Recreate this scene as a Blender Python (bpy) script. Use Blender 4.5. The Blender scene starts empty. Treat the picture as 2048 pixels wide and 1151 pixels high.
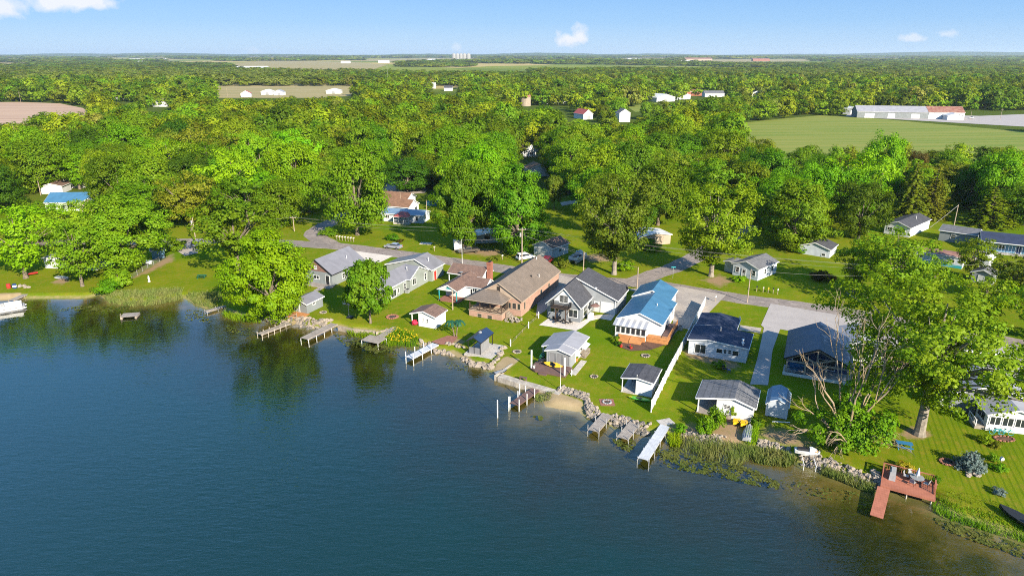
# Aerial view of a lakeside row of cottages in late-afternoon sun.  z = 0 is the lawn level, the lake lies at z = -0.7.
import bpy, math, random
import numpy as np
from mathutils import Vector, Matrix
random.seed(7)
S = bpy.context.scene
C = S.collection
F = 2048 * 24 / 36
PIT = math.atan((575.5 - 108) / F)
HC = 48.0
SP, CP = math.sin(PIT), math.cos(PIT)
ZW = -0.7
R = math.radians

def G(px, py, z=0.0):                      # photo pixel -> point of the horizontal plane at height z
    u = (px - 1024) / F; v = (py - 575.5) / F
    t = (HC - z) / (SP + v * CP)
    return (t * u, t * (CP - v * SP))

def proj(x, y, z):                         # world -> photo pixel, depth
    zc = y * CP + (HC - z) * SP
    return (1024 + F * x / zc, 575.5 + F * ((HC - z) * CP - y * SP) / zc, zc)

def z_at(y, py):                           # height at ground distance y that shows at pixel row py
    v = (py - 575.5) / F
    return HC - y * (SP + v * CP) / (CP - v * SP)

# ------------------------------------------------------------------ materials
MATS = {}
def nt(name):
    m = bpy.data.materials.new(name); m.use_nodes = True
    n = m.node_tree; n.nodes.clear(); MATS[name] = m
    return m, n.nodes, n.links

def c4(c): return (c[0], c[1], c[2], 1)

def mix(ns, ls, fac, a, b, mode='MIX'):
    n = ns.new('ShaderNodeMix'); n.data_type = 'RGBA'; n.blend_type = mode
    for s, v in ((n.inputs[0], fac), (n.inputs[6], a), (n.inputs[7], b)):
        if hasattr(v, 'is_linked'): ls.new(v, s)
        elif isinstance(v, (tuple, list)): s.default_value = c4(v)
        else: s.default_value = v
    return n.outputs[2]

def mth(ns, ls, op, a, b=None, c=None, clamp=False):
    n = ns.new('ShaderNodeMath'); n.operation = op; n.use_clamp = clamp
    for s, v in zip(n.inputs, (a, b, c)):
        if v is None: continue
        if hasattr(v, 'is_linked'): ls.new(v, s)
        else: s.default_value = v
    return n.outputs[0]

def noise(ns, ls, vec, scale, detail=3, rough=.55):
    n = ns.new('ShaderNodeTexNoise'); n.inputs['Scale'].default_value = scale
    n.inputs['Detail'].default_value = detail; n.inputs['Roughness'].default_value = rough
    ls.new(vec, n.inputs['Vector']); return n.outputs['Fac']

def ramp(ns, ls, fac, lo, hi):
    n = ns.new('ShaderNodeMapRange'); n.clamp = True
    n.inputs[1].default_value = lo; n.inputs[2].default_value = hi
    ls.new(fac, n.inputs[0]); return n.outputs[0]

def mat(name, c1, c2=None, sc=1.2, rough=.75, bump=0, bsc=None, metal=0, spec=.3, lines=None, ldark=.75, speck=0):
    m, ns, ls = nt(name)
    out = ns.new('ShaderNodeOutputMaterial'); b = ns.new('ShaderNodeBsdfPrincipled')
    ls.new(b.outputs[0], out.inputs[0])
    co = ns.new('ShaderNodeTexCoord').outputs['Object']
    c2 = c2 or tuple(x * .8 for x in c1)
    f = ramp(ns, ls, noise(ns, ls, co, sc, 5), .36, .64)
    col = mix(ns, ls, f, c1, c2)
    wx = ramp(ns, ls, noise(ns, ls, co, .45, 6, .7), .34, .66)      # weathering in broad uneven patches
    col = mix(ns, ls, wx, mix(ns, ls, 1.0, col, (.84, .83, .81), 'MULTIPLY'), mix(ns, ls, 1.0, col, (1.07, 1.07, 1.06), 'MULTIPLY'))
    if speck:
        f2 = ramp(ns, ls, noise(ns, ls, co, speck, 2), .3, .7)
        col = mix(ns, ls, f2, col, mix(ns, ls, 1.0, col, (.62, .62, .62), 'MULTIPLY'))
    h = None
    if lines:
        sx = ns.new('ShaderNodeSeparateXYZ'); ls.new(co, sx.inputs[0])
        fr = mth(ns, ls, 'FRACT', mth(ns, ls, 'MULTIPLY', sx.outputs[lines[0]], 1 / lines[1]))
        h = mth(ns, ls, 'LESS_THAN', fr, lines[2] if len(lines) > 2 else .12)
        col = mix(ns, ls, h, col, mix(ns, ls, 1.0, col, (ldark,) * 3, 'MULTIPLY'))
    ls.new(col, b.inputs['Base Color'])
    b.inputs['Roughness'].default_value = rough; b.inputs['Metallic'].default_value = metal
    b.inputs['Specular IOR Level'].default_value = spec
    if bump:
        bn = ns.new('ShaderNodeBump'); bn.inputs['Strength'].default_value = min(bump, 1); bn.inputs['Distance'].default_value = .05
        ls.new(noise(ns, ls, co, bsc or sc * 6, 3), bn.inputs['Height']); ls.new(bn.outputs[0], b.inputs['Normal'])
    return m

mat('white_paint', (.64, .64, .63), (.55, .56, .55), 1.6)
mat('white_siding', (.60, .61, .61), (.53, .54, .55), 1.0, lines=(2, .22, .14), ldark=.86)
mat('pale_siding', (.195, .215, .22), (.17, .19, .195), 1.0, lines=(2, .22, .14), ldark=.84)
mat('sage_siding', (.235, .26, .24), (.205, .23, .21), .8, lines=(2, .22, .14), ldark=.84)
mat('grey_siding', (.27, .285, .30), (.23, .245, .26), .8, lines=(2, .22, .14), ldark=.82)
mat('slate_siding', (.185, .20, .22), (.16, .175, .19), .8, lines=(2, .22, .14), ldark=.82)
mat('blue_white_siding', (.46, .50, .55), (.40, .44, .49), .7, lines=(2, .25, .14), ldark=.85)
mat('blue_siding', (.16, .32, .48), (.12, .26, .40), .7, lines=(0, .3, .14), ldark=.8)
mat('tan_siding', (.37, .29, .22), (.33, .26, .195), .8, lines=(2, .25, .14), ldark=.86)
mat('brown_shake', (.20, .11, .085), (.15, .085, .07), 2.5, lines=(2, .3, .14), ldark=.7)
mat('metal_roof', (.175, .17, .185), (.155, .152, .165), .5, .42, spec=.5, lines=(1, .6, .1), ldark=.86)
mat('pale_metal_roof', (.27, .265, .28), (.245, .24, .255), .5, .45, spec=.5, lines=(1, .6, .1), ldark=.88)
mat('navy_metal_roof', (.018, .036, .082), (.014, .028, .064), .5, .4, spec=.5, lines=(1, .45, .12), ldark=.72)
mat('blue_metal_roof', (.052, .150, .255), (.042, .128, .225), .5, .35, spec=.6, lines=(1, .6, .1), ldark=.8)
mat('shed_metal_roof', (.15, .225, .31), (.12, .185, .26), .8, .4, spec=.5, lines=(1, .3, .18), ldark=.7)
mat('white_metal_roof', (.55, .55, .53), (.48, .48, .47), .3, .5, lines=(1, .9, .1), ldark=.88)
mat('rust_roof', (.20, .075, .055), (.27, .15, .105), .5, .7, lines=(1, .9, .1), ldark=.8)
mat('red_roof', (.36, .075, .055), (.28, .06, .05), .8, .6)
mat('brown_shingle', (.20, .125, .095), (.155, .10, .08), 1.6, .9, bump=.5, speck=5, lines=(2, .16, .2), ldark=.8)
mat('rust_shingle', (.24, .13, .075), (.18, .10, .06), 1.2, .9, bump=.5, speck=5)
mat('tan_shingle', (.21, .165, .13), (.16, .13, .105), 1.8, .92, bump=.5, speck=6, lines=(2, .16, .2), ldark=.82)
mat('charcoal_shingle', (.080, .080, .090), (.058, .06, .07), 1.6, .9, bump=.5, speck=6, lines=(2, .16, .2), ldark=.8)
mat('grey_shingle', (.17, .17, .18), (.115, .12, .13), 1.8, .92, bump=.5, speck=6, lines=(2, .16, .2), ldark=.78)
mat('dark_membrane', (.026, .036, .070), (.02, .028, .054), .8, .75, bump=.2)
mat('dark_brown_paint', (.075, .048, .035), (.06, .04, .03), 2)
mat('black_metal', (.02, .02, .022), None, 2, .5)
mat('grey_metal', (.35, .36, .37), (.28, .29, .3), 2, .45, metal=.3)
mat('galvanised', (.5, .5, .5), (.4, .4, .41), 3, .4, metal=.5)
mat('red_paint', (.42, .035, .025), None, 1.5, .5)
mat('green_paint', (.02, .12, .06), None, 1.5, .5)
mat('navy_paint', (.03, .06, .16), None, 1.5, .5)
mat('teal_paint', (.03, .30, .34), (.03, .25, .28), 2, .45)
mat('blue_paint', (.03, .15, .30), (.025, .12, .24), 2, .5)
mat('yellow_plastic', (.72, .42, .015), (.62, .34, .012), 2, .4, spec=.5)
mat('green_plastic', (.10, .42, .05), (.08, .35, .04), 2, .4, spec=.5)
mat('white_plastic', (.62, .62, .61), None, 2, .4, spec=.5)
mat('orange_stain', (.46, .21, .075), (.38, .165, .06), 2.5, .7, lines=(0, .15, .12), ldark=.75)
mat('redwood_deck', (.36, .135, .085), (.30, .11, .07), 1.6, .75, lines=(0, .16, .12), ldark=.78)
mat('brown_deck', (.145, .085, .07), (.115, .07, .06), 2, .7, lines=(0, .16, .12), ldark=.7)
mat('grey_wood', (.30, .265, .23), (.22, .19, .165), 2.2, .85, lines=(1, .22, .14), ldark=.62)
mat('weathered_wood', (.33, .28, .22), (.22, .18, .14), 2.5, .9, bump=.4)
mat('pole_wood', (.36, .29, .22), (.28, .22, .17), 2, .9)
mat('white_dock', (.48, .49, .51), (.40, .41, .43), 2, .6, lines=(1, .3, .1), ldark=.8)
mat('pale_timber', (.52, .46, .38), (.42, .37, .30), 2, .8)
mat('concrete', (.50, .46, .41), (.41, .38, .34), .6, .9, bump=.2, speck=4)
mat('sea_wall', (.50, .44, .36), (.36, .32, .27), 1.0, .9, bump=.4, speck=5)
mat('stone', (.30, .25, .20), (.20, .18, .16), 1.3, .9, bump=.5)
mat('pale_stone', (.30, .25, .195), (.185, .16, .135), 1.3, .9, bump=.5)
mat('brick_red', (.29, .115, .075), (.23, .09, .06), 3, .85)
mat('terracotta', (.30, .13, .09), (.24, .11, .08), 3, .9, speck=8)
mat('grey_screen', (.20, .20, .205), (.18, .18, .185), 3, .8)
mat('fabric_grey', (.32, .32, .33), (.25, .25, .26), 3, .9)
mat('tyre', (.015, .015, .016), None, 4, .8)
mat('silver_car', (.36, .38, .42), (.34, .36, .40), 1, .25, metal=.4, spec=.6)
mat('white_car', (.78, .78, .78), (.76, .76, .76), 1, .3, spec=.6)
mat('red_car', (.20, .012, .02), None, 1, .3, spec=.6)
mat('brown_car', (.085, .07, .055), (.07, .06, .05), 1, .35, spec=.6)
mat('black_car', (.016, .017, .02), None, 1, .3, spec=.6)
mat('chrome', (.7, .7, .7), None, 1, .2, metal=1)
mat('ash_pit', (.03, .028, .026), (.08, .07, .06), 5, .95)
mat('mulch', (.13, .065, .04), (.08, .045, .03), 4, .95, bump=.5)
mat('petal_yellow', (.80, .55, .01), (.7, .42, .01), 4, .6)
mat('petal_red', (.55, .02, .06), None, 4, .6)
mat('bark', (.20, .16, .12), (.11, .09, .07), 2.5, .95, bump=.6, lines=(0, .2, .25), ldark=.8)
mat('pale_bark', (.27, .235, .195), (.15, .13, .105), 2.0, .95, bump=.7)
mat('dead_wood', (.33, .235, .13), (.22, .185, .145), 1.5, .9, bump=.4)
mat('dark_stone', (.13, .12, .105), (.09, .085, .075), 1.5, .8, bump=.5)
mat('porch_panel', (.30, .31, .34), (.24, .25, .28), 1.2, .4, spec=.5)
mat('bin_grey', (.27, .27, .26), (.23, .23, .22), .05)
mat('rope_wire', (.26, .25, .23), None, 1, .5)

m, ns, ls = nt('glass')                     # window panes: dark room behind a shiny sheet
o = ns.new('ShaderNodeOutputMaterial'); b = ns.new('ShaderNodeBsdfPrincipled'); ls.new(b.outputs[0], o.inputs[0])
b.inputs['Base Color'].default_value = (.022, .026, .03, 1); b.inputs['Roughness'].default_value = .06; b.inputs['Specular IOR Level'].default_value = .8
m, ns, ls = nt('brick_tan')
o = ns.new('ShaderNodeOutputMaterial'); b = ns.new('ShaderNodeBsdfPrincipled'); ls.new(b.outputs[0], o.inputs[0])
co = ns.new('ShaderNodeTexCoord').outputs['Object']
sx = ns.new('ShaderNodeSeparateXYZ'); ls.new(co, sx.inputs[0]); cb = ns.new('ShaderNodeCombineXYZ')
ls.new(mth(ns, ls, 'ADD', sx.outputs[0], sx.outputs[1]), cb.inputs[0]); ls.new(sx.outputs[2], cb.inputs[1])
bt = ns.new('ShaderNodeTexBrick'); ls.new(cb.outputs[0], bt.inputs['Vector']); bt.inputs['Scale'].default_value = 2.2
bt.inputs['Color1'].default_value = (.36, .205, .15, 1); bt.inputs['Color2'].default_value = (.29, .165, .12, 1); bt.inputs['Mortar'].default_value = (.48, .36, .28, 1)
bt.inputs['Mortar Size'].default_value = .014
ls.new(mix(ns, ls, ramp(ns, ls, noise(ns, ls, co, .8), .35, .65), bt.outputs[0], mix(ns, ls, 1.0, bt.outputs[0], (.82, .82, .82), 'MULTIPLY')), b.inputs['Base Color'])
b.inputs['Roughness'].default_value = .9

def ground_mat(name, c1, c2, sc, fine=6, c3=None, bump=.3, rows=None, rough=.95):
    m, ns, ls = nt(name)
    o = ns.new('ShaderNodeOutputMaterial'); b = ns.new('ShaderNodeBsdfPrincipled'); ls.new(b.outputs[0], o.inputs[0])
    po = ns.new('ShaderNodeNewGeometry').outputs['Position']
    col = mix(ns, ls, ramp(ns, ls, noise(ns, ls, po, sc, 6, .6), .35, .65), c1, c2)
    if c3: col = mix(ns, ls, ramp(ns, ls, noise(ns, ls, po, sc * 3.3, 4), .52, .66), col, c3)
    f = ramp(ns, ls, noise(ns, ls, po, fine, 3, .7), .25, .75)
    col = mix(ns, ls, f, mix(ns, ls, 1.0, col, (.68,) * 3, 'MULTIPLY'), mix(ns, ls, 1.0, col, (1.2,) * 3, 'MULTIPLY'))
    if name == 'asphalt':                   # crack network and old patches
        wv = ns.new('ShaderNodeTexVoronoi'); wv.feature = 'DISTANCE_TO_EDGE'; wv.inputs['Scale'].default_value = .28; ls.new(po, wv.inputs['Vector'])
        ck = mth(ns, ls, 'LESS_THAN', mth(ns, ls, 'MULTIPLY_ADD', noise(ns, ls, po, 1.5, 4), .06, wv.outputs['Distance']), .042)
        col = mix(ns, ls, mth(ns, ls, 'MULTIPLY', ck, .55), col, (.07, .062, .055))
        pt = ns.new('ShaderNodeTexVoronoi'); pt.inputs['Scale'].default_value = .16; ls.new(po, pt.inputs['Vector']); ps = ns.new('ShaderNodeSeparateColor'); ls.new(pt.outputs['Color'], ps.inputs[0])
        col = mix(ns, ls, mth(ns, ls, 'MULTIPLY', mth(ns, ls, 'GREATER_THAN', ps.outputs[0], .78), .35), col, (.13, .115, .105))
    if rows:
        rx = ns.new('ShaderNodeVectorRotate'); rx.rotation_type = 'Z_AXIS'; rx.inputs['Angle'].default_value = R(rows[0]); ls.new(po, rx.inputs['Vector'])
        mp = ns.new('ShaderNodeMapping'); mp.inputs['Scale'].default_value = (.004, rows[1], 1); ls.new(rx.outputs[0], mp.inputs['Vector'])
        col = mix(ns, ls, ramp(ns, ls, noise(ns, ls, mp.outputs[0], 1, 3), .4, .6), col, rows[2])
    ls.new(col, b.inputs['Base Color']); b.inputs['Roughness'].default_value = rough; b.inputs['Specular IOR Level'].default_value = .15
    if bump:
        bn = ns.new('ShaderNodeBump'); bn.inputs['Strength'].default_value = bump; bn.inputs['Distance'].default_value = .08
        ls.new(noise(ns, ls, po, fine * 1.5, 3), bn.inputs['Height']); ls.new(bn.outputs[0], b.inputs['Normal'])
    return m
ground_mat('asphalt', (.25, .208, .182), (.195, .164, .146), .22, 3, (.285, .24, .21), .15)
ground_mat('driveway_concrete', (.36, .31, .26), (.28, .245, .215), .25, 3, None, .1)
ground_mat('white_concrete', (.56, .50, .43), (.48, .43, .375), .3, 3, None, .1)
ground_mat('gravel', (.36, .325, .30), (.31, .28, .26), .3, 10, None, .5)
ground_mat('crop_field', (.118, .172, .020), (.150, .186, .026), .03, .6, None, 0, rows=(-6, .12, (.185, .192, .035)))
ground_mat('soil_field', (.36, .235, .16), (.31, .21, .145), .02, .6, None, 0, rows=(5, .15, (.40, .28, .19)))
ground_mat('straw_field', (.33, .25, .12), (.27, .22, .095), .012, .4, None, 0, rows=(0, .05, (.23, .20, .08)))
ground_mat('sand', (.42, .33, .22), (.35, .27, .18), .6, 8, None, .3)

def leaf_mat(name, c, y, sat=1.0, vary=.10, attr=False):
    if vary: c, y = [(k[0] * 1.62, k[1] * 1.66, k[2] * .36) for k in (c, y)]
    m, ns, ls = nt(name)
    o = ns.new('ShaderNodeOutputMaterial')
    co = ns.new('ShaderNodeTexCoord').outputs['Object']
    col = mix(ns, ls, ramp(ns, ls, noise(ns, ls, co, .35, 3, .7), .38, .62), c, y)
    if not attr: col = mix(ns, ls, ramp(ns, ls, noise(ns, ls, co, 2.5, 2), .35, .7), mix(ns, ls, 1.0, col, (.78, .82, .82), 'MULTIPLY'), col)
    if attr:
        a = ns.new('ShaderNodeAttribute'); a.attribute_name = 'tint'; rnd = a.outputs['Fac']
    else:
        rnd = ns.new('ShaderNodeObjectInfo').outputs['Random']
    if attr:                                # a few trees of the mass are tan or half bare
        col = mix(ns, ls, mth(ns, ls, 'MULTIPLY', mth(ns, ls, 'GREATER_THAN', mth(ns, ls, 'FRACT', mth(ns, ls, 'MULTIPLY', rnd, 3.77)), .94), .6), col, (.15, .14, .035))
    hs = ns.new('ShaderNodeHueSaturation'); ls.new(col, hs.inputs['Color'])
    ls.new(mth(ns, ls, 'MULTIPLY_ADD', rnd, -vary * .42, .5 + vary * .16), hs.inputs['Hue'])
    r2 = mth(ns, ls, 'FRACT', mth(ns, ls, 'MULTIPLY', rnd, 7.31))
    ls.new(mth(ns, ls, 'MULTIPLY_ADD', r2, vary * 6, 1 - vary * 3), hs.inputs['Value'])
    hs.inputs['Saturation'].default_value = sat
    d = ns.new('ShaderNodeBsdfDiffuse'); ls.new(hs.outputs[0], d.inputs[0])
    t = ns.new('ShaderNodeBsdfTranslucent'); ls.new(mix(ns, ls, 1.0, hs.outputs[0], (1.25, 1.15, .55), 'MULTIPLY'), t.inputs[0])
    g = ns.new('ShaderNodeBsdfGlossy'); g.inputs['Roughness'].default_value = .5; g.inputs[0].default_value = (.75, .85, .5, 1)
    a = ns.new('ShaderNodeMixShader'); a.inputs[0].default_value = .42; ls.new(d.outputs[0], a.inputs[1]); ls.new(t.outputs[0], a.inputs[2])
    bb = ns.new('ShaderNodeMixShader'); bb.inputs[0].default_value = .012; ls.new(a.outputs[0], bb.inputs[1]); ls.new(g.outputs[0], bb.inputs[2])
    ls.new(bb.outputs[0], o.inputs[0])
leaf_mat('leaf_bright', (.082, .178, .010), (.118, .205, .012))
leaf_mat('leaf_green', (.060, .135, .014), (.095, .165, .016))
leaf_mat('leaf_mid', (.068, .125, .016), (.105, .150, .018))
leaf_mat('leaf_dark', (.036, .082, .013), (.055, .105, .016))
leaf_mat('leaf_olive', (.085, .115, .030), (.115, .130, .034))
leaf_mat('leaf_lime', (.095, .170, .018), (.128, .185, .022))
leaf_mat('leaf_blue', (.16, .22, .22), (.24, .30, .29), vary=0)
leaf_mat('leaf_gold', (.42, .36, .02), (.50, .40, .03), vary=0)
leaf_mat('leaf_purple', (.045, .030, .024), (.06, .04, .028))
leaf_mat('leaf_palm', (.02, .10, .06), (.03, .13, .08), vary=0)
leaf_mat('leaf_reed', (.17, .23, .05), (.25, .25, .08), vary=0)
leaf_mat('leaf_pad', (.10, .135, .024), (.15, .155, .034), vary=0)
leaf_mat('leaf_wood', (.070, .125, .016), (.105, .150, .018), vary=.16, attr=True)
leaf_mat('leaf_far', (.070, .115, .026), (.095, .130, .030), vary=.16, attr=True)

# ------------------------------------------------------------------ mesh builder and object helpers
class MB:
    def __init__(s): s.v = []; s.f = []; s.m = []; s.names = []
    def mi(s, m):
        if m not in s.names: s.names.append(m)
        return s.names.index(m)
    def add(s, pts, faces, m):
        k = len(s.v); s.v += [tuple(p) for p in pts]
        i = s.mi(m)
        for f in faces: s.f.append([k + a for a in f]); s.m.append(i)
    def poly(s, pts, m): s.add(pts, [range(len(pts))], m)
    def box(s, x0, x1, y0, y1, z0, z1, m):
        s.add([(x0, y0, z0), (x1, y0, z0), (x1, y1, z0), (x0, y1, z0), (x0, y0, z1), (x1, y0, z1), (x1, y1, z1), (x0, y1, z1)],
              [(0, 3, 2, 1), (4, 5, 6, 7), (0, 1, 5, 4), (1, 2, 6, 5), (2, 3, 7, 6), (3, 0, 4, 7)], m)
    def prism(s, pts, h, m):
        n = len(pts); q = [tuple(a + b for a, b in zip(p, h)) for p in pts]
        s.add(list(pts) + q, [tuple(range(n))[::-1], tuple(range(n, 2 * n))] + [(i, (i + 1) % n, n + (i + 1) % n, n + i) for i in range(n)], m)
    def beam(s, a, b, w, h, m):               # square bar from a to b
        a, b = Vector(a), Vector(b); d = (b - a).normalized()
        u = d.cross(Vector((0, 0, 1)))
        if u.length < 1e-3: u = Vector((1, 0, 0))
        u.normalize(); v = u.cross(d)
        p = [a - u * w / 2 - v * h / 2, a + u * w / 2 - v * h / 2, a + u * w / 2 + v * h / 2, a - u * w / 2 + v * h / 2]
        s.prism(p, b - a, m)
    def cyl(s, a, b, r0, r1=None, n=8, m='white_paint'):
        s.tube([a, b], [r0, r0 if r1 is None else r1], n, m)
    def tube(s, pts, rad, n=6, m='bark'):
        pts = [Vector(p) for p in pts]; k = len(s.v); i = s.mi(m)
        if not hasattr(rad, '__len__'): rad = [rad] * len(pts)
        for j, p in enumerate(pts):
            d = (pts[min(j + 1, len(pts) - 1)] - pts[max(j - 1, 0)]).normalized()
            u = d.cross(Vector((.02, .1, 1)))
            if u.length < .05: u = d.cross(Vector((1, 0, 0)))
            u.normalize(); w = u.cross(d)
            for q in range(n):
                an = 2 * math.pi * q / n
                s.v.append(tuple(p + (u * math.cos(an) + w * math.sin(an)) * rad[j]))
        for j in range(len(pts) - 1):
            for q in range(n):
                a = k + j * n + q; b = k + j * n + (q + 1) % n
                s.f.append([a, b, b + n, a + n]); s.m.append(i)
        s.f.append([k + q for q in range(n)][::-1]); s.m.append(i)
        s.f.append([k + (len(pts) - 1) * n + q for q in range(n)]); s.m.append(i)
    def lathe(s, c, prof, n=12, m='stone', sx=1, sy=1):
        k = len(s.v); i = s.mi(m)
        for r, z in prof:
            for q in range(n):
                a = 2 * math.pi * q / n
                s.v.append((c[0] + r * math.cos(a) * sx, c[1] + r * math.sin(a) * sy, c[2] + z))
        for j in range(len(prof) - 1):
            for q in range(n):
                a = k + j * n + q; b = k + j * n + (q + 1) % n
                s.f.append([a, b, b + n, a + n]); s.m.append(i)
        s.f.append([k + q for q in range(n)][::-1]); s.m.append(i)
        s.f.append([k + (len(prof) - 1) * n + q for q in range(n)]); s.m.append(i)
    def rock(s, c, r, m, rs, sq=.75):
        k = len(s.v); i = s.mi(m); n, rows = 7, 4
        ph = [rs.uniform(0, 6) for _ in range(4)]
        for j in range(rows + 1):
            th = math.pi * j / rows
            for q in range(n):
                a = 2 * math.pi * q / n + ph[0]
                rr = r * (1 + .2 * math.sin(2 * a + ph[1] + th) + .16 * math.sin(3 * th + a + ph[2]) + rs.uniform(-.09, .09))
                s.v.append((c[0] + rr * math.sin(th) * math.cos(a), c[1] + rr * math.sin(th) * math.sin(a) * .85, c[2] + rr * math.cos(th) * sq))
        for j in range(rows):
            for q in range(n):
                a = k + j * n + q; b = k + j * n + (q + 1) % n
                s.f.append([a, a + n, b + n, b]); s.m.append(i)
    def build(s, name, parent=None, loc=(0, 0, 0), rot=0, smooth=False):
        me = bpy.data.meshes.new(name); me.from_pydata(s.v, [], s.f)
        for nm in s.names: me.materials.append(MATS[nm])
        me.polygons.foreach_set('material_index', s.m)
        if smooth: me.polygons.foreach_set('use_smooth', [True] * len(s.f))
        me.update()
        o = bpy.data.objects.new(name, me); C.objects.link(o)
        o.location = loc; o.rotation_euler = (0, 0, rot)
        if parent: o.parent = parent
        return o

def tag(o, label=None, cat=None, group=None, kind=None):
    if label: o['label'] = label
    if cat: o['category'] = cat
    if group: o['group'] = group
    if kind: o['kind'] = kind
    return o
def empty(name, label, cat, loc, rot=0, group=None):
    o = bpy.data.objects.new(name, None); C.objects.link(o)
    o.empty_display_size = .5
    o.location = loc; o.rotation_euler = (0, 0, rot)
    return tag(o, label, cat, group)
def structure(mb, name): return tag(mb.build(name), kind='structure')
def dup(root, loc, rz, label=None, scale=None):
    r = root.copy(); C.objects.link(r); r.location = loc; r.rotation_euler = (0, 0, rz)
    if scale: r.scale = scale
    if label: r['label'] = label
    for ch in root.children:
        c = ch.copy(); C.objects.link(c); c.parent = r
        for g in ch.children:
            d = g.copy(); C.objects.link(d); d.parent = c
    return r

# ------------------------------------------------------------------ camera, sun, sky
cam = bpy.data.cameras.new('camera'); co_ = bpy.data.objects.new('camera', cam); C.objects.link(co_)
cam.lens = 24; cam.sensor_width = 36; cam.clip_end = 60000; cam.clip_start = .5
co_.location = (0, 0, HC); co_.rotation_euler = (math.pi / 2 - PIT, 0, 0); S.camera = co_
AZ, EL = R(31), R(27)
sd = Vector((math.sin(AZ) * math.cos(EL), -math.cos(AZ) * math.cos(EL), math.sin(EL)))
sl = bpy.data.lights.new('sun', 'SUN'); so = bpy.data.objects.new('sun', sl); C.objects.link(so)
sl.energy = 5.0; sl.angle = R(.53); sl.color = (1, .90, .74)
so.rotation_euler = (-sd).to_track_quat('-Z', 'Y').to_euler(); so.location = (0, 0, 200)
W = bpy.data.worlds.new('World'); S.world = W; W.use_nodes = True
ns = W.node_tree.nodes; ls = W.node_tree.links; ns.clear()
wo = ns.new('ShaderNodeOutputWorld'); bg = ns.new('ShaderNodeBackground'); ls.new(bg.outputs[0], wo.inputs[0])
sky = ns.new('ShaderNodeTexSky'); sky.sky_type = 'NISHITA'; sky.sun_disc = False
sky.sun_elevation = EL; sky.sun_rotation = math.atan2(sd.x, sd.y); sky.altitude = 100; sky.air_density = 1; sky.dust_density = .6; sky.ozone_density = 2
tc = ns.new('ShaderNodeTexCoord').outputs['Generated']
sx = ns.new('ShaderNodeSeparateXYZ'); ls.new(tc, sx.inputs[0])
cr = ns.new('ShaderNodeValToRGB'); el = cr.color_ramp
ls.new(mth(ns, ls, 'MULTIPLY_ADD', sx.outputs[2], 2.0, .02), cr.inputs[0])
EXPO = 1.35
K = 10 / 2 ** EXPO                          # the ramp holds displayed radiance; the background multiplies by 0.1
cols = [(0, (.50, .72, .97)), (.03, (.47, .70, .97)), (.10, (.285, .56, .95)), (.19, (.185, .45, .91)), (.36, (.14, .43, .96)), (.75, (.20, .52, 1.10)), (1, (.20, .50, 1.05))]
el.elements[0].position = 0; el.elements[0].color = c4(cols[0][1]); el.elements[1].position = 1; el.elements[1].color = c4(cols[-1][1])
for p_, c_ in cols[1:-1]:
    e = el.elements.new(p_); e.color = c4(c_)
grad = ns.new('ShaderNodeVectorMath'); grad.operation = 'SCALE'; ls.new(cr.outputs[0], grad.inputs[0]); grad.inputs['Scale'].default_value = K
# clear-air sky: the physical sky tinted towards the deep blue measured in this direction
col = mix(ns, ls, .92, sky.outputs[0], grad.outputs[0])
def cloud(az, elv, w, h, amt, sc=60, seed=0.0):
    """a small cumulus puff at a compass direction and elevation of the sky"""
    global col
    a = R(az); d = Vector((math.sin(a) * math.cos(R(elv)), math.cos(a) * math.cos(R(elv)), math.sin(R(elv))))
    u = Vector((math.cos(a), -math.sin(a), 0)); v = u.cross(d)
    def dot(vec):
        n = ns.new('ShaderNodeVectorMath'); n.operation = 'DOT_PRODUCT'; ls.new(tc, n.inputs[0]); n.inputs[1].default_value = vec; return n.outputs['Value']
    mp = ns.new('ShaderNodeMapping'); mp.inputs['Location'].default_value = (seed, seed * 2, 0); ls.new(tc, mp.inputs['Vector'])
    nz = noise(ns, ls, mp.outputs[0], sc, 5, .6)
    x = mth(ns, ls, 'MULTIPLY', dot(u), 1 / w); y = mth(ns, ls, 'MULTIPLY', mth(ns, ls, 'SUBTRACT', dot(v), 0), 1 / h)
    r2 = mth(ns, ls, 'SQRT', mth(ns, ls, 'ADD', mth(ns, ls, 'MULTIPLY', x, x), mth(ns, ls, 'MULTIPLY', y, y)))
    val = mth(ns, ls, 'SUBTRACT', mth(ns, ls, 'MULTIPLY_ADD', nz, 2.4, -.45), r2)
    front = mth(ns, ls, 'GREATER_THAN', dot(d), .5)
    f = mth(ns, ls, 'MULTIPLY', mth(ns, ls, 'MULTIPLY', ramp(ns, ls, val, -.2, .38), front), amt)
    col = mix(ns, ls, f, col, tuple(K * k for k in (.94, .96, 1.02)))
def sky_dir(px, py):
    u = (px - 1024) / F; v = (py - 575.5) / F
    d = Vector((u, CP - v * SP, -(SP + v * CP))).normalized()
    return math.degrees(math.atan2(d.x, d.y)), math.degrees(math.asin(d.z))
for px, py, w, h, am, sc, sd_ in ((135, 3, .060, .013, .95, 26, 1.3), (5, 16, .030, .016, .9, 26, 4.1), (1150, 80, .030, .011, 1.0, 40, 2.2), (1160, 70, .014, .014, .8, 45, 7.7),
                                  (1828, 76, .018, .006, .6, 50, 3.3), (1890, 68, .014, .006, .5, 50, 5.1), (915, 97, .010, .007, .45, 60, 8.2), (510, 102, .012, .006, .35, 60, 6.2)):
    a_, e_ = sky_dir(px, py); cloud(a_, e_, w, h, am, sc, sd_)
ls.new(col, bg.inputs[0]); bg.inputs[1].default_value = .1
S.view_settings.view_transform = 'Standard'; S.view_settings.look = 'None'; S.view_settings.gamma = 1; S.view_settings.exposure = EXPO
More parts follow.
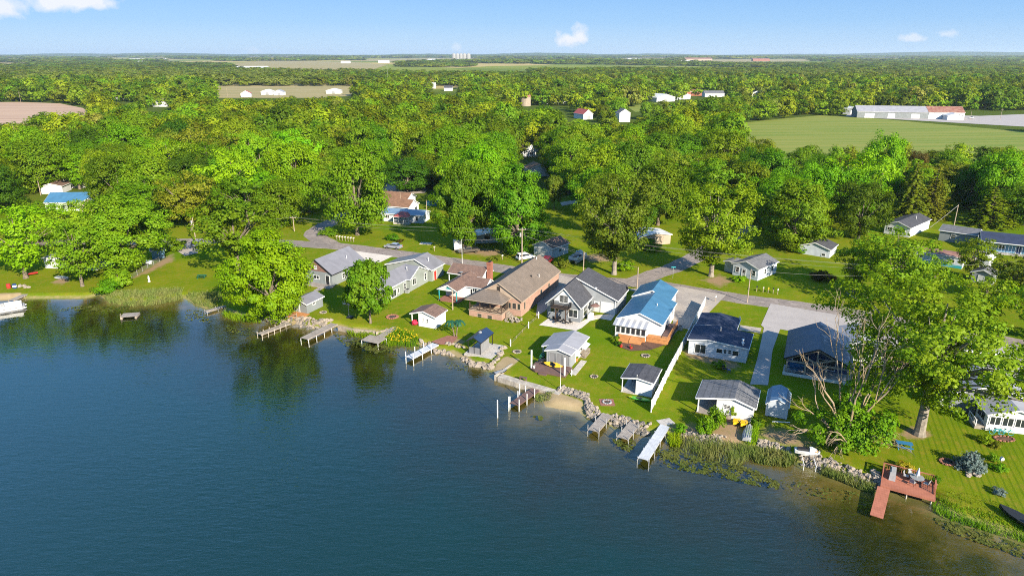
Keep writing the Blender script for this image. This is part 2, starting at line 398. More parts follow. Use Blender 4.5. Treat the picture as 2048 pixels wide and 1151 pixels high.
S.cycles.max_bounces = 8; S.cycles.diffuse_bounces = 3; S.cycles.glossy_bounces = 3; S.cycles.transmission_bounces = 4; S.cycles.transparent_max_bounces = 8
S.cycles.caustics_reflective = False; S.cycles.caustics_refractive = False
S.cycles.use_denoising = False; S.cycles.use_adaptive_sampling = False
S.cycles.pixel_filter_type = 'BLACKMAN_HARRIS'; S.cycles.filter_width = 1.0

# ------------------------------------------------------------------ shoreline and terrain
SHORE_PX = [(0, 600), (32, 597.4), (75, 597), (170, 596), (200, 590), (213, 600), (240, 606), (274, 608), (323, 603), (364, 595), (383, 603), (408, 615), (443, 619), (479, 630),
    (515, 636), (540, 642), (567, 646), (587, 650), (626, 656.5), (675, 653.6), (704, 661), (747, 663), (772, 669), (802, 683), (833, 691), (852, 692), (873, 700.6), (904.7, 707.6),
    (925.7, 718), (948.6, 728.7), (973, 733), (980, 742), (996, 752), (1030, 765), (1067, 776), (1070, 787), (1087, 802.6), (1091, 812), (1126, 818), (1160, 823), (1171, 834), (1185, 836), (1210, 841.7),
    (1223.7, 851.4), (1255, 857.3), (1274.5, 865), (1290, 866), (1343.8, 876.9), (1387, 888.6), (1445.5, 892.5), (1504, 902), (1563, 908), (1609, 927.7), (1658, 942), (1719, 959),
    (1755.5, 974), (1800, 982), (1853, 988.7), (1865, 1010.7), (1902, 1032.6), (1963, 1049.7), (2024, 1070.5), (2048, 1076.6)]
SH = np.array([(-900, 20), (-400, 118), (-180, 131)] + [G(x, y, ZW) for x, y in SHORE_PX] + [(62, 49), (74, 32), (92, 5), (130, -60), (160, -400)])
LAND = np.vstack([SH, [(60000, -400), (60000, 60000), (-60000, 60000), (-60000, 20)]])

def inpoly(x, y, P):
    x = np.asarray(x, float); y = np.asarray(y, float); r = np.zeros(x.shape, bool)
    P = np.asarray(P, float)
    for (x0, y0), (x1, y1) in zip(P, np.roll(P, -1, 0)):
        if y0 == y1: continue
        c = ((y0 > y) != (y1 > y)) & (x < (x1 - x0) * (y - y0) / (y1 - y0) + x0)
        r ^= c
    return r
def dist_line(x, y, P):
    d = np.full(np.shape(x), 1e9); P = np.asarray(P, float)
    for a, b in zip(P[:-1], P[1:]):
        ab = b - a; L2 = (ab ** 2).sum()
        t = np.clip(((x - a[0]) * ab[0] + (y - a[1]) * ab[1]) / L2, 0, 1)
        d = np.minimum(d, np.hypot(x - a[0] - t * ab[0], y - a[1] - t * ab[1]))
    return d
def height(x, y):
    x = np.asarray(x, float); y = np.asarray(y, float)
    d = dist_line(x, y, SH); land = inpoly(x, y, LAND)
    s = np.clip(d / 1.6, 0, 1); up = ZW * (1 - s * s * (3 - 2 * s))
    dn = ZW - np.interp(d * np.interp(x, [24, 42], [1, .5]), [0, 2, 5, 9, 15, 26, 40, 60], [0, .22, .55, 1.0, 1.7, 2.6, 4.0, 5])
    return np.where(land, up, dn), d, land
def hz(x, y): return float(height(np.array([x]), np.array([y]))[0][0])
def pxpoly(P, z=0): return [G(a, b, z) for a, b in P]

def grow(a, step, lim, f=1.16):
    o = []; 
    while abs(a) < lim:
        a += step; step *= f; o.append(a)
    return o
xs = np.array(grow(-118, -.8, 30000)[::-1] + list(np.arange(-118, 100, .62)) + grow(100, .8, 30000))
ys = np.array([-400, -200, -80, 0, 20, 35] + list(np.arange(42, 172, .62)) + grow(172, .8, 40000))
gx, gy = np.meshgrid(xs, ys); fx, fy = gx.ravel(), gy.ravel()
tz, td, tl = height(fx, fy)
rsn = np.random.default_rng(3)
tz = tz + np.where(tl & (td > 1.5) & (fy < 172), rsn.normal(0, .006, tz.shape), 0)
nx, ny = len(xs), len(ys)
idx = np.arange(nx * ny).reshape(ny, nx)
quads = np.stack([idx[:-1, :-1], idx[:-1, 1:], idx[1:, 1:], idx[1:, :-1]], -1).reshape(-1, 4)
def np_mesh(name, V, quads, mats, attrs=None, smooth=False):
    me = bpy.data.meshes.new(name); V = np.ascontiguousarray(V, np.float32).reshape(-1, 3)
    q = np.ascontiguousarray(quads, np.int32); nq = len(q)
    me.vertices.add(len(V)); me.vertices.foreach_set('co', V.ravel())
    me.loops.add(nq * 4); me.loops.foreach_set('vertex_index', q.ravel())
    me.polygons.add(nq); me.polygons.foreach_set('loop_start', np.arange(nq, dtype=np.int32) * 4)
    if smooth: me.polygons.foreach_set('use_smooth', np.ones(nq, bool))
    for k, a in (attrs or {}).items():
        at = me.attributes.new(k, 'FLOAT', 'POINT'); at.data.foreach_set('value', np.ascontiguousarray(a, np.float32))
    for m_ in mats: me.materials.append(MATS[m_])
    me.update(calc_edges=True)
    return me
def add_obj(name, me, parent=None):
    o = bpy.data.objects.new(name, me); C.objects.link(o)
    if parent: o.parent = parent
    return o
def soft(P, w, z=0):
    """0..1 cover of a ground patch with a ragged soft edge of width w (m)"""
    Q = np.array(pxpoly(P, z)); r = np.zeros(fx.shape)
    b = (fx > Q[:, 0].min() - 3) & (fx < Q[:, 0].max() + 3) & (fy > Q[:, 1].min() - 3) & (fy < Q[:, 1].max() + 3)
    d = dist_line(fx[b], fy[b], np.vstack([Q, Q[:1]])); i = inpoly(fx[b], fy[b], Q)
    r[b] = np.clip(.5 + np.where(i, d, -d) / (2 * w), 0, 1)
    return r
sand = np.zeros(fx.shape); dirt = np.zeros(fx.shape); mow = np.zeros(fx.shape)
for P, w in (([(1000, 748), (975, 748), (984, 736), (1010, 712), (1040, 717), (1026, 731)], .5),
             ([(1062, 790), (1080, 778), (1120, 785), (1166, 803), (1172, 830), (1140, 830), (1085, 820)], .7),
             ([(-80, 604), (-80, 588), (40, 585), (48, 592), (20, 604)], .6), ([(112, 602), (125, 591), (160, 588), (158, 598)], .7),
             ([(915, 724), (880, 702), (905, 695), (935, 708), (960, 725)], .6), ([(578, 655), (582, 636), (600, 640), (592, 655)], .5)):
    sand = np.maximum(sand, soft(P, w))
for P, w in (([(1325, 868), (1330, 850), (1400, 845), (1470, 830), (1500, 870), (1490, 905), (1420, 885)], 1.5), ([(1500, 868), (1540, 850), (1600, 868), (1650, 905), (1560, 890)], 1.6),
             ([(1800, 870), (1815, 850), (1850, 858), (1868, 866), (1850, 878), (1815, 878)], .5), ([(1365, 700), (1385, 690), (1480, 728), (1470, 742), (1375, 715)], .9),
             ([(100, 565), (130, 552), (142, 560), (125, 570)], .8), ([(255, 560), (320, 520), (345, 505), (350, 520), (300, 545)], 1.2),
             ([(1400, 560), (1440, 548), (1470, 562), (1440, 575)], 1.6), ([(1150, 510), (1230, 505), (1240, 520), (1180, 525)], 1.6),
             ([(880, 680), (890, 672), (935, 680), (925, 690)], .8), ([(910, 490), (1010, 500), (1000, 515), (905, 505)], 2.), ([(1675, 898), (1690, 885), (1720, 890), (1715, 905)], .9)):
    dirt = np.maximum(dirt, soft(P, w) * .8)
mow = soft([(1770, 830), (1990, 790), (2300, 900), (2300, 1150), (2000, 1040), (1880, 940), (1780, 890)], 1.5)
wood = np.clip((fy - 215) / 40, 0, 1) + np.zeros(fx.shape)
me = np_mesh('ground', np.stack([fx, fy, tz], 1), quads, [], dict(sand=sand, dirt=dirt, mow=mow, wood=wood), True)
m, ns, ls = nt('lawn_and_lakebed')
o = ns.new('ShaderNodeOutputMaterial'); b = ns.new('ShaderNodeBsdfPrincipled'); ls.new(b.outputs[0], o.inputs[0])
po = ns.new('ShaderNodeNewGeometry').outputs['Position']
def at(k):
    a = ns.new('ShaderNodeAttribute'); a.attribute_name = k; return a.outputs['Fac']
n1 = noise(ns, ls, po, .11, 6, .6); n2 = noise(ns, ls, po, .8, 5, .65); n3 = noise(ns, ls, po, 4.5, 4, .8)
grass = mix(ns, ls, ramp(ns, ls, n1, .4, .62), (.098, .148, .006), (.138, .168, .008))
grass = mix(ns, ls, ramp(ns, ls, n2, .48, .68), grass, (.175, .160, .018))
grass = mix(ns, ls, mth(ns, ls, 'MULTIPLY', ramp(ns, ls, noise(ns, ls, po, .33, 6, .7), .56, .70), .6), grass, (.20, .155, .03))
grass = mix(ns, ls, ramp(ns, ls, noise(ns, ls, po, .05, 3), .52, .66), grass, (.085, .145, .005))
rx = ns.new('ShaderNodeVectorRotate'); rx.rotation_type = 'Z_AXIS'; rx.inputs['Angle'].default_value = R(24 - 2); ls.new(po, rx.inputs['Vector'])
sx = ns.new('ShaderNodeSeparateXYZ'); ls.new(rx.outputs[0], sx.inputs[0])
wv = mth(ns, ls, 'SINE', mth(ns, ls, 'MULTIPLY_ADD', n2, .8, mth(ns, ls, 'MULTIPLY', sx.outputs[0], 8.3)))
grass = mix(ns, ls, mth(ns, ls, 'MULTIPLY', ramp(ns, ls, wv, .2, .9), mth(ns, ls, 'MULTIPLY', at('mow'), .6)), grass, (.055, .105, .004))
wv2 = mth(ns, ls, 'SINE', mth(ns, ls, 'MULTIPLY_ADD', n1, 2., mth(ns, ls, 'MULTIPLY', sx.outputs[0], 4.2)))
grass = mix(ns, ls, mth(ns, ls, 'MULTIPLY', ramp(ns, ls, wv2, .0, 1.), .10), grass, (.066, .11, .005))
grass = mix(ns, ls, ramp(ns, ls, n3, .2, .8), mix(ns, ls, 1., grass, (.58, .62, .6), 'MULTIPLY'), mix(ns, ls, 1., grass, (1.36, 1.3, 1.2), 'MULTIPLY'))
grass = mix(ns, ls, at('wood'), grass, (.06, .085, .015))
vc = ns.new('ShaderNodeTexVoronoi'); vc.inputs['Scale'].default_value = .0016; ls.new(po, vc.inputs['Vector']); vs = ns.new('ShaderNodeSeparateColor'); ls.new(vc.outputs['Color'], vs.inputs[0])
plots = mix(ns, ls, ramp(ns, ls, vs.outputs[0], .45, .5), (.16, .19, .035), (.34, .27, .11)); plots = mix(ns, ls, ramp(ns, ls, vs.outputs[1], .6, .65), plots, (.11, .15, .03))
fy_ = ns.new('ShaderNodeSeparateXYZ'); ls.new(po, fy_.inputs[0]); grass = mix(ns, ls, ramp(ns, ls, fy_.outputs[1], 900, 1100), grass, plots)
soil = mix(ns, ls, ramp(ns, ls, n3, .3, .7), (.20, .13, .07), (.28, .20, .12))
dm = ramp(ns, ls, mth(ns, ls, 'ADD', at('dirt'), mth(ns, ls, 'MULTIPLY_ADD', n2, 1.2, -.6)), .3, .75)
col = mix(ns, ls, dm, grass, soil)
sndc = mix(ns, ls, ramp(ns, ls, n2, .35, .65), (.29, .215, .115), (.34, .26, .15))
sndc = mix(ns, ls, ramp(ns, ls, n3, .3, .8), mix(ns, ls, 1., sndc, (.8,) * 3, 'MULTIPLY'), sndc)
col = mix(ns, ls, ramp(ns, ls, mth(ns, ls, 'ADD', at('sand'), mth(ns, ls, 'MULTIPLY_ADD', n2, .5, -.25)), .35, .65), col, sndc)
sz = ns.new('ShaderNodeSeparateXYZ'); ls.new(po, sz.inputs[0])
# earth bank, then the lake bed: sand and weed near the shore, silt and dark water weed further out
bank = mix(ns, ls, ramp(ns, ls, n2, .4, .6), (.24, .19, .085), (.15, .165, .045))
zb = mth(ns, ls, 'MULTIPLY_ADD', n2, .25, sz.outputs[2])
col = mix(ns, ls, mth(ns, ls, 'MULTIPLY', ramp(ns, ls, zb, -.12, -.42), mth(ns, ls, 'SUBTRACT', 1, mth(ns, ls, 'MULTIPLY', at('sand'), .85))), col, bank)
zq = mth(ns, ls, 'MULTIPLY_ADD', mth(ns, ls, 'SUBTRACT', n1, .5), 2.2, mth(ns, ls, 'MULTIPLY_ADD', mth(ns, ls, 'SUBTRACT', n2, .5), .7, sz.outputs[2]))
bed = mix(ns, ls, ramp(ns, ls, n2, .35, .65), (.15, .10, .026), (.085, .066, .012))
bed = mix(ns, ls, ramp(ns, ls, zq, -.75, -1.2), bed, (.036, .034, .005))
bed = mix(ns, ls, ramp(ns, ls, zq, -1.2, -1.8), bed, (.012, .016, .004))
# open water: clear green-blue, painted bluer towards the west bay for brighter reflected sky
west_sky_tint = ramp(ns, ls, mth(ns, ls, 'MULTIPLY_ADD', sz.outputs[0], -.017, mth(ns, ls, 'MULTIPLY_ADD', noise(ns, ls, po, .02, 3), .9, -.55)), -.1, 1.1)
deep = mix(ns, ls, west_sky_tint, (.003, .025, .019), (.004, .031, .033))
bed = mix(ns, ls, ramp(ns, ls, zq, -2.0, -3.4), bed, deep)
bed = mix(ns, ls, ramp(ns, ls, sz.outputs[2], -2.6, -4.2), bed, deep)
col = mix(ns, ls, ramp(ns, ls, sz.outputs[2], -.68, -.85), col, bed)
ls.new(col, b.inputs['Base Color']); b.inputs['Roughness'].default_value = 1; b.inputs['Specular IOR Level'].default_value = 0
bn = ns.new('ShaderNodeBump'); bn.inputs['Strength'].default_value = .5; bn.inputs['Distance'].default_value = .06
ls.new(noise(ns, ls, po, 9, 3), bn.inputs['Height']); ls.new(bn.outputs[0], b.inputs['Normal'])
me.materials.append(m)
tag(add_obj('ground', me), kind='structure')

m, ns, ls = nt('lake_water')
o = ns.new('ShaderNodeOutputMaterial')
po = ns.new('ShaderNodeNewGeometry').outputs['Position']
mp = ns.new('ShaderNodeMapping'); mp.inputs['Rotation'].default_value = (0, 0, R(30)); mp.inputs['Scale'].default_value = (.42, 1.25, 1); ls.new(po, mp.inputs['Vector'])
h1 = noise(ns, ls, mp.outputs[0], 1.0, 3, .6)
mp2 = ns.new('ShaderNodeMapping'); mp2.inputs['Rotation'].default_value = (0, 0, R(-38)); mp2.inputs['Scale'].default_value = (.5, 1.5, 1); ls.new(po, mp2.inputs['Vector'])
h2 = noise(ns, ls, mp2.outputs[0], 2.2, 2, .5)
calm = ramp(ns, ls, noise(ns, ls, po, .035, 3), .3, .7)
wy = ns.new('ShaderNodeSeparateXYZ'); ls.new(po, wy.inputs[0])      # sheltered under the shore trees, ruffled in the open
hh = mth(ns, ls, 'MULTIPLY', mth(ns, ls, 'MULTIPLY', mth(ns, ls, 'MULTIPLY_ADD', h2, .45, h1), mth(ns, ls, 'MULTIPLY_ADD', calm, .7, .5)), mth(ns, ls, 'MULTIPLY_ADD', ramp(ns, ls, wy.outputs[1], 104, 66), 1.5, 1))
bn = ns.new('ShaderNodeBump'); bn.inputs['Strength'].default_value = .6; bn.inputs['Distance'].default_value = .06; ls.new(hh, bn.inputs['Height'])
dn_ = ns.new('ShaderNodeVectorMath'); dn_.operation = 'DOT_PRODUCT'; ls.new(bn.outputs[0], dn_.inputs[0]); ls.new(ns.new('ShaderNodeNewGeometry').outputs['Incoming'], dn_.inputs[1])
sch = mth(ns, ls, 'POWER', mth(ns, ls, 'SUBTRACT', 1, mth(ns, ls, 'ABSOLUTE', dn_.outputs['Value']), clamp=True), 3)
frs = mth(ns, ls, 'MULTIPLY_ADD', sch, .68, .034)
gl = ns.new('ShaderNodeBsdfGlossy'); gl.inputs['Roughness'].default_value = .04; gl.inputs['Color'].default_value = (1, 1, 1, 1); ls.new(bn.outputs[0], gl.inputs['Normal'])
tr = ns.new('ShaderNodeBsdfTransparent'); tr.inputs['Color'].default_value = (.90, .93, .90, 1)
mx = ns.new('ShaderNodeMixShader'); ls.new(frs, mx.inputs[0]); ls.new(tr.outputs[0], mx.inputs[1]); ls.new(gl.outputs[0], mx.inputs[2]); ls.new(mx.outputs[0], o.inputs[0])
wb = MB(); wb.poly([(-2500, -395, ZW), (400, -395, ZW), (400, 220, ZW), (-2500, 220, ZW)], 'lake_water'); structure(wb, 'lake_water')

# ------------------------------------------------------------------ roads, drives, paths, patios, fields (thin sheets on the flat land)
ZS = [0.012]
def sheet(name, P, m, z=None, world=False):
    z = z if z is not None else ZS[0]; ZS[0] += .004
    mb = MB(); Q = P if world else pxpoly(P)
    mb.poly([(x, y, z) for x, y in Q], m); return structure(mb, name)
def strip_pts(P, w, world=False):
    Q = np.array(P if world else pxpoly(P)); out = []
    # round the corners (Chaikin)
    for _ in range(3):
        n = [Q[0]]
        for a, b_ in zip(Q[:-1], Q[1:]): n += [a * .75 + b_ * .25, a * .25 + b_ * .75]
        Q = np.array(n + [Q[-1]])
    L, Rr = [], []
    for i in range(len(Q)):
        t = Q[min(i + 1, len(Q) - 1)] - Q[max(i - 1, 0)]; t /= np.hypot(*t); nrm = np.array([-t[1], t[0]])
        jj = 1 + .035 * math.sin(i * 1.7) + .03 * math.sin(i * .63)
        L.append(Q[i] + nrm * w / 2 * jj); Rr.append(Q[i] - nrm * w / 2 * (2 - jj))
    return L, Rr
def road(name, P, w, m, world=False):
    z = ZS[0]; ZS[0] += .004; L, Rr = strip_pts(P, w, world); mb = MB()
    for i in range(len(L) - 1): mb.poly([(*L[i], z), (*Rr[i], z), (*Rr[i + 1], z), (*L[i + 1], z)], m)
    return structure(mb, name)
road('lakeside_road', [(-300, 492), (150, 484), (330, 483), (480, 482), (600, 487), (690, 493), (800, 508), (900, 522), (1000, 536), (1110, 553), (1200, 563), (1290, 565), (1400, 584), (1500, 600), (1600, 612), (1700, 626), (1850, 652), (2048, 690), (2300, 740)], 6.0, 'asphalt')
road('side_road', [(668, 492), (622, 470), (640, 455), (672, 440), (720, 415), (790, 372), (800, 340), (790, 300)], 5.6, 'asphalt')
road('side_road', [(1255, 568), (1310, 548), (1350, 535), (1395, 512), (1450, 480), (1500, 450)], 5.4, 'asphalt')
sheet('driveway', [(672, 524), (698, 500), (786, 512), (757, 526), (748, 545), (715, 550)], 'white_concrete')
sheet('driveway', [(1062, 566), (1076, 548), (1112, 548), (1150, 556), (1140, 578), (1112, 598), (1085, 592)], 'driveway_concrete')
sheet('side_path', [(1075, 605), (1082, 592), (1112, 580), (1118, 590), (1090, 622), (1072, 632)], 'driveway_concrete')
sheet('driveway', [(1250, 578), (1360, 573), (1452, 590), (1384, 660), (1345, 652), (1350, 600)], 'driveway_concrete')
sheet('gravel_drive', [(1541, 607), (1690, 632), (1760, 655), (1800, 740), (1725, 735), (1690, 660), (1600, 665), (1560, 658), (1545, 700), (1536, 770), (1500, 768), (1515, 715), (1528, 655), (1522, 650)], 'gravel')
sheet('parking_lot', [(1700, 640), (2048, 692), (2200, 740), (2200, 800), (1990, 745), (1800, 715)], 'gravel')
sheet('walkway', [(1480, 650), (1523, 656), (1520, 666), (1478, 660)], 'driveway_concrete')
sheet('patio', [(1078, 650), (1096, 637), (1163, 643), (1184, 631), (1232, 627), (1222, 641), (1200, 637), (1180, 642), (1163, 656), (1152, 661)], 'white_concrete')
sheet('patio', [(862, 683), (895, 671), (917, 673), (902, 690), (880, 689)], 'terracotta')
sheet('driveway', [(330, 490), (395, 484), (400, 505), (370, 512), (352, 500)], 'driveway_concrete')
sheet('garden_bed', [(1225, 672), (1258, 668), (1312, 676), (1330, 690), (1300, 700), (1262, 702), (1234, 692)], 'mulch')
sheet('garden_path', [(1325, 672), (1362, 640), (1370, 645), (1332, 686)], 'driveway_concrete')
sheet('driveway', [(770, 378), (790, 362), (830, 360), (860, 372), (850, 386), (800, 390)], 'driveway_concrete')
sheet('garden_path', [(1120, 405), (1150, 400), (1156, 406), (1124, 412)], 'driveway_concrete')
FG = [(1482, 246), (1560, 238), (1640, 231), (1760, 238), (1860, 247), (2100, 268), (2400, 290), (2400, 420), (1900, 350), (1500, 332)]
sheet('crop_field', FG, 'crop_field', .05)
FB = [(-160, 206), (40, 204), (120, 207), (165, 216), (190, 232), (130, 238), (20, 262), (-160, 280)]
sheet('ploughed_field', FB, 'soil_field', .05)
FS = [(428, 172), (560, 166), (760, 166), (780, 178), (700, 192), (640, 196), (430, 196)]
sheet('stubble_field', FS, 'straw_field', .05)
sheet('gravel_yard', [(1690, 233), (1700, 224), (1800, 228), (1960, 232), (2060, 228), (2200, 235), (2200, 262), (1900, 245)], 'gravel', .06)
sheet('grass_field', [(1255, 214), (1300, 206), (1360, 206), (1320, 222), (1270, 224)], 'crop_field', .05)
for P in ([(455, 130), (520, 122), (700, 124), (775, 130), (740, 141), (640, 146), (480, 138)],): sheet('far_field', P, 'straw_field', .3)
for P in ([(-60, 122), (0, 118), (45, 118.5), (48, 123)], [(200, 120), (330, 116.5), (350, 121), (240, 124)], [(680, 120), (830, 117), (950, 116.5), (965, 121), (800, 124)], [(1190, 118), (1330, 116), (1350, 118.5), (1260, 121)], [(60, 114), (200, 113), (210, 115), (80, 116)], [(1700, 117), (1790, 116), (1800, 118.5), (1720, 119)], [(400, 114.5), (600, 113.5), (620, 115), (420, 116)],
          [(1348, 122), (1440, 119), (1618, 118.5), (1615, 123), (1500, 124), (1420, 125)], [(1255, 123), (1300, 121), (1345, 123), (1290, 126)], [(-60, 130), (10, 125), (60, 127), (40, 131)], [(1440, 114), (1500, 113.5), (1520, 115), (1450, 116)]):
    sheet('far_field', P, 'straw_field', .4)

# ------------------------------------------------------------------ houses
class House:
    def __init__(s, name, label, fr, z=0, rot=-24, cat='house', group=None, world=None):
        x, y = world if world else G(fr[0], fr[1], z)
        s.o = (x, y); s.r = R(rot); s.E = empty(name, label, cat, (x, y, 0), s.r, group)
        s.W = MB(); s.Rf = MB(); s.T = MB()
    def inv(s, x, y):
        c, n = math.cos(s.r), math.sin(s.r); return (c * x + n * y, -n * x + c * y)
    def wp(s, x, y):
        c, n = math.cos(s.r), math.sin(s.r); return (s.o[0] + c * x - n * y, s.o[1] + n * x + c * y)
    def on(s, side, c, q):                 # photo pixel -> (along, z) on one of this house's walls
        u = (q[0] - 1024) / F; v = (q[1] - 575.5) / F
        d = (u, CP - v * SP, -(SP + v * CP)); o = s.inv(-s.o[0], -s.o[1]); dd = s.inv(d[0], d[1])
        if side in 'fb': t = (c - o[1]) / dd[1]; return o[0] + t * dd[0], HC + t * d[2]
        t = (c - o[0]) / dd[0]; return o[1] + t * dd[1], HC + t * d[2]
    def block(s, x0, x1, y0, y1, ez, rz, xr=None, wall='white_siding', roof='metal_roof', axis='y', o=.3, og=.3, t=.16, ez0=None, ez1=None,
              wx=None, wy=None, z0=-.25, trim='white_paint', walls=True, prof=None):
        """roof edges x0..x1 (across), y0..y1 (along the ridge), eave and ridge heights of the roof's upper face; the walls stand inside"""
        xr = (x0 + x1) / 2 if xr is None else xr
        top = prof or [(x0, ez if ez0 is None else ez0), (xr, rz), (x1, ez if ez1 is None else ez1)]
        P = (lambda a, b, z: (a, b, z)) if axis == 'y' else (lambda a, b, z: (b, a, z))
        L = y1 - y0
        for (a, za), (b, zb) in zip(top[:-1], top[1:]):
            s.Rf.prism([P(a, y0, za), P(b, y0, zb), P(b, y0, zb - t), P(a, y0, za - t)], P(0, L, 0), roof)
        def zt(a):
            for (p, zp), (q, zq) in zip(top[:-1], top[1:]):
                if p <= a <= q: return zp + (zq - zp) * (a - p) / (q - p)
            return top[-1][1]
        if walls:
            a0, a1 = wx or (x0 + o, x1 - o); b0, b1 = wy or (y0 + og, y1 - og)
            in_ = [(q, zq - t - .006) for q, zq in top if a0 < q < a1]
            poly = [(a0, z0), (a1, z0), (a1, zt(a1) - t - .006)] + in_[::-1] + [(a0, zt(a0) - t - .006)]
            s.W.prism([P(a, b0, z) for a, z in poly], P(0, b1 - b0, 0), wall)
        if trim:
            for yy in (y0 - .045, y1 + .005):
                for (a, za), (b, zb) in zip(top[:-1], top[1:]):
                    s.T.prism([P(a, yy, za - .02), P(b, yy, zb - .02), P(b, yy, zb - t - .09), P(a, yy, za - t - .09)], P(0, .04, 0), trim)
            for a, sg in ((top[0], -1), (top[-1], 1)):
                s.T.prism([P(a[0] + sg * .006, y0, a[1] - .01), P(a[0] + sg * .075, y0, a[1] - .03), P(a[0] + sg * .075, y0, a[1] - t - .02), P(a[0] + sg * .006, y0, a[1] - t - .02)], P(0, L, 0), trim)
    def gable(s, side, c, pts, m):         # thin facing board proud of a wall
        sg = {'f': -1, 'b': 1, 'l': -1, 'r': 1}[side]
        P = (lambda a, z: (a, c, z)) if side in 'fb' else (lambda a, z: (c, a, z))
        h = (0, sg * .03, 0) if side in 'fb' else (sg * .03, 0, 0)
        s.T.prism([P(a, z) for a, z in pts], h, m)
    def win(s, side, c, A, B, cols=2, rows=1, fm='white_paint', name='window', px=True, w=.09, pane='glass'):
        if px: (a0, z1), (a1, z0) = s.on(side, c, A), s.on(side, c, B)
        else: (a0, z1), (a1, z0) = A, B
        a0, a1 = min(a0, a1), max(a0, a1); z0, z1 = min(z0, z1), max(z0, z1)
        sg = {'f': -1, 'b': 1, 'l': -1, 'r': 1}[side]
        m, g = MB(), MB()
        def bx(mb, p, q, zp, zq, d0, d1, mm):
            e0, e1 = sorted((c + sg * d0, c + sg * d1))
            if side in 'fb': mb.box(p, q, e0, e1, zp, zq, mm)
            else: mb.box(e0, e1, p, q, zp, zq, mm)
        bx(m, a0, a1, z1 - w, z1, .004, .07, fm); bx(m, a0 - .04, a1 + .04, z0 - .02, z0 + w, .004, .10, fm)
        for a in (a0, a1 - w): bx(m, a, a + w, z0 + w, z1 - w, .004, .07, fm)
        for i in range(1, cols):
            a = a0 + (a1 - a0) * i / cols; bx(m, a - .035, a + .035, z0 + w, z1 - w, .004, .06, fm)
        for i in range(1, rows):
            z = z0 + (z1 - z0) * i / rows; bx(m, a0 + w, a1 - w, z - .025, z + .025, .004, .055, fm)
        bx(g, a0 + w, a1 - w, z0 + w, z1 - w, .003, .03, pane)
        f = m.build(name, s.E); g.build('pane', f); return f
    def door(s, side, c, a, w, h, m, z0=0, lite=False, name='door', fm='white_paint'):
        sg = {'f': -1, 'b': 1, 'l': -1, 'r': 1}[side]; d, k = MB(), MB()
        def bx(mb, p, q, zp, zq, d0, d1, mm):
            e0, e1 = sorted((c + sg * d0, c + sg * d1))
            if side in 'fb': mb.box(p, q, e0, e1, zp, zq, mm)
            else: mb.box(e0, e1, p, q, zp, zq, mm)
        bx(d, a, a + w, z0, z0 + h, .004, .05, m)
        bx(d, a - .09, a - .003, z0, z0 + h + .09, .004, .07, fm); bx(d, a + w + .003, a + w + .09, z0, z0 + h + .09, .004, .07, fm); bx(d, a - .003, a + w + .003, z0 + h + .003, z0 + h + .09, .004, .07, fm)
        if name == 'garage_door':
            for i in range(1, 4): bx(d, a + .05, a + w - .05, z0 + h * i / 4 - .02, z0 + h * i / 4 + .02, .051, .07, fm)
        if lite: bx(d, a + w * .22, a + w * .78, z0 + h * .55, z0 + h * .9, .051, .056, 'glass')
        o = d.build(name, s.E)
        if name == 'door':
            bx(k, a + w * .85, a + w * .92, z0 + h * .45, z0 + h * .5, .052, .10, 'galvanised'); k.build('handle', o)
        return o
    def part(s, name, fn, label=None):
        m = MB(); fn(m); o = m.build(name, s.E)
        if label: o['label'] = label
        return o
    def pipe(s, x, y, z, h=.55, r=.07, m='white_paint'):
        mb = MB(); mb.cyl((x, y, z - .3), (x, y, z + h), r, r, 8, m); mb.cyl((x, y, z + h), (x, y, z + h + .06), r * 1.6, r * 1.6, 8, m); mb.build('vent_pipe', s.E)
    def rail(s, pts, z0, z1, m, step=.35, name='railing', bars=True, x=False):
        mb = MB()
        for a, b in zip(pts[:-1], pts[1:]):
            a, b = Vector((*a, 0)), Vector((*b, 0)); L = (b - a).length; n = max(1, round(L / (step if bars else 1.8)))
            mb.beam(a + Vector((0, 0, z1)), b + Vector((0, 0, z1)), .08, .07, m); mb.beam(a + Vector((0, 0, z0 + .1)), b + Vector((0, 0, z0 + .1)), .05, .05, m)
            for i in range(n + 1):
                p = a.lerp(b, i / n); w = .1 if i in (0, n) or not bars else .035
                mb.beam(p + Vector((0, 0, z0)), p + Vector((0, 0, z1 + (.06 if i in (0, n) else -.04))), w, w, m)
            if x:
                for i in range(n):
                    p, q = a.lerp(b, i / n), a.lerp(b, (i + 1) / n)
                    mb.beam(p + Vector((0, 0, z0 + .12)), q + Vector((0, 0, z1 - .05)), .06, .06, m); mb.beam(p + Vector((0, 0, z1 - .05)), q + Vector((0, 0, z0 + .12)), .055, .055, m)
        return mb.build(name, s.E)
    def posts(s, xy, z0, z1, w, m, name='post'):
        for x, y in xy:
            mb = MB(); mb.box(x - w / 2, x + w / 2, y - w / 2, y + w / 2, z0, z1, m); mb.build(name, s.E)
    def done(s):
        for mb, n in ((s.W, 'wall'), (s.Rf, 'roof'), (s.T, 'trim')):
            if mb.f: mb.build(n, s.E)
        return s

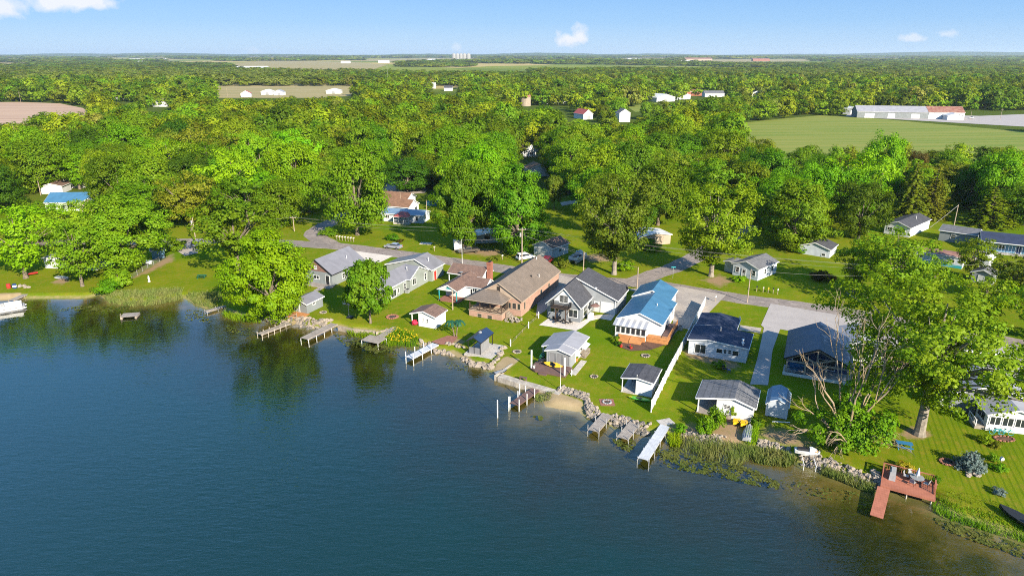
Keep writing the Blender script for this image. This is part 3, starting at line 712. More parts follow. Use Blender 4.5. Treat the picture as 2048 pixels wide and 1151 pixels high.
# 1: two-storey house with the brown gable
h = House('house', 'pale two storey house with brown gable and grey metal roof behind bright trees', (664, 550), 2.7)
h.block(-8.8, 0, 0, 12.3, 2.75, 5.7, wall='pale_siding', roof='metal_roof', trim='black_metal')
h.gable('f', .3, [(-7.9, 3.0), (-.9, 3.0), (-4.4, 5.35)], 'brown_shake')
h.win('f', .3, (628.3, 530.5), (634.3, 538.5), 2, fm='white_paint'); h.win('f', .3, (627, 549), (639, 558.5), 2)
h.win('r', -.3, (683.5, 547), (689, 555), 1, 2); h.win('r', -.3, (703, 541), (709, 548), 1, 2)
h.door('f', .3, -2.0, .95, 2.1, 'black_car', z0=.2)
def _d(m):
    m.box(-8.5, .2, -1.6, .28, -.1, .22, 'grey_wood'); m.prism([(-2.4, -1.62, .2), (-1.2, -1.62, .2), (-1.2, -1.62, .1), (-2.4, -1.62, .1)], (0, -2.4, -.25), 'grey_wood')
h.part('porch_deck', _d); h.pipe(-2, 8, 4.2); h.done()
# 2: small grey boathouse beside it
h = House('boathouse', 'small grey metal roofed boathouse with timber deck half under the bright maple at the shore', (613, 608.7), 2.1, cat='boathouse')
h.block(-4.4, 0, 0, 5.4, 2.1, 3.0, wall='pale_siding', roof='metal_roof')
h.win('r', -.3, (624.5, 602), (630.5, 607.5), 2); h.door('f', .3, -3.3, 1.2, 1.8, 'grey_siding')
h.part('porch_deck', lambda m: m.box(-5.2, .3, -2.6, .28, -.2, .12, 'orange_stain'))
h.part('boat_rack', lambda m: (m.beam((-4.6, -2.2, .5), (-.6, -2.2, .5), .08, .08, 'weathered_wood'), m.beam((-4.4, -2.2, .12), (-4.4, -2.2, 1.0), .1, .1, 'weathered_wood'), m.beam((-.8, -2.2, .12), (-.8, -2.2, 1.0), .1, .1, 'weathered_wood')))
h.done()
# 3: long sage house
h = House('house', 'long sage grey house with low metal gables and a red door', (773, 577.8), 2.8)
h.block(-6.2, .3, 0, 11.5, 2.8, 4.8, xr=-2.5, wall='sage_siding', o=.25)
h.block(7.2, 15.2, -2.6, 1.1, 2.8, 4.75, xr=11.0, wall='sage_siding', axis='x', o=.25, og=.25)
h.block(-10.5, 1.9, 14.9, 20.8, 2.8, 4.9, xr=-2.6, ez0=2.7, wall='sage_siding', o=.3)
h.win('r', .05, (782, 582), (793, 591), 2); h.win('r', .05, (795, 576.5), (799, 585), 1); h.win('r', .05, (807, 566.5), (812, 577), 1, 2)
h.win('r', .85, (824.5, 557.5), (832, 567), 2); h.win('r', .85, (848, 546.5), (852.5, 558), 1, 2)
h.door('r', 1.6, 16.2, 1.0, 2.1, 'red_paint')
h.part('air_conditioner', lambda m: (m.box(.25, 1.05, 6.2, 7.0, 0, .8, 'grey_metal'), m.box(.32, .98, 6.27, 6.93, .802, .84, 'black_metal')))
h.pipe(-1, 9.4, 4.2); h.pipe(-.5, 17.5, 4.2); h.done()
# 4: small white house, brown roof
h = House('house', 'small white house with brown shingle roofs, red brick chimney and open lake porch', (914.3, 582.8), 2.6)
h.block(-4.7, 0, 0, 10.4, 2.6, 3.75, xr=-2.3, wall='white_siding', roof='brown_shingle', wy=(3.2, 10.1), o=.25)
h.block(3.8, 8.9, -2.3, 4.4, 2.6, 4.0, wall='white_siding', roof='brown_shingle', axis='x', o=.3, og=.25)
h.block(9.8, 15.4, -7.8, .8, 2.8, 4.3, wall='white_siding', roof='brown_shingle', axis='x', o=.3, og=.25, wy=(-1.6, .55))
h.W.prism([(-4.4, .25, 2.3), (-.3, .25, 2.3), (-.3, .25, 2.42), (-2.3, .25, 3.52), (-4.4, .25, 2.42)], (0, .1, 0), 'white_siding')
h.gable('f', .25, [(-3.0, 2.75), (-1.6, 2.75), (-2.3, 3.15)], 'teal_paint')
h.posts([(-4.4, .35), (-.35, .35)], 0, 2.3, .16, 'teal_paint'); h.part('porch_floor', lambda m: m.box(-4.6, .1, .05, 3.18, -.25, .22, 'terracotta'))
h.posts([(-7.5, 10.2), (-7.5, 15.1)], 0, 2.65, .16, 'white_paint', 'carport_post')
h.win('f', 3.2, (-4.1, 2.0), (-2.9, 1.0), 2, px=False); h.door('f', 3.2, -2.4, .9, 2.0, 'white_plastic', .22, True)
h.win('r', -.25, (932, 582), (936, 588), 1); h.win('f', 4.1, (945, 576), (954, 585), 2); h.win('f', 4.1, (2.3, 2.0), (3.4, .9), 2, px=False)
for a in (1.0, 2.15): h.part('shutter', lambda m: m.box(a, a + .3, 4.03, 4.09, .9, 2.0, 'black_metal'))
h.part('chimney', lambda m: (m.box(.85, 1.75, 11.9, 13.1, -.2, 5.6, 'brick_red'), m.box(.78, 1.82, 11.83, 13.17, 5.2, 5.45, 'brick_red'), m.box(1.05, 1.55, 12.1, 12.9, 5.6, 5.75, 'black_metal')))
h.part('satellite_dish', lambda m: (m.lathe((-4.2, 9.7, 3.2), [(.02, 0), (.3, .1), (.42, .22)], 12, 'galvanised'), m.cyl((-4.2, 9.7, 2.6), (-4.2, 9.7, 3.2), .04, .04, 6, 'galvanised')))
h.done()
# 5: big tan house
h = House('house', 'large tan and brick house with long brown shingle roof and raised hipped porch', (1044.7, 602.7), 3.3)
h.block(-10.3, 0, 0, 21.3, 3.3, 6.45, xr=-5.1, wall='brick_tan', roof='tan_shingle', trim='tan_siding', o=.35, z0=-.6)
h.gable('f', .3, [(-9.3, 3.45), (-.85, 3.45), (-5.1, 6.1)], 'tan_siding')
h.win('f', .3, (993.8, 572), (1000.5, 585), 1, 2, fm='dark_brown_paint')
for a, b in ((1016.5, 1022.5), (1024.3, 1033), (1035, 1041)): h.win('f', .3, (a, 603.5 + (a - 1016) * .14), (b, 617 + (b - 1022) * .16), 1, fm='tan_siding')
h.win('r', -.35, (1047.6, 604), (1050.6, 617), 1, fm='tan_siding'); h.win('r', -.35, (10.0, 2.4), (11.2, 1.2), 1, px=False, fm='tan_siding'); h.win('r', -.35, (14.5, 2.4), (15.5, 1.2), 1, px=False, fm='tan_siding')
def _p(m):
    m.box(-9.9, -2.9, -3.1, .25, -.7, 1.2, 'brick_tan'); m.box(-10.0, -2.8, -3.2, .29, 1.203, 1.3, 'tan_siding')
h.part('porch_base', _p)
for a in (-8.1, -5.9): h.win('f', -3.1, (a, .75), (a + 1.0, -.15), 1, 2, px=False, fm='tan_siding')
h.posts([(-9.75, -3.0), (-7.6, -3.0), (-5.4, -3.0), (-3.05, -3.0), (-3.05, -.4)], 1.3, 3.45, .16, 'dark_brown_paint')
h.rail([(-9.75, -3.0), (-7.6, -3.0), (-5.4, -3.0), (-3.05, -3.0), (-3.05, -.4)], 1.3, 2.25, 'dark_brown_paint', bars=False, x=True)
def _r(m):
    e = [(-10.5, -3.7), (-2.5, -3.7), (-2.5, .28), (-10.5, .28)]; k = [(-8.0, .28), (-5.3, .28)]; z, Z = 3.5, 4.75
    for q in ([(*e[0], z), (*e[1], z), (*k[1], Z), (*k[0], Z)], [(*e[1], z), (*e[2], z), (*k[1], Z)], [(*e[3], z), (*e[0], z), (*k[0], Z)]):
        m.poly(q, 'tan_shingle')
    m.poly([(*a, z - .12) for a in e], 'tan_siding')
    for a, b in zip(e[:3], e[1:]): m.poly([(*a, z), (*b, z), (*b, z - .12), (*a, z - .12)], 'tan_siding')
    m.poly([(*e[3], z), (*e[0], z), (*e[0], z - .12), (*e[3], z - .12)], 'tan_siding')
h.part('porch_roof', _r)
h.win('f', .3, (-9.2, 3.2), (-6.4, 1.6), 3, px=False, fm='tan_siding'); h.door('f', .3, -4.6, 1.5, 1.95, 'glass', 1.3, fm='dark_brown_paint')
def _s(m):
    rs = random.Random(5)
    for i in range(34): m.rock((-2.5 + rs.uniform(0, 2.9), -1.6 + rs.uniform(-1.6, .6), rs.uniform(-.1, .45)), rs.uniform(.18, .36), 'pale_stone', rs)
h.part('rockery', _s)
h.part('porch_steps', lambda m: [m.box(-2.78 + .32 * i, -2.46 + .32 * i, -1.6, -.2, -.5, 1.1 - .3 * i, 'pale_stone') for i in range(4)])
h.pipe(-2.5, 10.5, 4.8, .3, .12, 'black_metal'); h.pipe(-1.6, 12.5, 4.3); h.pipe(-4.6, 18.5, 6.1, .5)
h.done()
# 6: white shed with brown roof
h = House('boathouse', 'little white boathouse under a brown shingle gable, red cover stored in its open bay', (871.3, 634.7), 2.4, cat='boathouse')
h.block(-5.6, 0, 0, 4.5, 2.4, 3.25, xr=-2.7, wall='white_siding', roof='brown_shingle', wx=(-3.9, -.3))
h.posts([(-5.3, .35), (-5.3, 4.1)], -.1, 2.3, .14, 'white_paint')
h.win('f', .3, (846.3, 634.5), (849.3, 644), 1); h.win('f', .3, (852.5, 637), (857.5, 645), 1, 2)
h.done()
# 7: steep grey house with balcony
h = House('house', 'steep gabled grey house with dark shingles and timber balcony above a patio', (1162.3, 616.8), 3.0)
h.block(-7.2, 0, 0, 7.6, 3.0, 6.6, xr=-3.5, wall='slate_siding', roof='charcoal_shingle', o=.25, og=.3)
h.block(-7.3, 5.25, 6.9, 14.4, 3.0, 6.62, xr=-3.45, wall='grey_siding', roof='charcoal_shingle', o=.3, og=.3)
h.block(10.9, 14.1, 0, 5.3, 3.3, 4.6, wall='grey_siding', roof='charcoal_shingle', axis='x', walls=False, trim=None)
h.gable('f', .3, [(-5.6, 3.75), (-1.4, 3.75), (-3.5, 6.2)], 'white_siding')
h.win('f', .3, (1119.5, 588.5), (1136.5, 606.5), 2, name='balcony_door'); h.win('f', .3, (1100, 611.5), (1118, 626), 2, 1); h.win('f', .3, (1137, 617), (1155.5, 636), 2, 1, name='patio_door')
h.win('r', -.25, (1166.5, 615), (1173.5, 626), 1, 2); h.win('r', -.25, (1177, 604.5), (1183.5, 615.5), 1, 2); h.win('r', -.25, (1185.5, 601), (1189.5, 611), 1, 2)
h.door('f', 7.2, .35, .95, 2.1, 'white_plastic', 0, True); h.door('f', 7.2, 1.75, 2.75, 2.2, 'white_plastic', 0, name='garage_door')
h.posts([(4.6, 7.1)], 0, 2.7, .2, 'white_paint')
def _b(m):
    m.box(-5.6, -2.0, -1.5, .25, 2.85, 3.0, 'dark_brown_paint')
    for x in (-4.6, -2.6):
        m.beam((x, -1.3, 0), (x, -1.3, 2.85), .18, .18, 'dark_brown_paint'); m.beam((x, -1.25, 1.6), (x + .75, -1.25, 2.85), .12, .12, 'dark_brown_paint')
h.part('balcony', _b); h.rail([(-5.55, .2), (-5.55, -1.45), (-2.05, -1.45), (-2.05, .2)], 3.0, 3.9, 'black_metal', .18)
h.part('roof_vent', lambda m: m.lathe((.6, 7.0, 5.0), [(.28, 0), (.28, .05), (.05, .12)], 10, 'white_plastic'))
h.done()
# 8: blue metal roofs
h = House('house', 'white house with two bright blue metal roofs, glazed sunroom and orange timber steps', (1326.1, 649.5), 3.0)
h.block(-8.5, 0, 0, 12.4, 3.0, 4.6, xr=-4.25, wall='white_siding', roof='blue_metal_roof', o=.3, trim='white_paint')
h.block(-8.9, -1.3, 12.75, 20.1, 3.0, 4.75, xr=-4.95, wall='white_siding', roof='blue_metal_roof', trim='white_paint')
def _r(m):
    n = 12; x0, x1, y0, y1, z0, z1 = -8.5, -2.0, -2.1, .25, 2.42, 3.0
    for i in range(n):
        a, b_ = x0 + (x1 - x0) * i / n, x0 + (x1 - x0) * (i + 1) / n - .012
        m.prism([(a, y0, z0), (b_, y0, z0), (b_, y1, z1), (a, y1, z1)], (0, 0, .07), 'white_metal_roof' if i % 2 else 'porch_panel')
h.part('sunroom_roof', _r)
def _w(m):
    x0, x1, y0 = -8.1, -2.5, -1.7
    m.box(x0, x1, y0, y0 + .12, -.2, 1.0, 'white_paint'); m.box(x0, x1, y0, y0 + .12, 2.2, 2.4, 'white_paint'); m.box(x1 - .12, x1, y0 + .125, .29, -.2, 2.55, 'white_paint'); m.box(x0, x0 + .12, y0 + .125, .29, -.2, 2.55, 'white_paint')
    for i in range(7):
        a = x0 + (x1 - x0 - .14) * i / 6; m.box(a, a + .14, y0 + .003, y0 + .117, 1.003, 2.197, 'white_paint')
h.part('sunroom', _w)
for i in range(6):
    a = -8.1 + 5.46 * i / 6 + .14; h.win('f', -1.66, (a + .01, 2.19), (a + .75, 1.01), 1, px=False, w=.04)
h.win('r', -.3, (1330, 650), (1334, 658), 1); h.win('r', -.3, (6.5, 2.3), (7.4, 1.2), 1, px=False); h.win('r', -.3, (9.5, 2.3), (10.4, 1.2), 1, px=False); h.win('r', -1.6, (14.5, 2.3), (15.6, 1.2), 2, px=False); h.win('r', -1.6, (17.2, 2.3), (18.2, 1.2), 2, px=False)
def _st(m):
    for i in range(4): m.box(-7.2, -5.2, -2.5 - .4 * i, -2.1 - .4 * i, -.1, .75 - .19 * i, 'orange_stain')
    m.box(-7.4, -2.6, -2.1, -1.72, -.1, .78, 'orange_stain')
    m.prism([(-5.1, -2.15, -.1), (-3.0, -2.15, -.1), (-3.0, -2.15, .75), (-5.1, -2.15, .75)], (0, -1.4, -.45), 'orange_stain')
h.part('steps', _st)
h.part('side_deck', lambda m: (m.box(-2.4, 1.4, -1.6, .25, -.1, .78, 'orange_stain'), m.box(-.2, 1.4, .28, 7.2, -.1, .7, 'brown_deck'), m.box(-2.4, 1.3, -1.68, -1.62, .79, 1.2, 'orange_stain')))
h.rail([(1.3, -1.5), (1.3, 7.0)], .75, 1.65, 'orange_stain', .3)
h.part('air_conditioner', lambda m: (m.box(1.6, 2.4, 6.0, 6.8, 0, .8, 'galvanised'), m.box(1.68, 2.32, 6.08, 6.72, .802, .84, 'black_metal')))
h.pipe(-2.6, 6.6, 3.9, .45); h.done()
# 9: grey cabin with deck
h = House('cabin', 'small grey cabin with pale metal roof, screened front and brown deck near the sea wall', (1143.5, 709.5), 2.6, cat='cabin')
h.block(-4.7, 0, 0, 2.35, 2.6, 3.25, xr=-2.35, wall='grey_siding', roof='pale_metal_roof', og=.3, wy=(.3, 2.6), t=.12)
h.block(-6.1, .25, 2.35, 8.4, 2.6, 3.28, xr=-2.35, ez0=2.2, wall='white_siding', roof='pale_metal_roof', wx=(-4.4, -.3), t=.12)
h.posts([(-5.9, 2.6), (-5.9, 8.1)], 0, 2.05, .14, 'white_paint')
for a in (-3.95, -2.75, -1.55): h.win('f', .3, (a, 2.35), (a + 1.1, .4), 1, px=False, fm='grey_metal', name='screen_door', pane='grey_screen')
h.win('r', -.3, (4.2, 2.0), (4.9, 1.3), 1, px=False)
h.part('awning', lambda m: m.prism([(-.28, 4.9, 2.0), (-.28, 7.6, 2.0), (-.28, 7.6, 1.94), (-.28, 4.9, 1.94)], (1.0, 0, -.35), 'blue_white_siding'))
h.part('shelf', lambda m: (m.box(-.25, .75, 5.0, 7.6, .75, .85, 'weathered_wood'), m.box(-.25, .75, 5.0, 7.6, .05, .12, 'weathered_wood'), m.box(.6, .7, 5.0, 5.1, .12, .75, 'weathered_wood'), m.box(.6, .7, 7.5, 7.6, .12, .75, 'weathered_wood')))
def _d(m):
    m.prism([(-6.1, -2.6, .05), (-5.2, -3.2, .05), (.1, -3.2, .05), (.1, .27, .05), (-6.1, .27, .05)], (0, 0, .28), 'brown_deck'); m.box(-4.3, -2.9, -3.75, -3.22, 0, .18, 'brown_deck')
    m.box(.3, 1.3, -1.6, 4.0, -.05, .10, 'concrete')
h.part('deck', _d); h.posts([(-5.9, -2.5), (-.05, -3.05)], .33, 3.4, .2, 'white_paint', 'deck_post')
h.posts([(.75, -2.0)], 0, 1.1, .12, 'white_paint', 'deck_post'); h.done()
# 10: navy pavilion on the boulders
h = House('pavilion', 'open pavilion with navy metal gable and grey mesh screens on the boulder point', (961.8, 685.7), 2.3, cat='pavilion')
h.block(-2.75, 0, 0, 5.0, 2.3, 3.1, roof='navy_metal_roof', walls=False, trim='black_metal', t=.08)
h.posts([(-2.5, .15), (-.2, .15), (-2.5, 4.85), (-.2, 4.85), (-1.35, .15)], 0, 2.25, .1, 'black_metal')
h.part('screen', lambda m: (m.box(-.22, -.19, .22, 3.5, .1, 1.9, 'grey_screen'), m.box(-2.3, -.35, .14, .17, .1, 1.2, 'grey_screen')))
h.part('floor', lambda m: m.box(-3.0, 2.2, -.5, 5.3, -.3, .06, 'concrete'))
h.part('roof_vent', lambda m: m.lathe((-1.37, 2.5, 3.0), [(.3, 0), (.3, .18), (.05, .3)], 8, 'grey_metal')); h.done()
# 11: white shed by the fence
h = House('shed', 'white shed under a flat dark membrane roof, left half open, beside the long white fence', (1307.8, 766.2), 2.5, cat='shed')
h.block(-4.95, 0, 0, 5.4, 2.5, 2.9, xr=-2.5, wall='white_siding', roof='charcoal_shingle', wx=(-2.7, -.25), trim='white_paint', t=.12)
h.W.box(-4.7, -2.72, 4.95, 5.08, -.2, 2.4, 'navy_paint')
h.posts([(-4.75, .35), (-4.75, 5.0)], 0, 2.4, .12, 'white_paint'); h.part('floor', lambda m: m.box(-4.9, -2.72, .2, 4.94, -.1, .1, 'concrete'))
h.part('workbench', lambda m: (m.box(-4.3, -2.9, 3.9, 4.8, .75, .85, 'navy_paint'), m.box(-4.2, -4.1, 4.0, 4.1, .1, .75, 'black_metal'), m.box(-3.1, -3.0, 4.0, 4.1, .1, .75, 'black_metal')))
h.pipe(-2.6, .25, 2.85, .35, .04); h.done()
# 12: dark flat-roofed house
h = House('house', 'low pale bungalow with dark blue membrane roof between white fence and gravel drive', (1498, 697.4), 2.8)
h.block(-9.9, 0, .2, 7.2, 2.75, 3.25, xr=-6.4, wall='blue_white_siding', roof='dark_membrane', o=.25, t=.14)
h.block(-9.7, -2.8, 7.21, 13.7, 2.83, 3.27, xr=-6.4, ez1=2.75, wall='blue_white_siding', roof='dark_membrane', o=.25, t=.14)
h.win('f', .5, (1390, 686), (1411, 708), 2, name='patio_door'); h.win('f', .5, (1432.5, 695), (1445, 707), 1); h.win('f', .5, (1447.5, 697), (1453.5, 707.5), 1, 2); h.win('f', .5, (1456, 698), (1462.5, 708.5), 1, 2); h.win('f', .5, (1464.5, 699.5), (1477.5, 713), 1)
h.win('r', -.25, (3, 2.1), (4, 1.1), 1, px=False)
h.pipe(-5.2, 5.2, 3.1, .6, .12, 'galvanised'); h.pipe(-1.2, 2.2, 2.85, .55, .14); h.pipe(-1.1, 1.2, 2.85, .35, .16); h.pipe(-2.9, 12.9, 2.8, .5, .08); h.done()
# 13: navy timber-frame house
h = House('house', 'navy metal roofed house with open timber truss porch behind the bare dead tree', (1703.4, 736.6), 2.9)
h.block(-9.6, .2, 0, 12.4, 2.9, 5.25, xr=-4.85, wall='navy_paint', roof='navy_metal_roof', o=.35, wy=(3.3, 12.1), trim='black_metal')
def _t(m):
    y = .25
    for a, b in (((-9.2, 2.45), (-.3, 2.45)), ((-9.2, 2.75), (-4.85, 4.9)), ((-.3, 2.75), (-4.85, 4.9)), ((-4.85, 2.5), (-4.85, 4.85)), ((-4.85, 2.7), (-7.2, 3.7)), ((-4.85, 2.7), (-2.5, 3.7))):
        m.beam((a[0], y, a[1]), (b[0], y, b[1]), .2, .26, 'weathered_wood')
h.part('truss', _t); h.posts([(-9.1, .25), (-6.4, .25), (-3.4, .25), (-.4, .25)], .4, 2.35, .26, 'weathered_wood')
h.part('porch_floor', lambda m: (m.box(-9.5, .1, .0, 3.28, -.2, .4, 'concrete'), m.box(-9.55, .15, -.08, -.005, .1, .55, 'white_paint')))
h.rail([(-9.1, .25), (-6.4, .25)], .45, 1.35, 'black_metal', .2); h.win('f', 3.3, (-8.4, 2.3), (-6.0, .6), 2, px=False, name='patio_door'); h.win('f', 3.3, (-4.6, 2.3), (-2.0, .6), 2, px=False, name='patio_door')
h.part('sofa', lambda m: (m.box(-8.6, -6.6, 1.6, 2.4, .42, .85, 'blue_paint'), m.box(-8.6, -6.6, 2.4, 2.6, .42, 1.25, 'blue_paint'))); h.done()
h = House('garage', 'long pale metal roofed garage half hidden by the big elm beside the navy house', (1760, 700), 2.6, cat='garage')
h.block(-6.0, 0, 0, 9, 2.6, 3.5, wall='white_siding', roof='pale_metal_roof'); h.win('f', .3, (-4, 2), (-2.6, 1), 2, px=False); h.done()
# 14: grey shingle cabin
h = House('cabin', 'squat white cabin with wide grey shingle roof and corner porch behind the cattails', (1510, 814.3), 2.4, cat='cabin')
h.block(-7.9, .2, -.3, 5.8, 2.4, 3.35, xr=-2.75, wall='white_siding', roof='grey_shingle', wx=(-5.05, -.15), o=.3)
h.win('f', 0.0, (1447.5, 806.5), (1460.5, 819), 2, 3); h.posts([(-7.5, .1), (-7.5, 5.3)], -.1, 2.25, .16, 'white_paint'); h.W.box(-7.4, -5.07, 4.9, 5.02, -.2, 2.3, 'brown_deck')
h.part('flower_box', lambda m: (m.box(-5.0, -2.9, -.5, -.03, .1, .5, 'weathered_wood')))
h.part('porch_floor', lambda m: m.box(-7.7, -5.1, -.2, 4.9, -.1, .12, 'grey_wood')); h.part('brick_step', lambda m: m.box(-5.2, -2.9, -1.1, -.52, -.15, .08, 'brick_red')); h.done()
# 15: gambrel shed
h = House('shed', 'small gambrel-roofed garden shed with blue grey metal roof beside the dead tree', (1578.4, 815.3), 1.95, cat='shed')
gp = [(-3.05, 1.95), (-2.55, 2.55), (-1.52, 2.95), (-.5, 2.55), (0, 1.95)]
h.block(-3.05, 0, 0, 4.9, 1.95, 2.95, wall='blue_white_siding', roof='shed_metal_roof', prof=gp, o=.08, og=.12, t=.07, trim='white_paint', z0=.1)
h.part('skid', lambda m: (m.box(-2.8, -2.6, .05, 4.85, -.1, .095, 'weathered_wood'), m.box(-.4, -.2, .05, 4.85, -.1, .095, 'weathered_wood'))); h.win('b', 4.78, (-1.9, 1.8), (-1.1, .1), 1, px=False, name='door'); h.done()
# right-edge house and outbuildings
h = House('house', 'white house with glazed sunroom and steep grey roof at the right edge of the lawn', (2100, 840), 2.6, rot=-14)
h.block(-7.2, 0, 0, 4.2, 2.5, 3.6, wall='white_siding', roof='pale_metal_roof', o=.25); h.block(-10.2, 0, 4.6, 12, 2.9, 4.8, wall='slate_siding', roof='pale_metal_roof')
for a in (-6.7, -5.2, -3.7, -2.2): h.win('f', .3, (a, 2.2), (a + 1.35, .9), 2, px=False)
h.win('l', -6.95, (1.0, 2.2), (3.4, .9), 2, px=False); h.part('porch_step', lambda m: m.box(-8.2, -7.0, .4, 3.0, -.1, .5, 'grey_wood')); h.rail([(-8.1, .5), (-8.1, 3.0)], .5, 1.3, 'white_paint', .5); h.done()
h = House('shed', 'white shed with pale roof behind the low branches of the big elm', (1955, 800), 2.1, rot=-18, cat='shed')
h.block(-4.6, 0, 0, 4, 2.1, 2.9, wall='white_siding', roof='white_metal_roof'); h.win('f', .3, (-3.6, 1.7), (-2.4, .9), 2, px=False); h.done()

# ---- across the road
h = House('house', 'white house with rusty brown shingle gable beyond the red porch roof', (817.2, 415.4), 3.0, rot=-20)
h.block(0, 7.5, -13, 0, 3.0, 4.8, wall='white_siding', roof='rust_shingle', axis='x'); h.win('f', .3, (-4.5, 2.2), (-3.5, 1.0), 1, px=False); h.win('r', -.3, (1.4, 2.2), (2.4, 1.2), 1, px=False); h.win('r', -.3, (4.4, 2.3), (6.2, .9), 2, px=False); h.done()
h = House('house', 'smaller rusty brown roofed house behind the rusty gable', (814.7, 398.8), 3.0, rot=-20)
h.block(0, 6.5, -11, 0, 3.0, 4.6, wall='blue_white_siding', roof='rust_shingle', axis='x'); h.win('r', -.3, (2, 2.3), (4.2, .8), 2, px=False); h.done()
h = House('house', 'low pale cottage with grey metal roof and red porch roof beside the big maple', (846, 431), 2.5, rot=-14)
h.block(0, 6.5, -13.5, 0, 2.5, 3.5, wall='blue_white_siding', roof='shed_metal_roof', axis='x'); h.win('f', .3, (-2.6, 2.1), (-1.7, .7), 1, 2, px=False); h.win('r', -.3, (2, 2.0), (3, 1.0), 1, px=False); h.win('f', .3, (-12.2, 2.1), (-11, 1.0), 2, px=False)
def _pr(m):
    e = [(-8.6, -2.7), (-3.6, -2.7), (-3.9, .3), (-8.3, .3)]; k = [(-7.2, .3), (-5.0, .3)]
    m.poly([(*e[0], 2.3), (*e[1], 2.3), (*k[1], 3.3), (*k[0], 3.3)], 'red_roof'); m.poly([(*e[1], 2.3), (*e[2], 2.3), (*k[1], 3.3)], 'red_roof'); m.poly([(*e[3], 2.3), (*e[0], 2.3), (*k[0], 3.3)], 'red_roof'); m.poly([(*q, 2.2) for q in e], 'white_paint')
    for a_, b_ in zip(e[:3], e[1:]): m.poly([(*a_, 2.3), (*b_, 2.3), (*b_, 2.2), (*a_, 2.2)], 'white_paint')
h.part('porch_roof', _pr)
h.posts([(-8.4, -2.5), (-6.9, -2.5), (-5.3, -2.5), (-3.8, -2.5)], 0, 2.2, .14, 'white_paint'); h.part('porch_floor', lambda m: m.box(-8.5, -3.7, -2.6, .25, -.1, .5, 'concrete')); h.rail([(-8.4, -2.5), (-3.8, -2.5)], .5, 1.3, 'white_paint', .4); h.done()
h = House('garage', 'white garage with dark red brown roof across the road beside the parked red car', (1105.3, 497.2), 2.7, rot=-40, cat='garage')
h.block(-6.4, 0, 0, 7.4, 2.7, 4.1, wall='blue_white_siding', roof='brown_shingle'); h.door('f', .3, -5.2, 3.4, 2.2, 'white_plastic', name='garage_door'); h.win('r', -.3, (3, 2), (4, 1), 2, px=False); h.done()
h = House('house', 'pale blue white cottage with grey shingle roof under the branches beside the side road', (1518.7, 538.7), 2.8, rot=-47)
h.block(-6.8, 0, 0, 9.2, 2.8, 4.1, wall='blue_white_siding', roof='grey_shingle'); h.block(-9.6, -6.6, 1.2, 5, 2.5, 2.9, wall='blue_white_siding', roof='grey_shingle')
for a in (-5.8, -1.8): h.win('f', .3, (a, 2.2), (a + .9, .9), 1, 2, px=False)
for a in (3, 6.3): h.win('r', -.3, (a, 2.2), (a + .9, .9), 1, 2, px=False)
h.door('f', .3, -4.2, .9, 2.0, 'white_plastic', lite=True); h.done()
h = House('shed', 'low white shed with dark roof in the shade beyond the mown back lawn', (1662.7, 499.9), 2.2, rot=-38, cat='shed')
h.block(-7.9, 0, 0, 7, 2.2, 3.5, wall='blue_white_siding', roof='charcoal_shingle'); h.win('f', .3, (-2.2, 1.0), (-1.2, .3), 1, px=False); h.done()
h = House('house', 'white bungalow with low dark shingle roof in front of the tall spruces', (1822.7, 456), 2.8, rot=-48)
h.block(-7.2, 0, 0, 16, 2.8, 4.1, wall='white_siding', roof='charcoal_shingle'); h.win('f', .3, (-3.0, 2.1), (-1.4, 1.1), 2, px=False); h.win('f', .3, (-6.2, 2.1), (-4.8, 1.1), 2, px=False); h.pipe(-2.0, 9, 3.5, .9); h.done()
h = House('house', 'plain grey sided house with grey roof and one square window', (1877.6, 459.6), 2.9, rot=-42)
h.block(0, 6.5, 0, 9, 2.9, 3.8, xr=4.5, wall='pale_siding', roof='grey_shingle', axis='x'); h.win('f', .3, (3.0, 2.2), (4.2, 1.0), 1, 2, px=False); h.done()
h = House('house', 'long blue house with dark metal roof and slatted blue porch in deep shade', (1963, 481.6), 3.0, rot=-28)
h.block(0, 9, 0, 24, 3.0, 4.6, xr=5, wall='blue_siding', roof='dark_membrane', axis='x', wy=(.3, 23.7), wx=(2.2, 8.7)); h.rail([(.4, .4), (23.6, .4)], .2, 2.7, 'blue_white_siding', .7, name='slat_screen'); h.part('porch_floor', lambda m: m.box(.1, 23.9, .1, 2.18, -.1, .2, 'concrete'))
h.win('f', 2.2, (4, 2.1), (5.4, 1.0), 2, px=False); h.win('f', 2.2, (12, 2.1), (13.4, 1.0), 2, px=False); h.door('f', 2.2, 8, .9, 2.0, 'navy_paint', .2); h.done()
h = House('mobile_home', 'blue mobile home with rusty red flat roof behind the airy roadside tree', (1824, 500), 2.7, rot=-40, cat='mobile home')
h.block(0, 5.5, 0, 11, 2.7, 3.0, wall='blue_white_siding', roof='rust_roof', axis='x', o=.15, og=.15)
for a in (1.2, 4.6, 8.0): h.win('f', .15, (a, 2.0), (a + 1.2, 1.1), 2, px=False)
h.part('skirting', lambda m: m.box(.2, 10.8, .08, .145, -.2, .7, 'teal_paint')); h.pipe(5, .6, 2.7, .9, .06); h.done()
h = House('shed', 'small white gabled shed leaning bright beside the blue house', (1982, 519), 2.3, rot=-48, cat='shed')
h.block(-3.6, 0, 0, 4, 2.3, 3.4, wall='white_siding', roof='white_metal_roof'); h.door('f', .3, -2.4, 1.1, 1.8, 'white_plastic'); h.done()
h = House('shed', 'small grey shingled shed at the road behind the big elm crown', (1990, 552), 2.3, rot=-46, cat='shed')
h.block(-4.6, 0, 0, 4.4, 2.3, 3.3, wall='grey_siding', roof='grey_shingle'); h.door('f', .3, -3, 1.1, 1.8, 'white_plastic'); h.done()
h = House('house', 'house with bright blue metal roof and tan gable among the trees on the left', (196, 404), 3.0, rot=4)
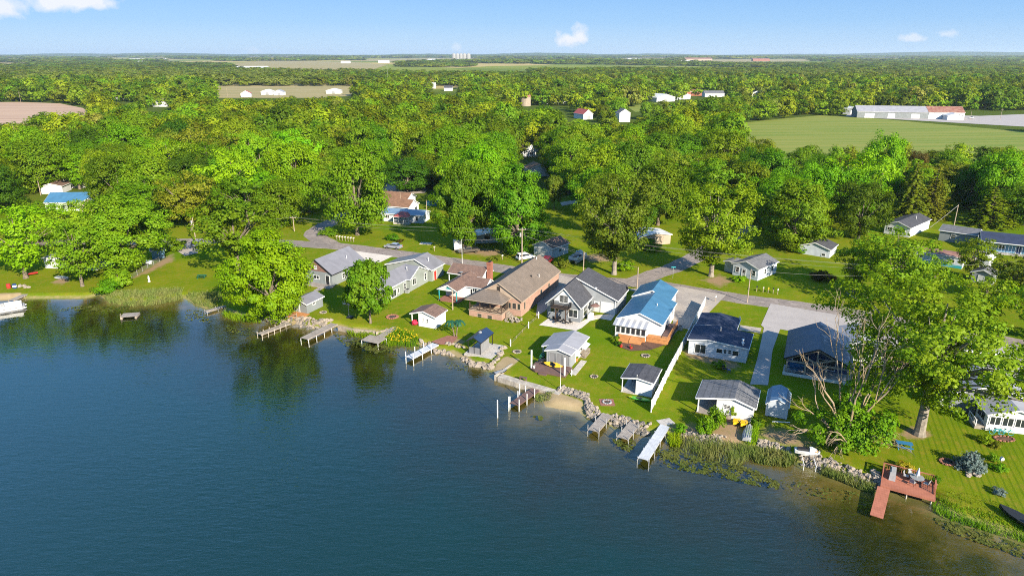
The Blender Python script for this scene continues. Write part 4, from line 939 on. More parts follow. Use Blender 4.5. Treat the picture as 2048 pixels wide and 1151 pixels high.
h.block(0, 10, -17, 0, 3.0, 5.4, wall='white_siding', roof='blue_metal_roof', axis='x'); h.block(-5.5, 1.5, -1.5, 7.0, 3.0, 4.6, wall='tan_siding', roof='pale_metal_roof', axis='y')
h.win('f', .3, (-12, 2.2), (-10.6, 1.0), 2, px=False); h.win('f', .3, (-6, 2.2), (-4.6, 1.0), 2, px=False); h.done()
h = House('garage', 'small white garage with brown roof beyond the blue roof on the left', (124, 372), 2.7, rot=10, cat='garage')
h.block(-8, 0, 0, 8, 2.7, 3.8, wall='white_siding', roof='brown_shingle'); h.door('f', .3, -6, 3.4, 2.2, 'white_plastic', name='garage_door'); h.done()
h = House('house', 'dark house in shade with pale gable among the left trees', (152, 366), 2.9, rot=8)
h.block(-8, 2, 6, 14, 2.9, 4.2, wall='white_siding', roof='charcoal_shingle'); h.win('f', 6.3, (-4, 2), (-2.6, 1), 2, px=False); h.done()
h = House('house', 'pale cottage hidden under the left shore trees beside the wire fence', (190, 520), 2.6, rot=-8)
h.block(-14, 0, 0, 7, 2.6, 3.6, wall='white_siding', roof='grey_shingle'); h.win('f', .3, (-9, 2), (-7.6, 1), 2, px=False); h.win('f', .3, (-4, 2), (-2.6, 1), 2, px=False); h.done()
h = House('shed', 'dark blue shed with a white round mark beside the road on the left lawn', (331, 499), 2.1, rot=30, cat='shed')
h.block(-3.4, 0, 0, 3.6, 2.1, 2.9, wall='blue_siding', roof='charcoal_shingle'); h.part('door', lambda m: m.lathe((-1.7, .26, 1.2), [(.5, 0), (.5, .02)], 14, 'white_paint')); h.done()
h = House('house', 'white house glimpsed between crowns in the middle of the wood', (1084, 300), 3.2, rot=10)
h.block(-11, 0, 0, 12, 3.2, 6.0, wall='white_siding', roof='brown_shingle'); h.block(0, 7, 4, 14, 3.2, 7.0, wall='blue_white_siding', roof='pale_metal_roof'); h.win('f', .3, (-6, 2.3), (-4.4, 1), 2, px=False); h.win('f', .3, (-3, 2.3), (-1.6, 1), 2, px=False); h.done()
h = House('house', 'brown roofed house gable showing beside the brown conifer', (1100, 338), 3.0, rot=12)
h.block(-9, 0, 0, 10, 3, 5, wall='white_siding', roof='rust_shingle'); h.win('r', -.3, (3, 2.3), (4.4, 1), 2, px=False); h.done()
h = House('garage', 'pale stuccoed garage with white carport half hidden behind the junction trees', (1345, 468), 2.7, rot=18, cat='garage')
h.block(-10, 0, 0, 7, 2.7, 3.4, wall='tan_siding', roof='white_metal_roof'); h.door('f', .3, -8, 3.0, 2.1, 'brown_deck', name='garage_door'); h.done()
h = House('house', 'white carport house in shade behind the brown pickup across the road', (1008, 470), 2.6, rot=10)
h.block(-8, 0, 0, 6, 2.6, 3.4, wall='white_siding', roof='white_metal_roof', wy=(2.5, 5.7)); h.posts([(-7.6, .4), (-.4, .4)], 0, 2.5, .16, 'white_paint'); h.win('f', 2.5, (-5, 2), (-3.4, 1), 2, px=False); h.done()

# ---- far buildings
def far(name, label, fr, Wd, D, ez, rz, wall, roof, rot=0, cat='barn', axis='y', extra=None, door=True, group=None):
    h = House(name, label, fr, ez, rot, cat, group)
    if axis == 'y': h.block(-Wd, 0, 0, D, ez, rz, wall=wall, roof=roof)
    else: h.block(0, D, -Wd, 0, ez, rz, wall=wall, roof=roof, axis='x')
    if extra: extra(h)
    if door: h.door('f', .3, -Wd * .6, min(4, Wd * .3), ez * .75, 'white_plastic' if wall != 'white_siding' else 'grey_metal', name='barn_door')
    return h.done()
def _ex(h):
    for i, (x, w) in enumerate(((-72, 7), (-55, 5), (-38, 6))): h.door('f', .3, x, w, 3.4, 'white_plastic', name='loading_door')
    h.block(-.12, 17.12, -26, .12, 4.9, 9.12, roof='rust_roof', wall='white_siding', axis='x'); h.block(-16, -4, -10, .2, 3.4, 5.2, wall='white_siding', roof='white_metal_roof', axis='y')
far('warehouse', 'very long metal warehouse with grey and rusty red roof beyond the green field', (1931, 226), 78, 17, 4.8, 9.0, 'pale_siding', 'pale_metal_roof', -11, 'warehouse', 'x', _ex, False)
far('barn', 'low white annex shed at the left end of the warehouse', (1727, 219), 16, 12, 4, 6, 'pale_siding', 'white_metal_roof', -11)
far('barn', 'large white pole barn with tan door, left of the row beyond the hedge', (1351, 194), 26, 22, 4.5, 8, 'white_siding', 'white_metal_roof', 30)
far('barn', 'white barn at the right of the row beyond the hedge', (1382, 190), 24, 26, 4.5, 8, 'white_siding', 'white_metal_roof', 30)
far('barn', 'lone white metal barn on the lawn beyond the brown silo', (1133, 199), 24, 14, 4, 7, 'white_siding', 'white_metal_roof', 14, axis='x')
far('barn', 'red roofed barn end rising out of the wood behind the white house', (1187, 228), 9, 16, 4, 7.5, 'white_siding', 'red_roof', 24)
far('house', 'two-storey white farmhouse with grey hip roof right of the red roof', (1262, 226), 9, 10, 6.5, 9.5, 'white_siding', 'grey_shingle', 10, 'house', door=False)
far('house', 'brick red house with brown roof at the wood edge right of the barns', (1407, 183), 24, 12, 5, 9, 'brick_red', 'rust_shingle', 8, 'house', 'x', door=False)
far('house', 'low grey house beside the far brick house', (1450, 187), 24, 12, 4, 7, 'white_siding', 'grey_shingle', 4, 'house', 'x', door=False)
far('house', 'small pale house among trees right of the far grey house', (1525, 187), 14, 12, 4, 7, 'white_siding', 'grey_shingle', 8, 'house', door=False)
far('house', 'white house with dark red roof at the beige field on the left', (502, 187), 12, 9, 4, 7.5, 'white_siding', 'red_roof', 12, 'house', door=False)
far('barn', 'white barn in the middle of the beige field edge', (545, 183), 15, 11, 4, 6.5, 'white_siding', 'white_metal_roof', 0)
far('barn', 'second white barn right beside it at the beige field edge', (566, 184), 12, 11, 4, 6.5, 'white_siding', 'pale_metal_roof', 0)
far('barn', 'white barn at the right end of the beige field', (681, 181), 19, 11, 4, 6.5, 'white_siding', 'white_metal_roof', 0)
far('house', 'white house left of the tall gable among the left trees', (252, 192), 18, 10, 4, 7, 'white_siding', 'grey_shingle', 0, 'house', 'x', door=False)
far('house', 'tall white gabled house among the left trees', (313, 193), 12, 14, 6, 11, 'white_siding', 'grey_shingle', 10, 'house', door=False)
far('house', 'brown roofed house low in front of the tall white gable', (331, 205), 14, 10, 4, 7, 'white_siding', 'brown_shingle', -6, 'house', door=False)
far('barn', 'long bright white poultry barn on the distant straw field', (532, 136.5), 120, 40, 6, 12, 'white_siding', 'white_metal_roof', 0, axis='x', door=False)
far('house', 'white house in the clearing left of the yellow tree', (872, 170), 16, 10, 5, 8, 'white_siding', 'white_metal_roof', 10, 'house', 'x', door=False)
far('house', 'grey roofed house in the clearing beside it', (905, 176), 12, 10, 4, 7, 'white_siding', 'charcoal_shingle', 0, 'house', 'x', door=False)
for i, (px, py, w, hh, wl, rf) in enumerate(((225, 121, 60, 14, 'white_siding', 'white_metal_roof'), (290, 119.5, 120, 16, 'white_siding', 'white_metal_roof'), (305, 124.5, 90, 14, 'tan_siding', 'white_metal_roof'), (330, 118, 70, 14, 'white_siding', 'pale_metal_roof'),
        (700, 124, 50, 12, 'white_siding', 'white_metal_roof'), (778, 123, 60, 14, 'white_siding', 'white_metal_roof'), (880, 119.5, 90, 14, 'white_siding', 'white_metal_roof'), (1285, 118, 120, 16, 'white_siding', 'white_metal_roof'), (1383, 122.5, 60, 12, 'white_siding', 'white_metal_roof'),
        (1360, 123, 50, 10, 'white_siding', 'grey_shingle'), (1425, 118, 200, 22, 'tan_siding', 'rust_roof'), (1540, 119, 120, 18, 'brick_red', 'rust_roof'), (1905, 125, 40, 10, 'white_siding', 'white_metal_roof'), (1300, 113, 160, 20, 'white_siding', 'white_metal_roof'))):
    far('far_building', ['pale', 'white'][i % 2] + ' building far off near the horizon, ' + ['left of the straw field', 'widest on the left skyline', 'tan walled below the widest left one', 'right of the widest left one', 'left of the farm track', 'right of the straw field', 'left of the grain bins', 'long one right of centre',
        'left of the right-hand tan field', 'beside it left of the tan field', 'long tan walled one in the right-hand field', 'brick red one in the right-hand field', 'alone in the far right woods', 'thin one on the horizon right of centre'][i], (px, py), w, w * .35, hh * .6, hh, wl, rf, 0, 'building', 'x', door=False)
# silo and grain bins
def silo(label, px, py, r, hgt, m, roof, group=None, cat='silo', name='silo'):
    x, y = G(px, py); e = empty(name, label, cat, (x, y, 0), 0, group)
    mb = MB(); mb.lathe((0, 0, 0), [(r, 0), (r, hgt)], 20, m); mb.build('body', e, smooth=False)
    mb = MB(); mb.lathe((0, 0, hgt), [(r * 1.02, 0), (r * .95, r * .3), (r * .72, r * .62), (r * .4, r * .85), (r * .05, r * .95)], 20, roof); mb.build('roof', e)
    return e
silo('brown silo with rusty domed roof rising from the trees', 1051, 212, 5.2, 8.5, 'weathered_wood', 'rust_roof')
for i, dx in enumerate((908, 915, 922, 929, 937)):
    silo('pale grain bin in the far elevator row, ' + ['leftmost of five', 'second from left', 'middle of five', 'second from right', 'rightmost of five'][i], dx, 119, 20, 36, 'bin_grey', 'bin_grey', 'grain bins on the horizon', 'grain bin', 'grain_bin')

# ------------------------------------------------------------------ trees
def leaves(rs, P, Nn, size, asp=.75):
    """one quad leaf clump per point, facing roughly along its normal"""
    n = len(P); t = np.cross(Nn, rs.normal(size=(n, 3))); t /= np.linalg.norm(t, axis=1, keepdims=True) + 1e-9
    b = np.cross(Nn, t); s = size * rs.uniform(.55, 1.35, (n, 1)); t = t * s * .5; b = b * s * .5 * asp
    k = Nn * s * .16
    return np.stack([P - t - b * .35, P - k + t * .1 - b, P + t + b * .3, P + k * .6 - t * .1 + b], 1)   # (n,4,3)
def crown_pts(rs, Rr, Hc, z0, ncl, nper, cr=(.17, .30), shape='round', sq=.72, lob=.17, hollow=.5, outw=.8, rnd=.32):
    d = rs.normal(size=(ncl, 3)); d /= np.linalg.norm(d, axis=1, keepdims=True)
    rad = hollow + (1 - hollow) * rs.uniform(0, 1, ncl) ** .6
    az = np.arctan2(d[:, 1], d[:, 0]); ph = rs.uniform(0, 6.3, 5)
    wob = 1 + lob * np.sin(2 * az + ph[0] + 1.5 * d[:, 2]) + lob * .8 * np.sin(3 * az + ph[1] - 2 * d[:, 2]) + lob * .5 * np.sin(5 * az + ph[2])
    c = d * rad[:, None]; c[:, :2] *= wob[:, None]
    zn = (c[:, 2] + 1) / 2
    if shape == 'vase': c[:, :2] *= (.55 + .62 * np.clip(zn, 0, 1))[:, None]
    if shape == 'cone': c[:, :2] *= (1.18 - .95 * np.clip(zn, 0, 1))[:, None]
    if shape == 'oval': c[:, :2] *= (1.06 - .35 * np.clip(zn, 0, 1) ** 2)[:, None]
    c = c * np.array([Rr, Rr, Hc / 2]) * .97 + np.array([0, 0, z0 + Hc / 2])
    crd = Rr * rs.uniform(cr[0], cr[1], ncl)
    ci = np.repeat(np.arange(ncl), nper)
    e = rs.normal(size=(len(ci), 3)); e /= np.linalg.norm(e, axis=1, keepdims=True)
    rr = rs.uniform(.15, 1, len(ci)) ** .45
    off = e * (rr * crd[ci])[:, None]; off[:, 2] *= sq
    P = c[ci] + off
    out = (P - np.array([0, 0, z0 + Hc * .42])) / np.array([Rr, Rr, Hc / 2])
    Nn = e * (.7 if outw < 1.2 else .5) + out * outw + rs.normal(size=P.shape) * rnd + np.array([0, 0, .35])
    Nn /= np.linalg.norm(Nn, axis=1, keepdims=True)
    return P, Nn, c
def limb_mesh(rs, mb, h0, hbase, c, rt, n, bark='bark', lean=(0, 0), k=.75):
    top = (lean[0], lean[1], hbase)
    mb.tube([(0, 0, -.3), (lean[0] * .05, lean[1] * .05, .5), (lean[0] * .4, lean[1] * .4, hbase * .5), top], [rt * 1.75, rt * 1.15, rt * .95, rt * .8], 9, bark)
    o = rs.permutation(len(c))[:n]
    for i in o:
        q = c[i]; a = rs.uniform(.0, .5); st = np.array([lean[0], lean[1], hbase * (.92)]) * (1 - 0) + np.array([0, 0, a * max(q[2] - hbase, 0) * .45])
        mid = st * .5 + q * .5 + np.array([0, 0, .10 * np.linalg.norm(q - st)]) * rs.uniform(-.2, 1)
        r0 = rt * rs.uniform(.28, .5)
        mb.tube([tuple(st), tuple(mid), tuple(st * (1 - k) * .4 + q * (1 - (1 - k) * .4))], [r0, r0 * .62, r0 * .2], 5, bark)
    mb.tube([top, (lean[0] * 1.1, lean[1] * 1.1, hbase + (h0 - hbase) * .72)], [rt * .7, rt * .15], 6, bark)
# crown prototypes, in metres
def proto(seed, Rr, H, zb, ncl, nper, leaf, shape='round', rt=.3, cr=(.17, .30), limbs=14, bark='bark', sq=.72, lob=.17, hollow=.5, lean=(0, 0)):
    rs = np.random.default_rng(seed)
    P, Nn, c = crown_pts(rs, Rr, H - zb, zb, ncl, nper, cr, shape, sq, lob, hollow)
    c = c.copy(); P[:, :2] += np.array(lean); c[:, :2] += np.array(lean)
    V = leaves(rs, P, Nn, leaf)
    mb = MB(); limb_mesh(rs, mb, H, zb + (H - zb) * .22, c, rt, limbs, bark, lean)
    return dict(V=V, R=Rr, H=H, mb=mb)
PRO = {}
for i in range(5): PRO['maple%d' % i] = proto(100 + i, 6.5, 14, .7, 130, 140, .38, ['round', 'oval', 'round', 'oval', 'vase'][i], .32)
for i in range(3): PRO['airy%d' % i] = proto(130 + i, 7, 15, 2.0, 105, 72, .46, 'vase', .34, (.13, .25), 26, 'bark', .6, .24, .35)
PRO['big_maple0'] = proto(151, 7, 15, .2, 210, 170, .34, 'oval', .34, (.13, .23)); PRO['big_maple1'] = proto(152, 7, 15, .7, 210, 170, .34, 'round', .4, (.13, .23), lob=.2)
PRO['cottonwood'] = proto(161, 8, 18, 2.6, 170, 115, .34, 'vase', .36, (.11, .22), 34, 'pale_bark', .75, .24, .3)
PRO['elm'] = proto(171, 12, 19, 3.2, 360, 95, .31, 'vase', .46, (.06, .12), 60, 'pale_bark', .62, .22, .2)
PRO['sapling'] = proto(181, 3.6, 8, 1.1, 80, 95, .34, 'oval', .14, (.17, .3)); PRO['shrub'] = proto(191, 1.6, 2.2, .05, 45, 70, .22, 'round', .06, (.2, .35), 8)
PRO['shrub1'] = proto(192, 2.2, 2.4, .05, 60, 60, .24, 'round', .06, (.18, .32), 8, lob=.3)
def conifer(seed, Rr, H, tiers, per, leaf, droop=.35):
    rs = np.random.default_rng(seed); P = []; Nn = []; mb = MB(); mb.tube([(0, 0, -.2), (0, 0, H * .5), (0, 0, H * .97)], [.3, .2, .04], 7, 'bark')
    for t in range(tiers):
        f = t / (tiers - 1); z = H * (.06 + .92 * f); r = Rr * (1 - f) ** .82 + .25; nb = int(7 + 5 * (1 - f)); a0 = rs.uniform(0, 6)
        for b_ in range(nb):
            a = a0 + b_ * 6.283 / nb + rs.normal(0, .15); L = r * rs.uniform(.75, 1.12); n = max(4, int(per * L / Rr))
            s = rs.uniform(.1, 1, n) ** .7; w = rs.normal(0, .14, n) * L * (1.1 - s)
            P.append(np.stack([np.cos(a) * s * L - np.sin(a) * w, np.sin(a) * s * L + np.cos(a) * w, z - droop * L * s ** 1.5 + rs.normal(0, .1, n) + .3 * (s > .9)], 1))
            Nn.append(np.stack([np.cos(a) * .35 + rs.normal(0, .3, n), np.sin(a) * .35 + rs.normal(0, .3, n), np.full(n, .8)], 1))
            mb.tube([(0, 0, z), (math.cos(a) * L * .6, math.sin(a) * L * .6, z - droop * L * .4)], [.06, .02], 4, 'bark')
    P = np.concatenate(P); Nn = np.concatenate(Nn); Nn /= np.linalg.norm(Nn, axis=1, keepdims=True)
    return dict(V=leaves(rs, P, Nn, leaf, .8), R=Rr, H=H, mb=mb)
PRO['spruce0'] = conifer(201, 4.2, 17, 22, 42, .55); PRO['spruce1'] = conifer(202, 4.8, 15, 18, 46, .55, .25); PRO['blue_spruce'] = conifer(203, 1.3, 1.9, 9, 60, .17, .1)
MESH = {}
def crown_me(k):
    if (k, 'c') not in MESH:
        V = PRO[k]['V']; MESH[(k, 'c')] = np_mesh('crown', V, np.arange(len(V) * 4).reshape(-1, 4), ['leaf_mid'])
    return MESH[(k, 'c')]
def one_me(k):                              # trunk and crown in one mesh for small far copies
    if (k, 'o') not in MESH:
        V = PRO[k]['V'].reshape(-1, 3); nq = len(V) // 4; mb = PRO[k]['mb']
        q4 = [f for f in mb.f if len(f) == 4]
        Vt = np.concatenate([V, np.array(mb.v)]); q = np.concatenate([np.arange(nq * 4).reshape(-1, 4), np.array(q4) + len(V)])
        me = np_mesh('tree', Vt, q, ['leaf_mid', 'bark']); me.polygons.foreach_set('material_index', np.array([0] * nq + [1] * len(q4), np.int32))
        MESH[(k, 'o')] = me
    return MESH[(k, 'o')]
def trunk_me(k):
    if (k, 't') not in MESH:
        o = PRO[k]['mb'].build('trunk'); MESH[(k, 't')] = o.data; bpy.data.objects.remove(o)
    return MESH[(k, 't')]
def slot(o, m):
    o.material_slots[0].link = 'OBJECT'; o.material_slots[0].material = MATS[m]
TREES = []
def plant(k, x, y, Rr, H, tone, label, name='tree', cat='tree', group=None, rz=None, z=0):
    e = empty(name, label, cat, (x, y, z), random.uniform(0, 6.28) if rz is None else rz, group)
    e.scale = (Rr / PRO[k]['R'], Rr / PRO[k]['R'], H / PRO[k]['H'])
    c = add_obj('crown', crown_me(k), e); slot(c, tone); add_obj('trunk', trunk_me(k), e)
    TREES.append((x, y, Rr)); return e
def tree_px(k, bx, by, top, x0, x1, tone, label, **kw):     # base point, crown top row and crown side columns in the photo
    x, y = G(bx, by); zc = proj(x, y, 0)[2]; Rr = (x1 - x0) / 2 * zc / F; H = z_at(y + .25 * Rr, top)
    return plant(k, x, y, Rr, H, tone, label, **kw)
HERO = [
 ('big_maple0', 548, 636, 452, 462, 624, 'leaf_bright', 'large vivid green maple overhanging the shore left of the grey boathouse'),
 ('sapling', 741, 646, 510, 684, 788, 'leaf_lime', 'smaller vivid green maple on the lawn in front of the long sage house'),
 ('airy0', 478, 545, 388, 395, 560, 'leaf_mid', 'spreading feathery dull green locust at the left lawn edge'),
 ('big_maple1', 250, 545, 384, 172, 338, 'leaf_lime', 'broad rounded pale green tree beside the wire fence on the left lawn'),
 ('airy1', 52, 556, 402, -40, 112, 'leaf_bright', 'wide leaning tree with thick pale trunk at the left edge'),
 ('airy2', 165, 572, 440, 90, 205, 'leaf_lime', 'low drooping lime green tree between the leaning tree and the rounded one'),
 ('airy0', 384, 460, 338, 302, 412, 'leaf_olive', 'olive brown tall tree with several trunks beside the left road'),
 ('maple1', 715, 470, 292, 648, 784, 'leaf_green', 'very large dark green maple at the bend of the road'),
 ('big_maple1', 928, 500, 318, 882, 990, 'leaf_green', 'tall deep green maple left of the pair across the road'),
 ('big_maple0', 1035, 506, 322, 972, 1106, 'leaf_green', 'tall deep green maple right of the pair behind the utility pole'),
 ('cottonwood', 1228, 548, 330, 1150, 1336, 'leaf_olive', 'cottonwood with one thick pale trunk on the corner of the side road'),
 ('cottonwood', 1422, 552, 350, 1342, 1538, 'leaf_mid', 'wide airy cottonwood right of the side road'),
 ('big_maple0', 1585, 497, 352, 1514, 1668, 'leaf_green', 'round very dark green maple behind the blue white cottage'),
 ('maple2', 1716, 478, 352, 1668, 1768, 'leaf_dark', 'dark maple in shade between the round maple and the spruces'),
 ('spruce0', 1815, 442, 318, 1770, 1850, 'leaf_olive', 'tall dark spruce behind the white bungalow, left one'),
 ('spruce1', 1858, 436, 330, 1815, 1895, 'leaf_olive', 'tall dark spruce behind the white bungalow, right one'),
 ('elm', 1838, 868, 526, 1618, 2085, 'leaf_mid', 'huge spreading elm with thick pale trunk in the right foreground'),
 ('airy1', 1706, 585, 476, 1662, 1750, 'leaf_mid', 'lower roadside tree left of the thin leaved one'),
 ('airy0', 1842, 618, 500, 1800, 1890, 'leaf_lime', 'roadside tree right of the thin leaved one above the elm'),
 ('airy2', 1960, 650, 548, 1905, 2020, 'leaf_lime', 'tree behind the upper elm crown beside the small grey shed'),
 ('airy2', 1775, 606, 452, 1682, 1858, 'leaf_lime', 'thin leaved roadside tree in front of the blue mobile home'),
 ('airy1', 1940, 555, 470, 1895, 1985, 'leaf_lime', 'small pale tree between the mobile home and the white gabled shed'),
 ('airy0', 2030, 610, 500, 1985, 2100, 'leaf_olive', 'grey green tree at the right edge beside the road'),
 ('airy1', 2075, 680, 560, 2010, 2150, 'leaf_lime', 'roadside tree cut off by the right frame edge behind the elm'),
 ('sapling', 1108, 418, 345, 1086, 1128, 'leaf_olive', 'brownish narrow conifer-like tree on the lawn behind the pair of maples'),
 ('maple0', 1755, 400, 258, 1712, 1792, 'leaf_bright', 'tall bright tree standing out against the green field'),
 ('spruce0', 1690, 400, 292, 1662, 1715, 'leaf_olive', 'pointed olive spruce left of the tall bright tree by the field'),
 ('maple3', 1668, 392, 312, 1642, 1690, 'leaf_purple', 'dark purple leaved tree by the pointed olive spruce'),
 ('maple2', 1820, 380, 296, 1795, 1846, 'leaf_purple', 'second purple leaved tree right of the tall bright tree'),
 ('maple4', 1985, 430, 295, 1930, 2040, 'leaf_bright', 'bright round tree in front of the field near the right edge'),
 ('spruce1', 1975, 450, 372, 1935, 2040, 'leaf_mid', 'broad pine in front of the grey sided house at the right'),
 ('maple3', 565, 452, 352, 515, 618, 'leaf_green', 'full round tree behind the road left of the bend'),
 ('airy0', 497, 452, 346, 440, 560, 'leaf_lime', 'broad pale tree behind the feathery locust'),
 ('maple1', 618, 424, 330, 572, 668, 'leaf_bright', 'bright tree beside the shaded side road above the bend'),
 ('airy2', 300, 448, 352, 246, 350, 'leaf_bright', 'bright tree between the rounded tree and the olive trunked one'),
 ('maple2', 78, 484, 397, 26, 132, 'leaf_mid', 'tree standing in front of the left end of the blue roofed house'),
 ('airy1', 158, 484, 396, 112, 200, 'leaf_lime', 'pale tree standing in front of the tan gable of the blue roofed house'),
 ('maple0', 1195, 350, 310, 1120, 1190, 'leaf_bright', 'bright crown leaning over the brown roofed house in the wood'),
]
for k, bx, by, tp, x0, x1, tn, lb in HERO:
    tree_px(k, bx, by, tp, x0, x1, tn, lb, name='spruce' if 'spruce' in k else 'elm' if k == 'elm' else 'cottonwood' if k == 'cottonwood' else 'maple' if 'maple' in k else 'tree')
SHRUBS = [('shrub', 785, 480, 1.9, 1.8, 'leaf_bright', 'round clipped bush on the lawn above the silver car'), ('shrub', 800, 484, .9, .9, 'leaf_purple', 'small brown bush beside the clipped bush'),
 ('shrub1', 215, 585, 2.6, 3.0, 'leaf_bright', 'yellow green willow bush at the left waterline'), ('shrub', 238, 572, 3.0, 4.0, 'leaf_lime', 'taller bush behind the yellow green one at the left shore'),
 ('shrub1', 350, 500, 3.0, 3.2, 'leaf_bright', 'bright bush at the roadside above the left lawn'), ('shrub', 1808, 941, .95, 1.1, 'leaf_gold', 'golden shrub behind the red deck, left one'), ('shrub', 1822, 945, .8, .9, 'leaf_gold', 'golden shrub behind the red deck, right one'),
 ('shrub1', 1970, 885, .8, 1.2, 'leaf_lime', 'small pale bush on the right lawn below the sunroom'), ('shrub', 1990, 893, .8, .8, 'leaf_olive', 'low grey bush on the right lawn beside the pale bush'), ('shrub', 2000, 940, .9, .9, 'leaf_green', 'leafy plant beside the birdhouse on the right lawn'),
 ('shrub', 1998, 988, .7, .8, 'leaf_blue', 'small blue juniper low on the right lawn'), ('shrub1', 1425, 858, 1.5, 3.2, 'leaf_bright', 'lime sapling bush in front of the squat cabin porch'), ('shrub1', 1458, 828, 1.1, 3.0, 'leaf_bright', 'slim lime sapling hiding the cabin porch corner'),
 ('shrub', 1408, 862, 1.3, 1.8, 'leaf_bright', 'low lime bush on the bank left of the sapling'), ('shrub1', 1360, 862, .9, 1.2, 'leaf_bright', 'small bright bush at the foot of the long white dock'), ('shrub', 1512, 850, .9, 1.2, 'leaf_green', 'bush behind the upturned rowing boat'),
 ('shrub1', 1640, 560, 2.4, 2.2, 'leaf_purple', 'brown leaved bush on the lawn across the road'), ('shrub1', 1250, 540, 2.2, 2.0, 'leaf_bright', 'bush at the foot of the corner cottonwood'), ('shrub', 1125, 534, 1.8, 2.2, 'leaf_olive', 'grey green bush between red car and covered boat'),
 ('shrub', 990, 520, 1.8, 1.0, 'leaf_olive', 'low roadside bush behind the brown roof'), ('shrub1', 660, 470, 2.4, 2.2, 'leaf_green', 'bush under the large maple at the road bend'), ('shrub', 1478, 562, 1.6, 1.2, 'leaf_bright', 'flower bush beside the blue white cottage'),
 ('shrub', 1440, 735, 1.0, 1.2, 'leaf_green', 'bush under the windows of the low bungalow'), ('shrub1', 1600, 505, 2.0, 1.6, 'leaf_green', 'dark bush against the low white shed'), ('shrub1', 1985, 920, .7, 1.0, 'leaf_lime', 'thin pale plant near the blue spruce'),
 ('shrub', 1230, 683, .8, 1.1, 'leaf_green', 'leafy bush at the left of the orange steps'), ('shrub', 1236, 690, .6, .8, 'leaf_dark', 'darker low bush beside the orange steps'), ('shrub1', 1795, 770, 1.6, 1.6, 'leaf_dark', 'dark bush in the shade left of the elm'),
 ('shrub1', 820, 575, .8, .9, 'leaf_bright', 'bush along the sage house wall'), ('shrub', 846, 562, .8, .9, 'leaf_bright', 'bush along the sage house wall near the red door'), ('shrub', 1915, 812, 1.2, 1.2, 'leaf_green', 'bush in front of the white shed behind the elm'), ('shrub1', 1300, 500, 3.0, 2.6, 'leaf_green', 'big bush between the corner cottonwood and the stuccoed garage')]
for k, px, py, r, hh, tn, lb in SHRUBS:
    x, y = G(px, py); plant(k, x, y, r, hh, tn, lb, 'shrub', 'shrub', z=hz(x, y) - .05)
x, y = G(1940, 935); plant('blue_spruce', x, y, 1.75, 2.1, 'leaf_blue', 'silvery blue dwarf spruce on the right lawn', 'blue_spruce', 'shrub')

# dead tree with leafy regrowth round its foot
def dead_tree():
    rs = np.random.default_rng(12); x, y = G(1690, 892); e = empty('dead_tree', 'bare dead tree with orange tinted limbs rising out of a leafy thicket', 'tree', (x, y, hz(x, y)))
    P, Nn, c = crown_pts(rs, 5.2, 6.4, .1, 120, 90, (.12, .22), 'round', .8, .28, .3)
    P2, N2, c2 = crown_pts(rs, 2.6, 7.5, 2.5, 40, 40, (.16, .3), 'oval', .9, .3, .4); P = np.concatenate([P, P2]); Nn = np.concatenate([Nn, N2])
    V = leaves(rs, P, Nn, .34); o = add_obj('crown', np_mesh('crown', V, np.arange(len(V) * 4).reshape(-1, 4), ['leaf_green']), e)
    mb = MB()
    def br(p, d, L, r, lev, droop=0):
        q = p + d * L; m_ = p + d * L * .5 + Vector(rs.normal(0, .04 * L, 3))
        mb.tube([p, m_, q], [r, r * .82, r * .6], 6 if lev < 2 else 4, 'dead_wood')
        if lev < 4:
            for i in range(int(rs.integers(2, 4)) if lev < 2 else 2):
                n = (d + Vector(rs.normal(0, .22 if lev < 2 else .42, 3)) + Vector((0, 0, .16 - droop * (lev + 1)))).normalized()
                br(p.lerp(q, rs.uniform(.6, 1) if i else 1), n, L * rs.uniform(.5, .72), r * rs.uniform(.45, .62), lev + 1, droop)
    for a, t, L, dr in ((.1, .08, 8.6, 0), (1.3, .26, 7.4, 0), (2.6, .18, 8.2, 0), (3.4, .40, 7.2, .0), (4.3, .22, 8.0, 0), (5.5, .30, 7.4, 0), (.6, .42, 6.6, 0), (3.3, 1.3, 4.2, .2), (4.2, 1.2, 4.0, .22), (5.2, 1.1, 3.6, .2), (2.8, .8, 5.2, .05)):
        br(Vector((math.cos(a) * .3, math.sin(a) * .3, 0)), Vector((math.cos(a) * t, math.sin(a) * t, 1)).normalized(), L, .2, 0, dr)
    mb.build('trunk', e)
dead_tree()

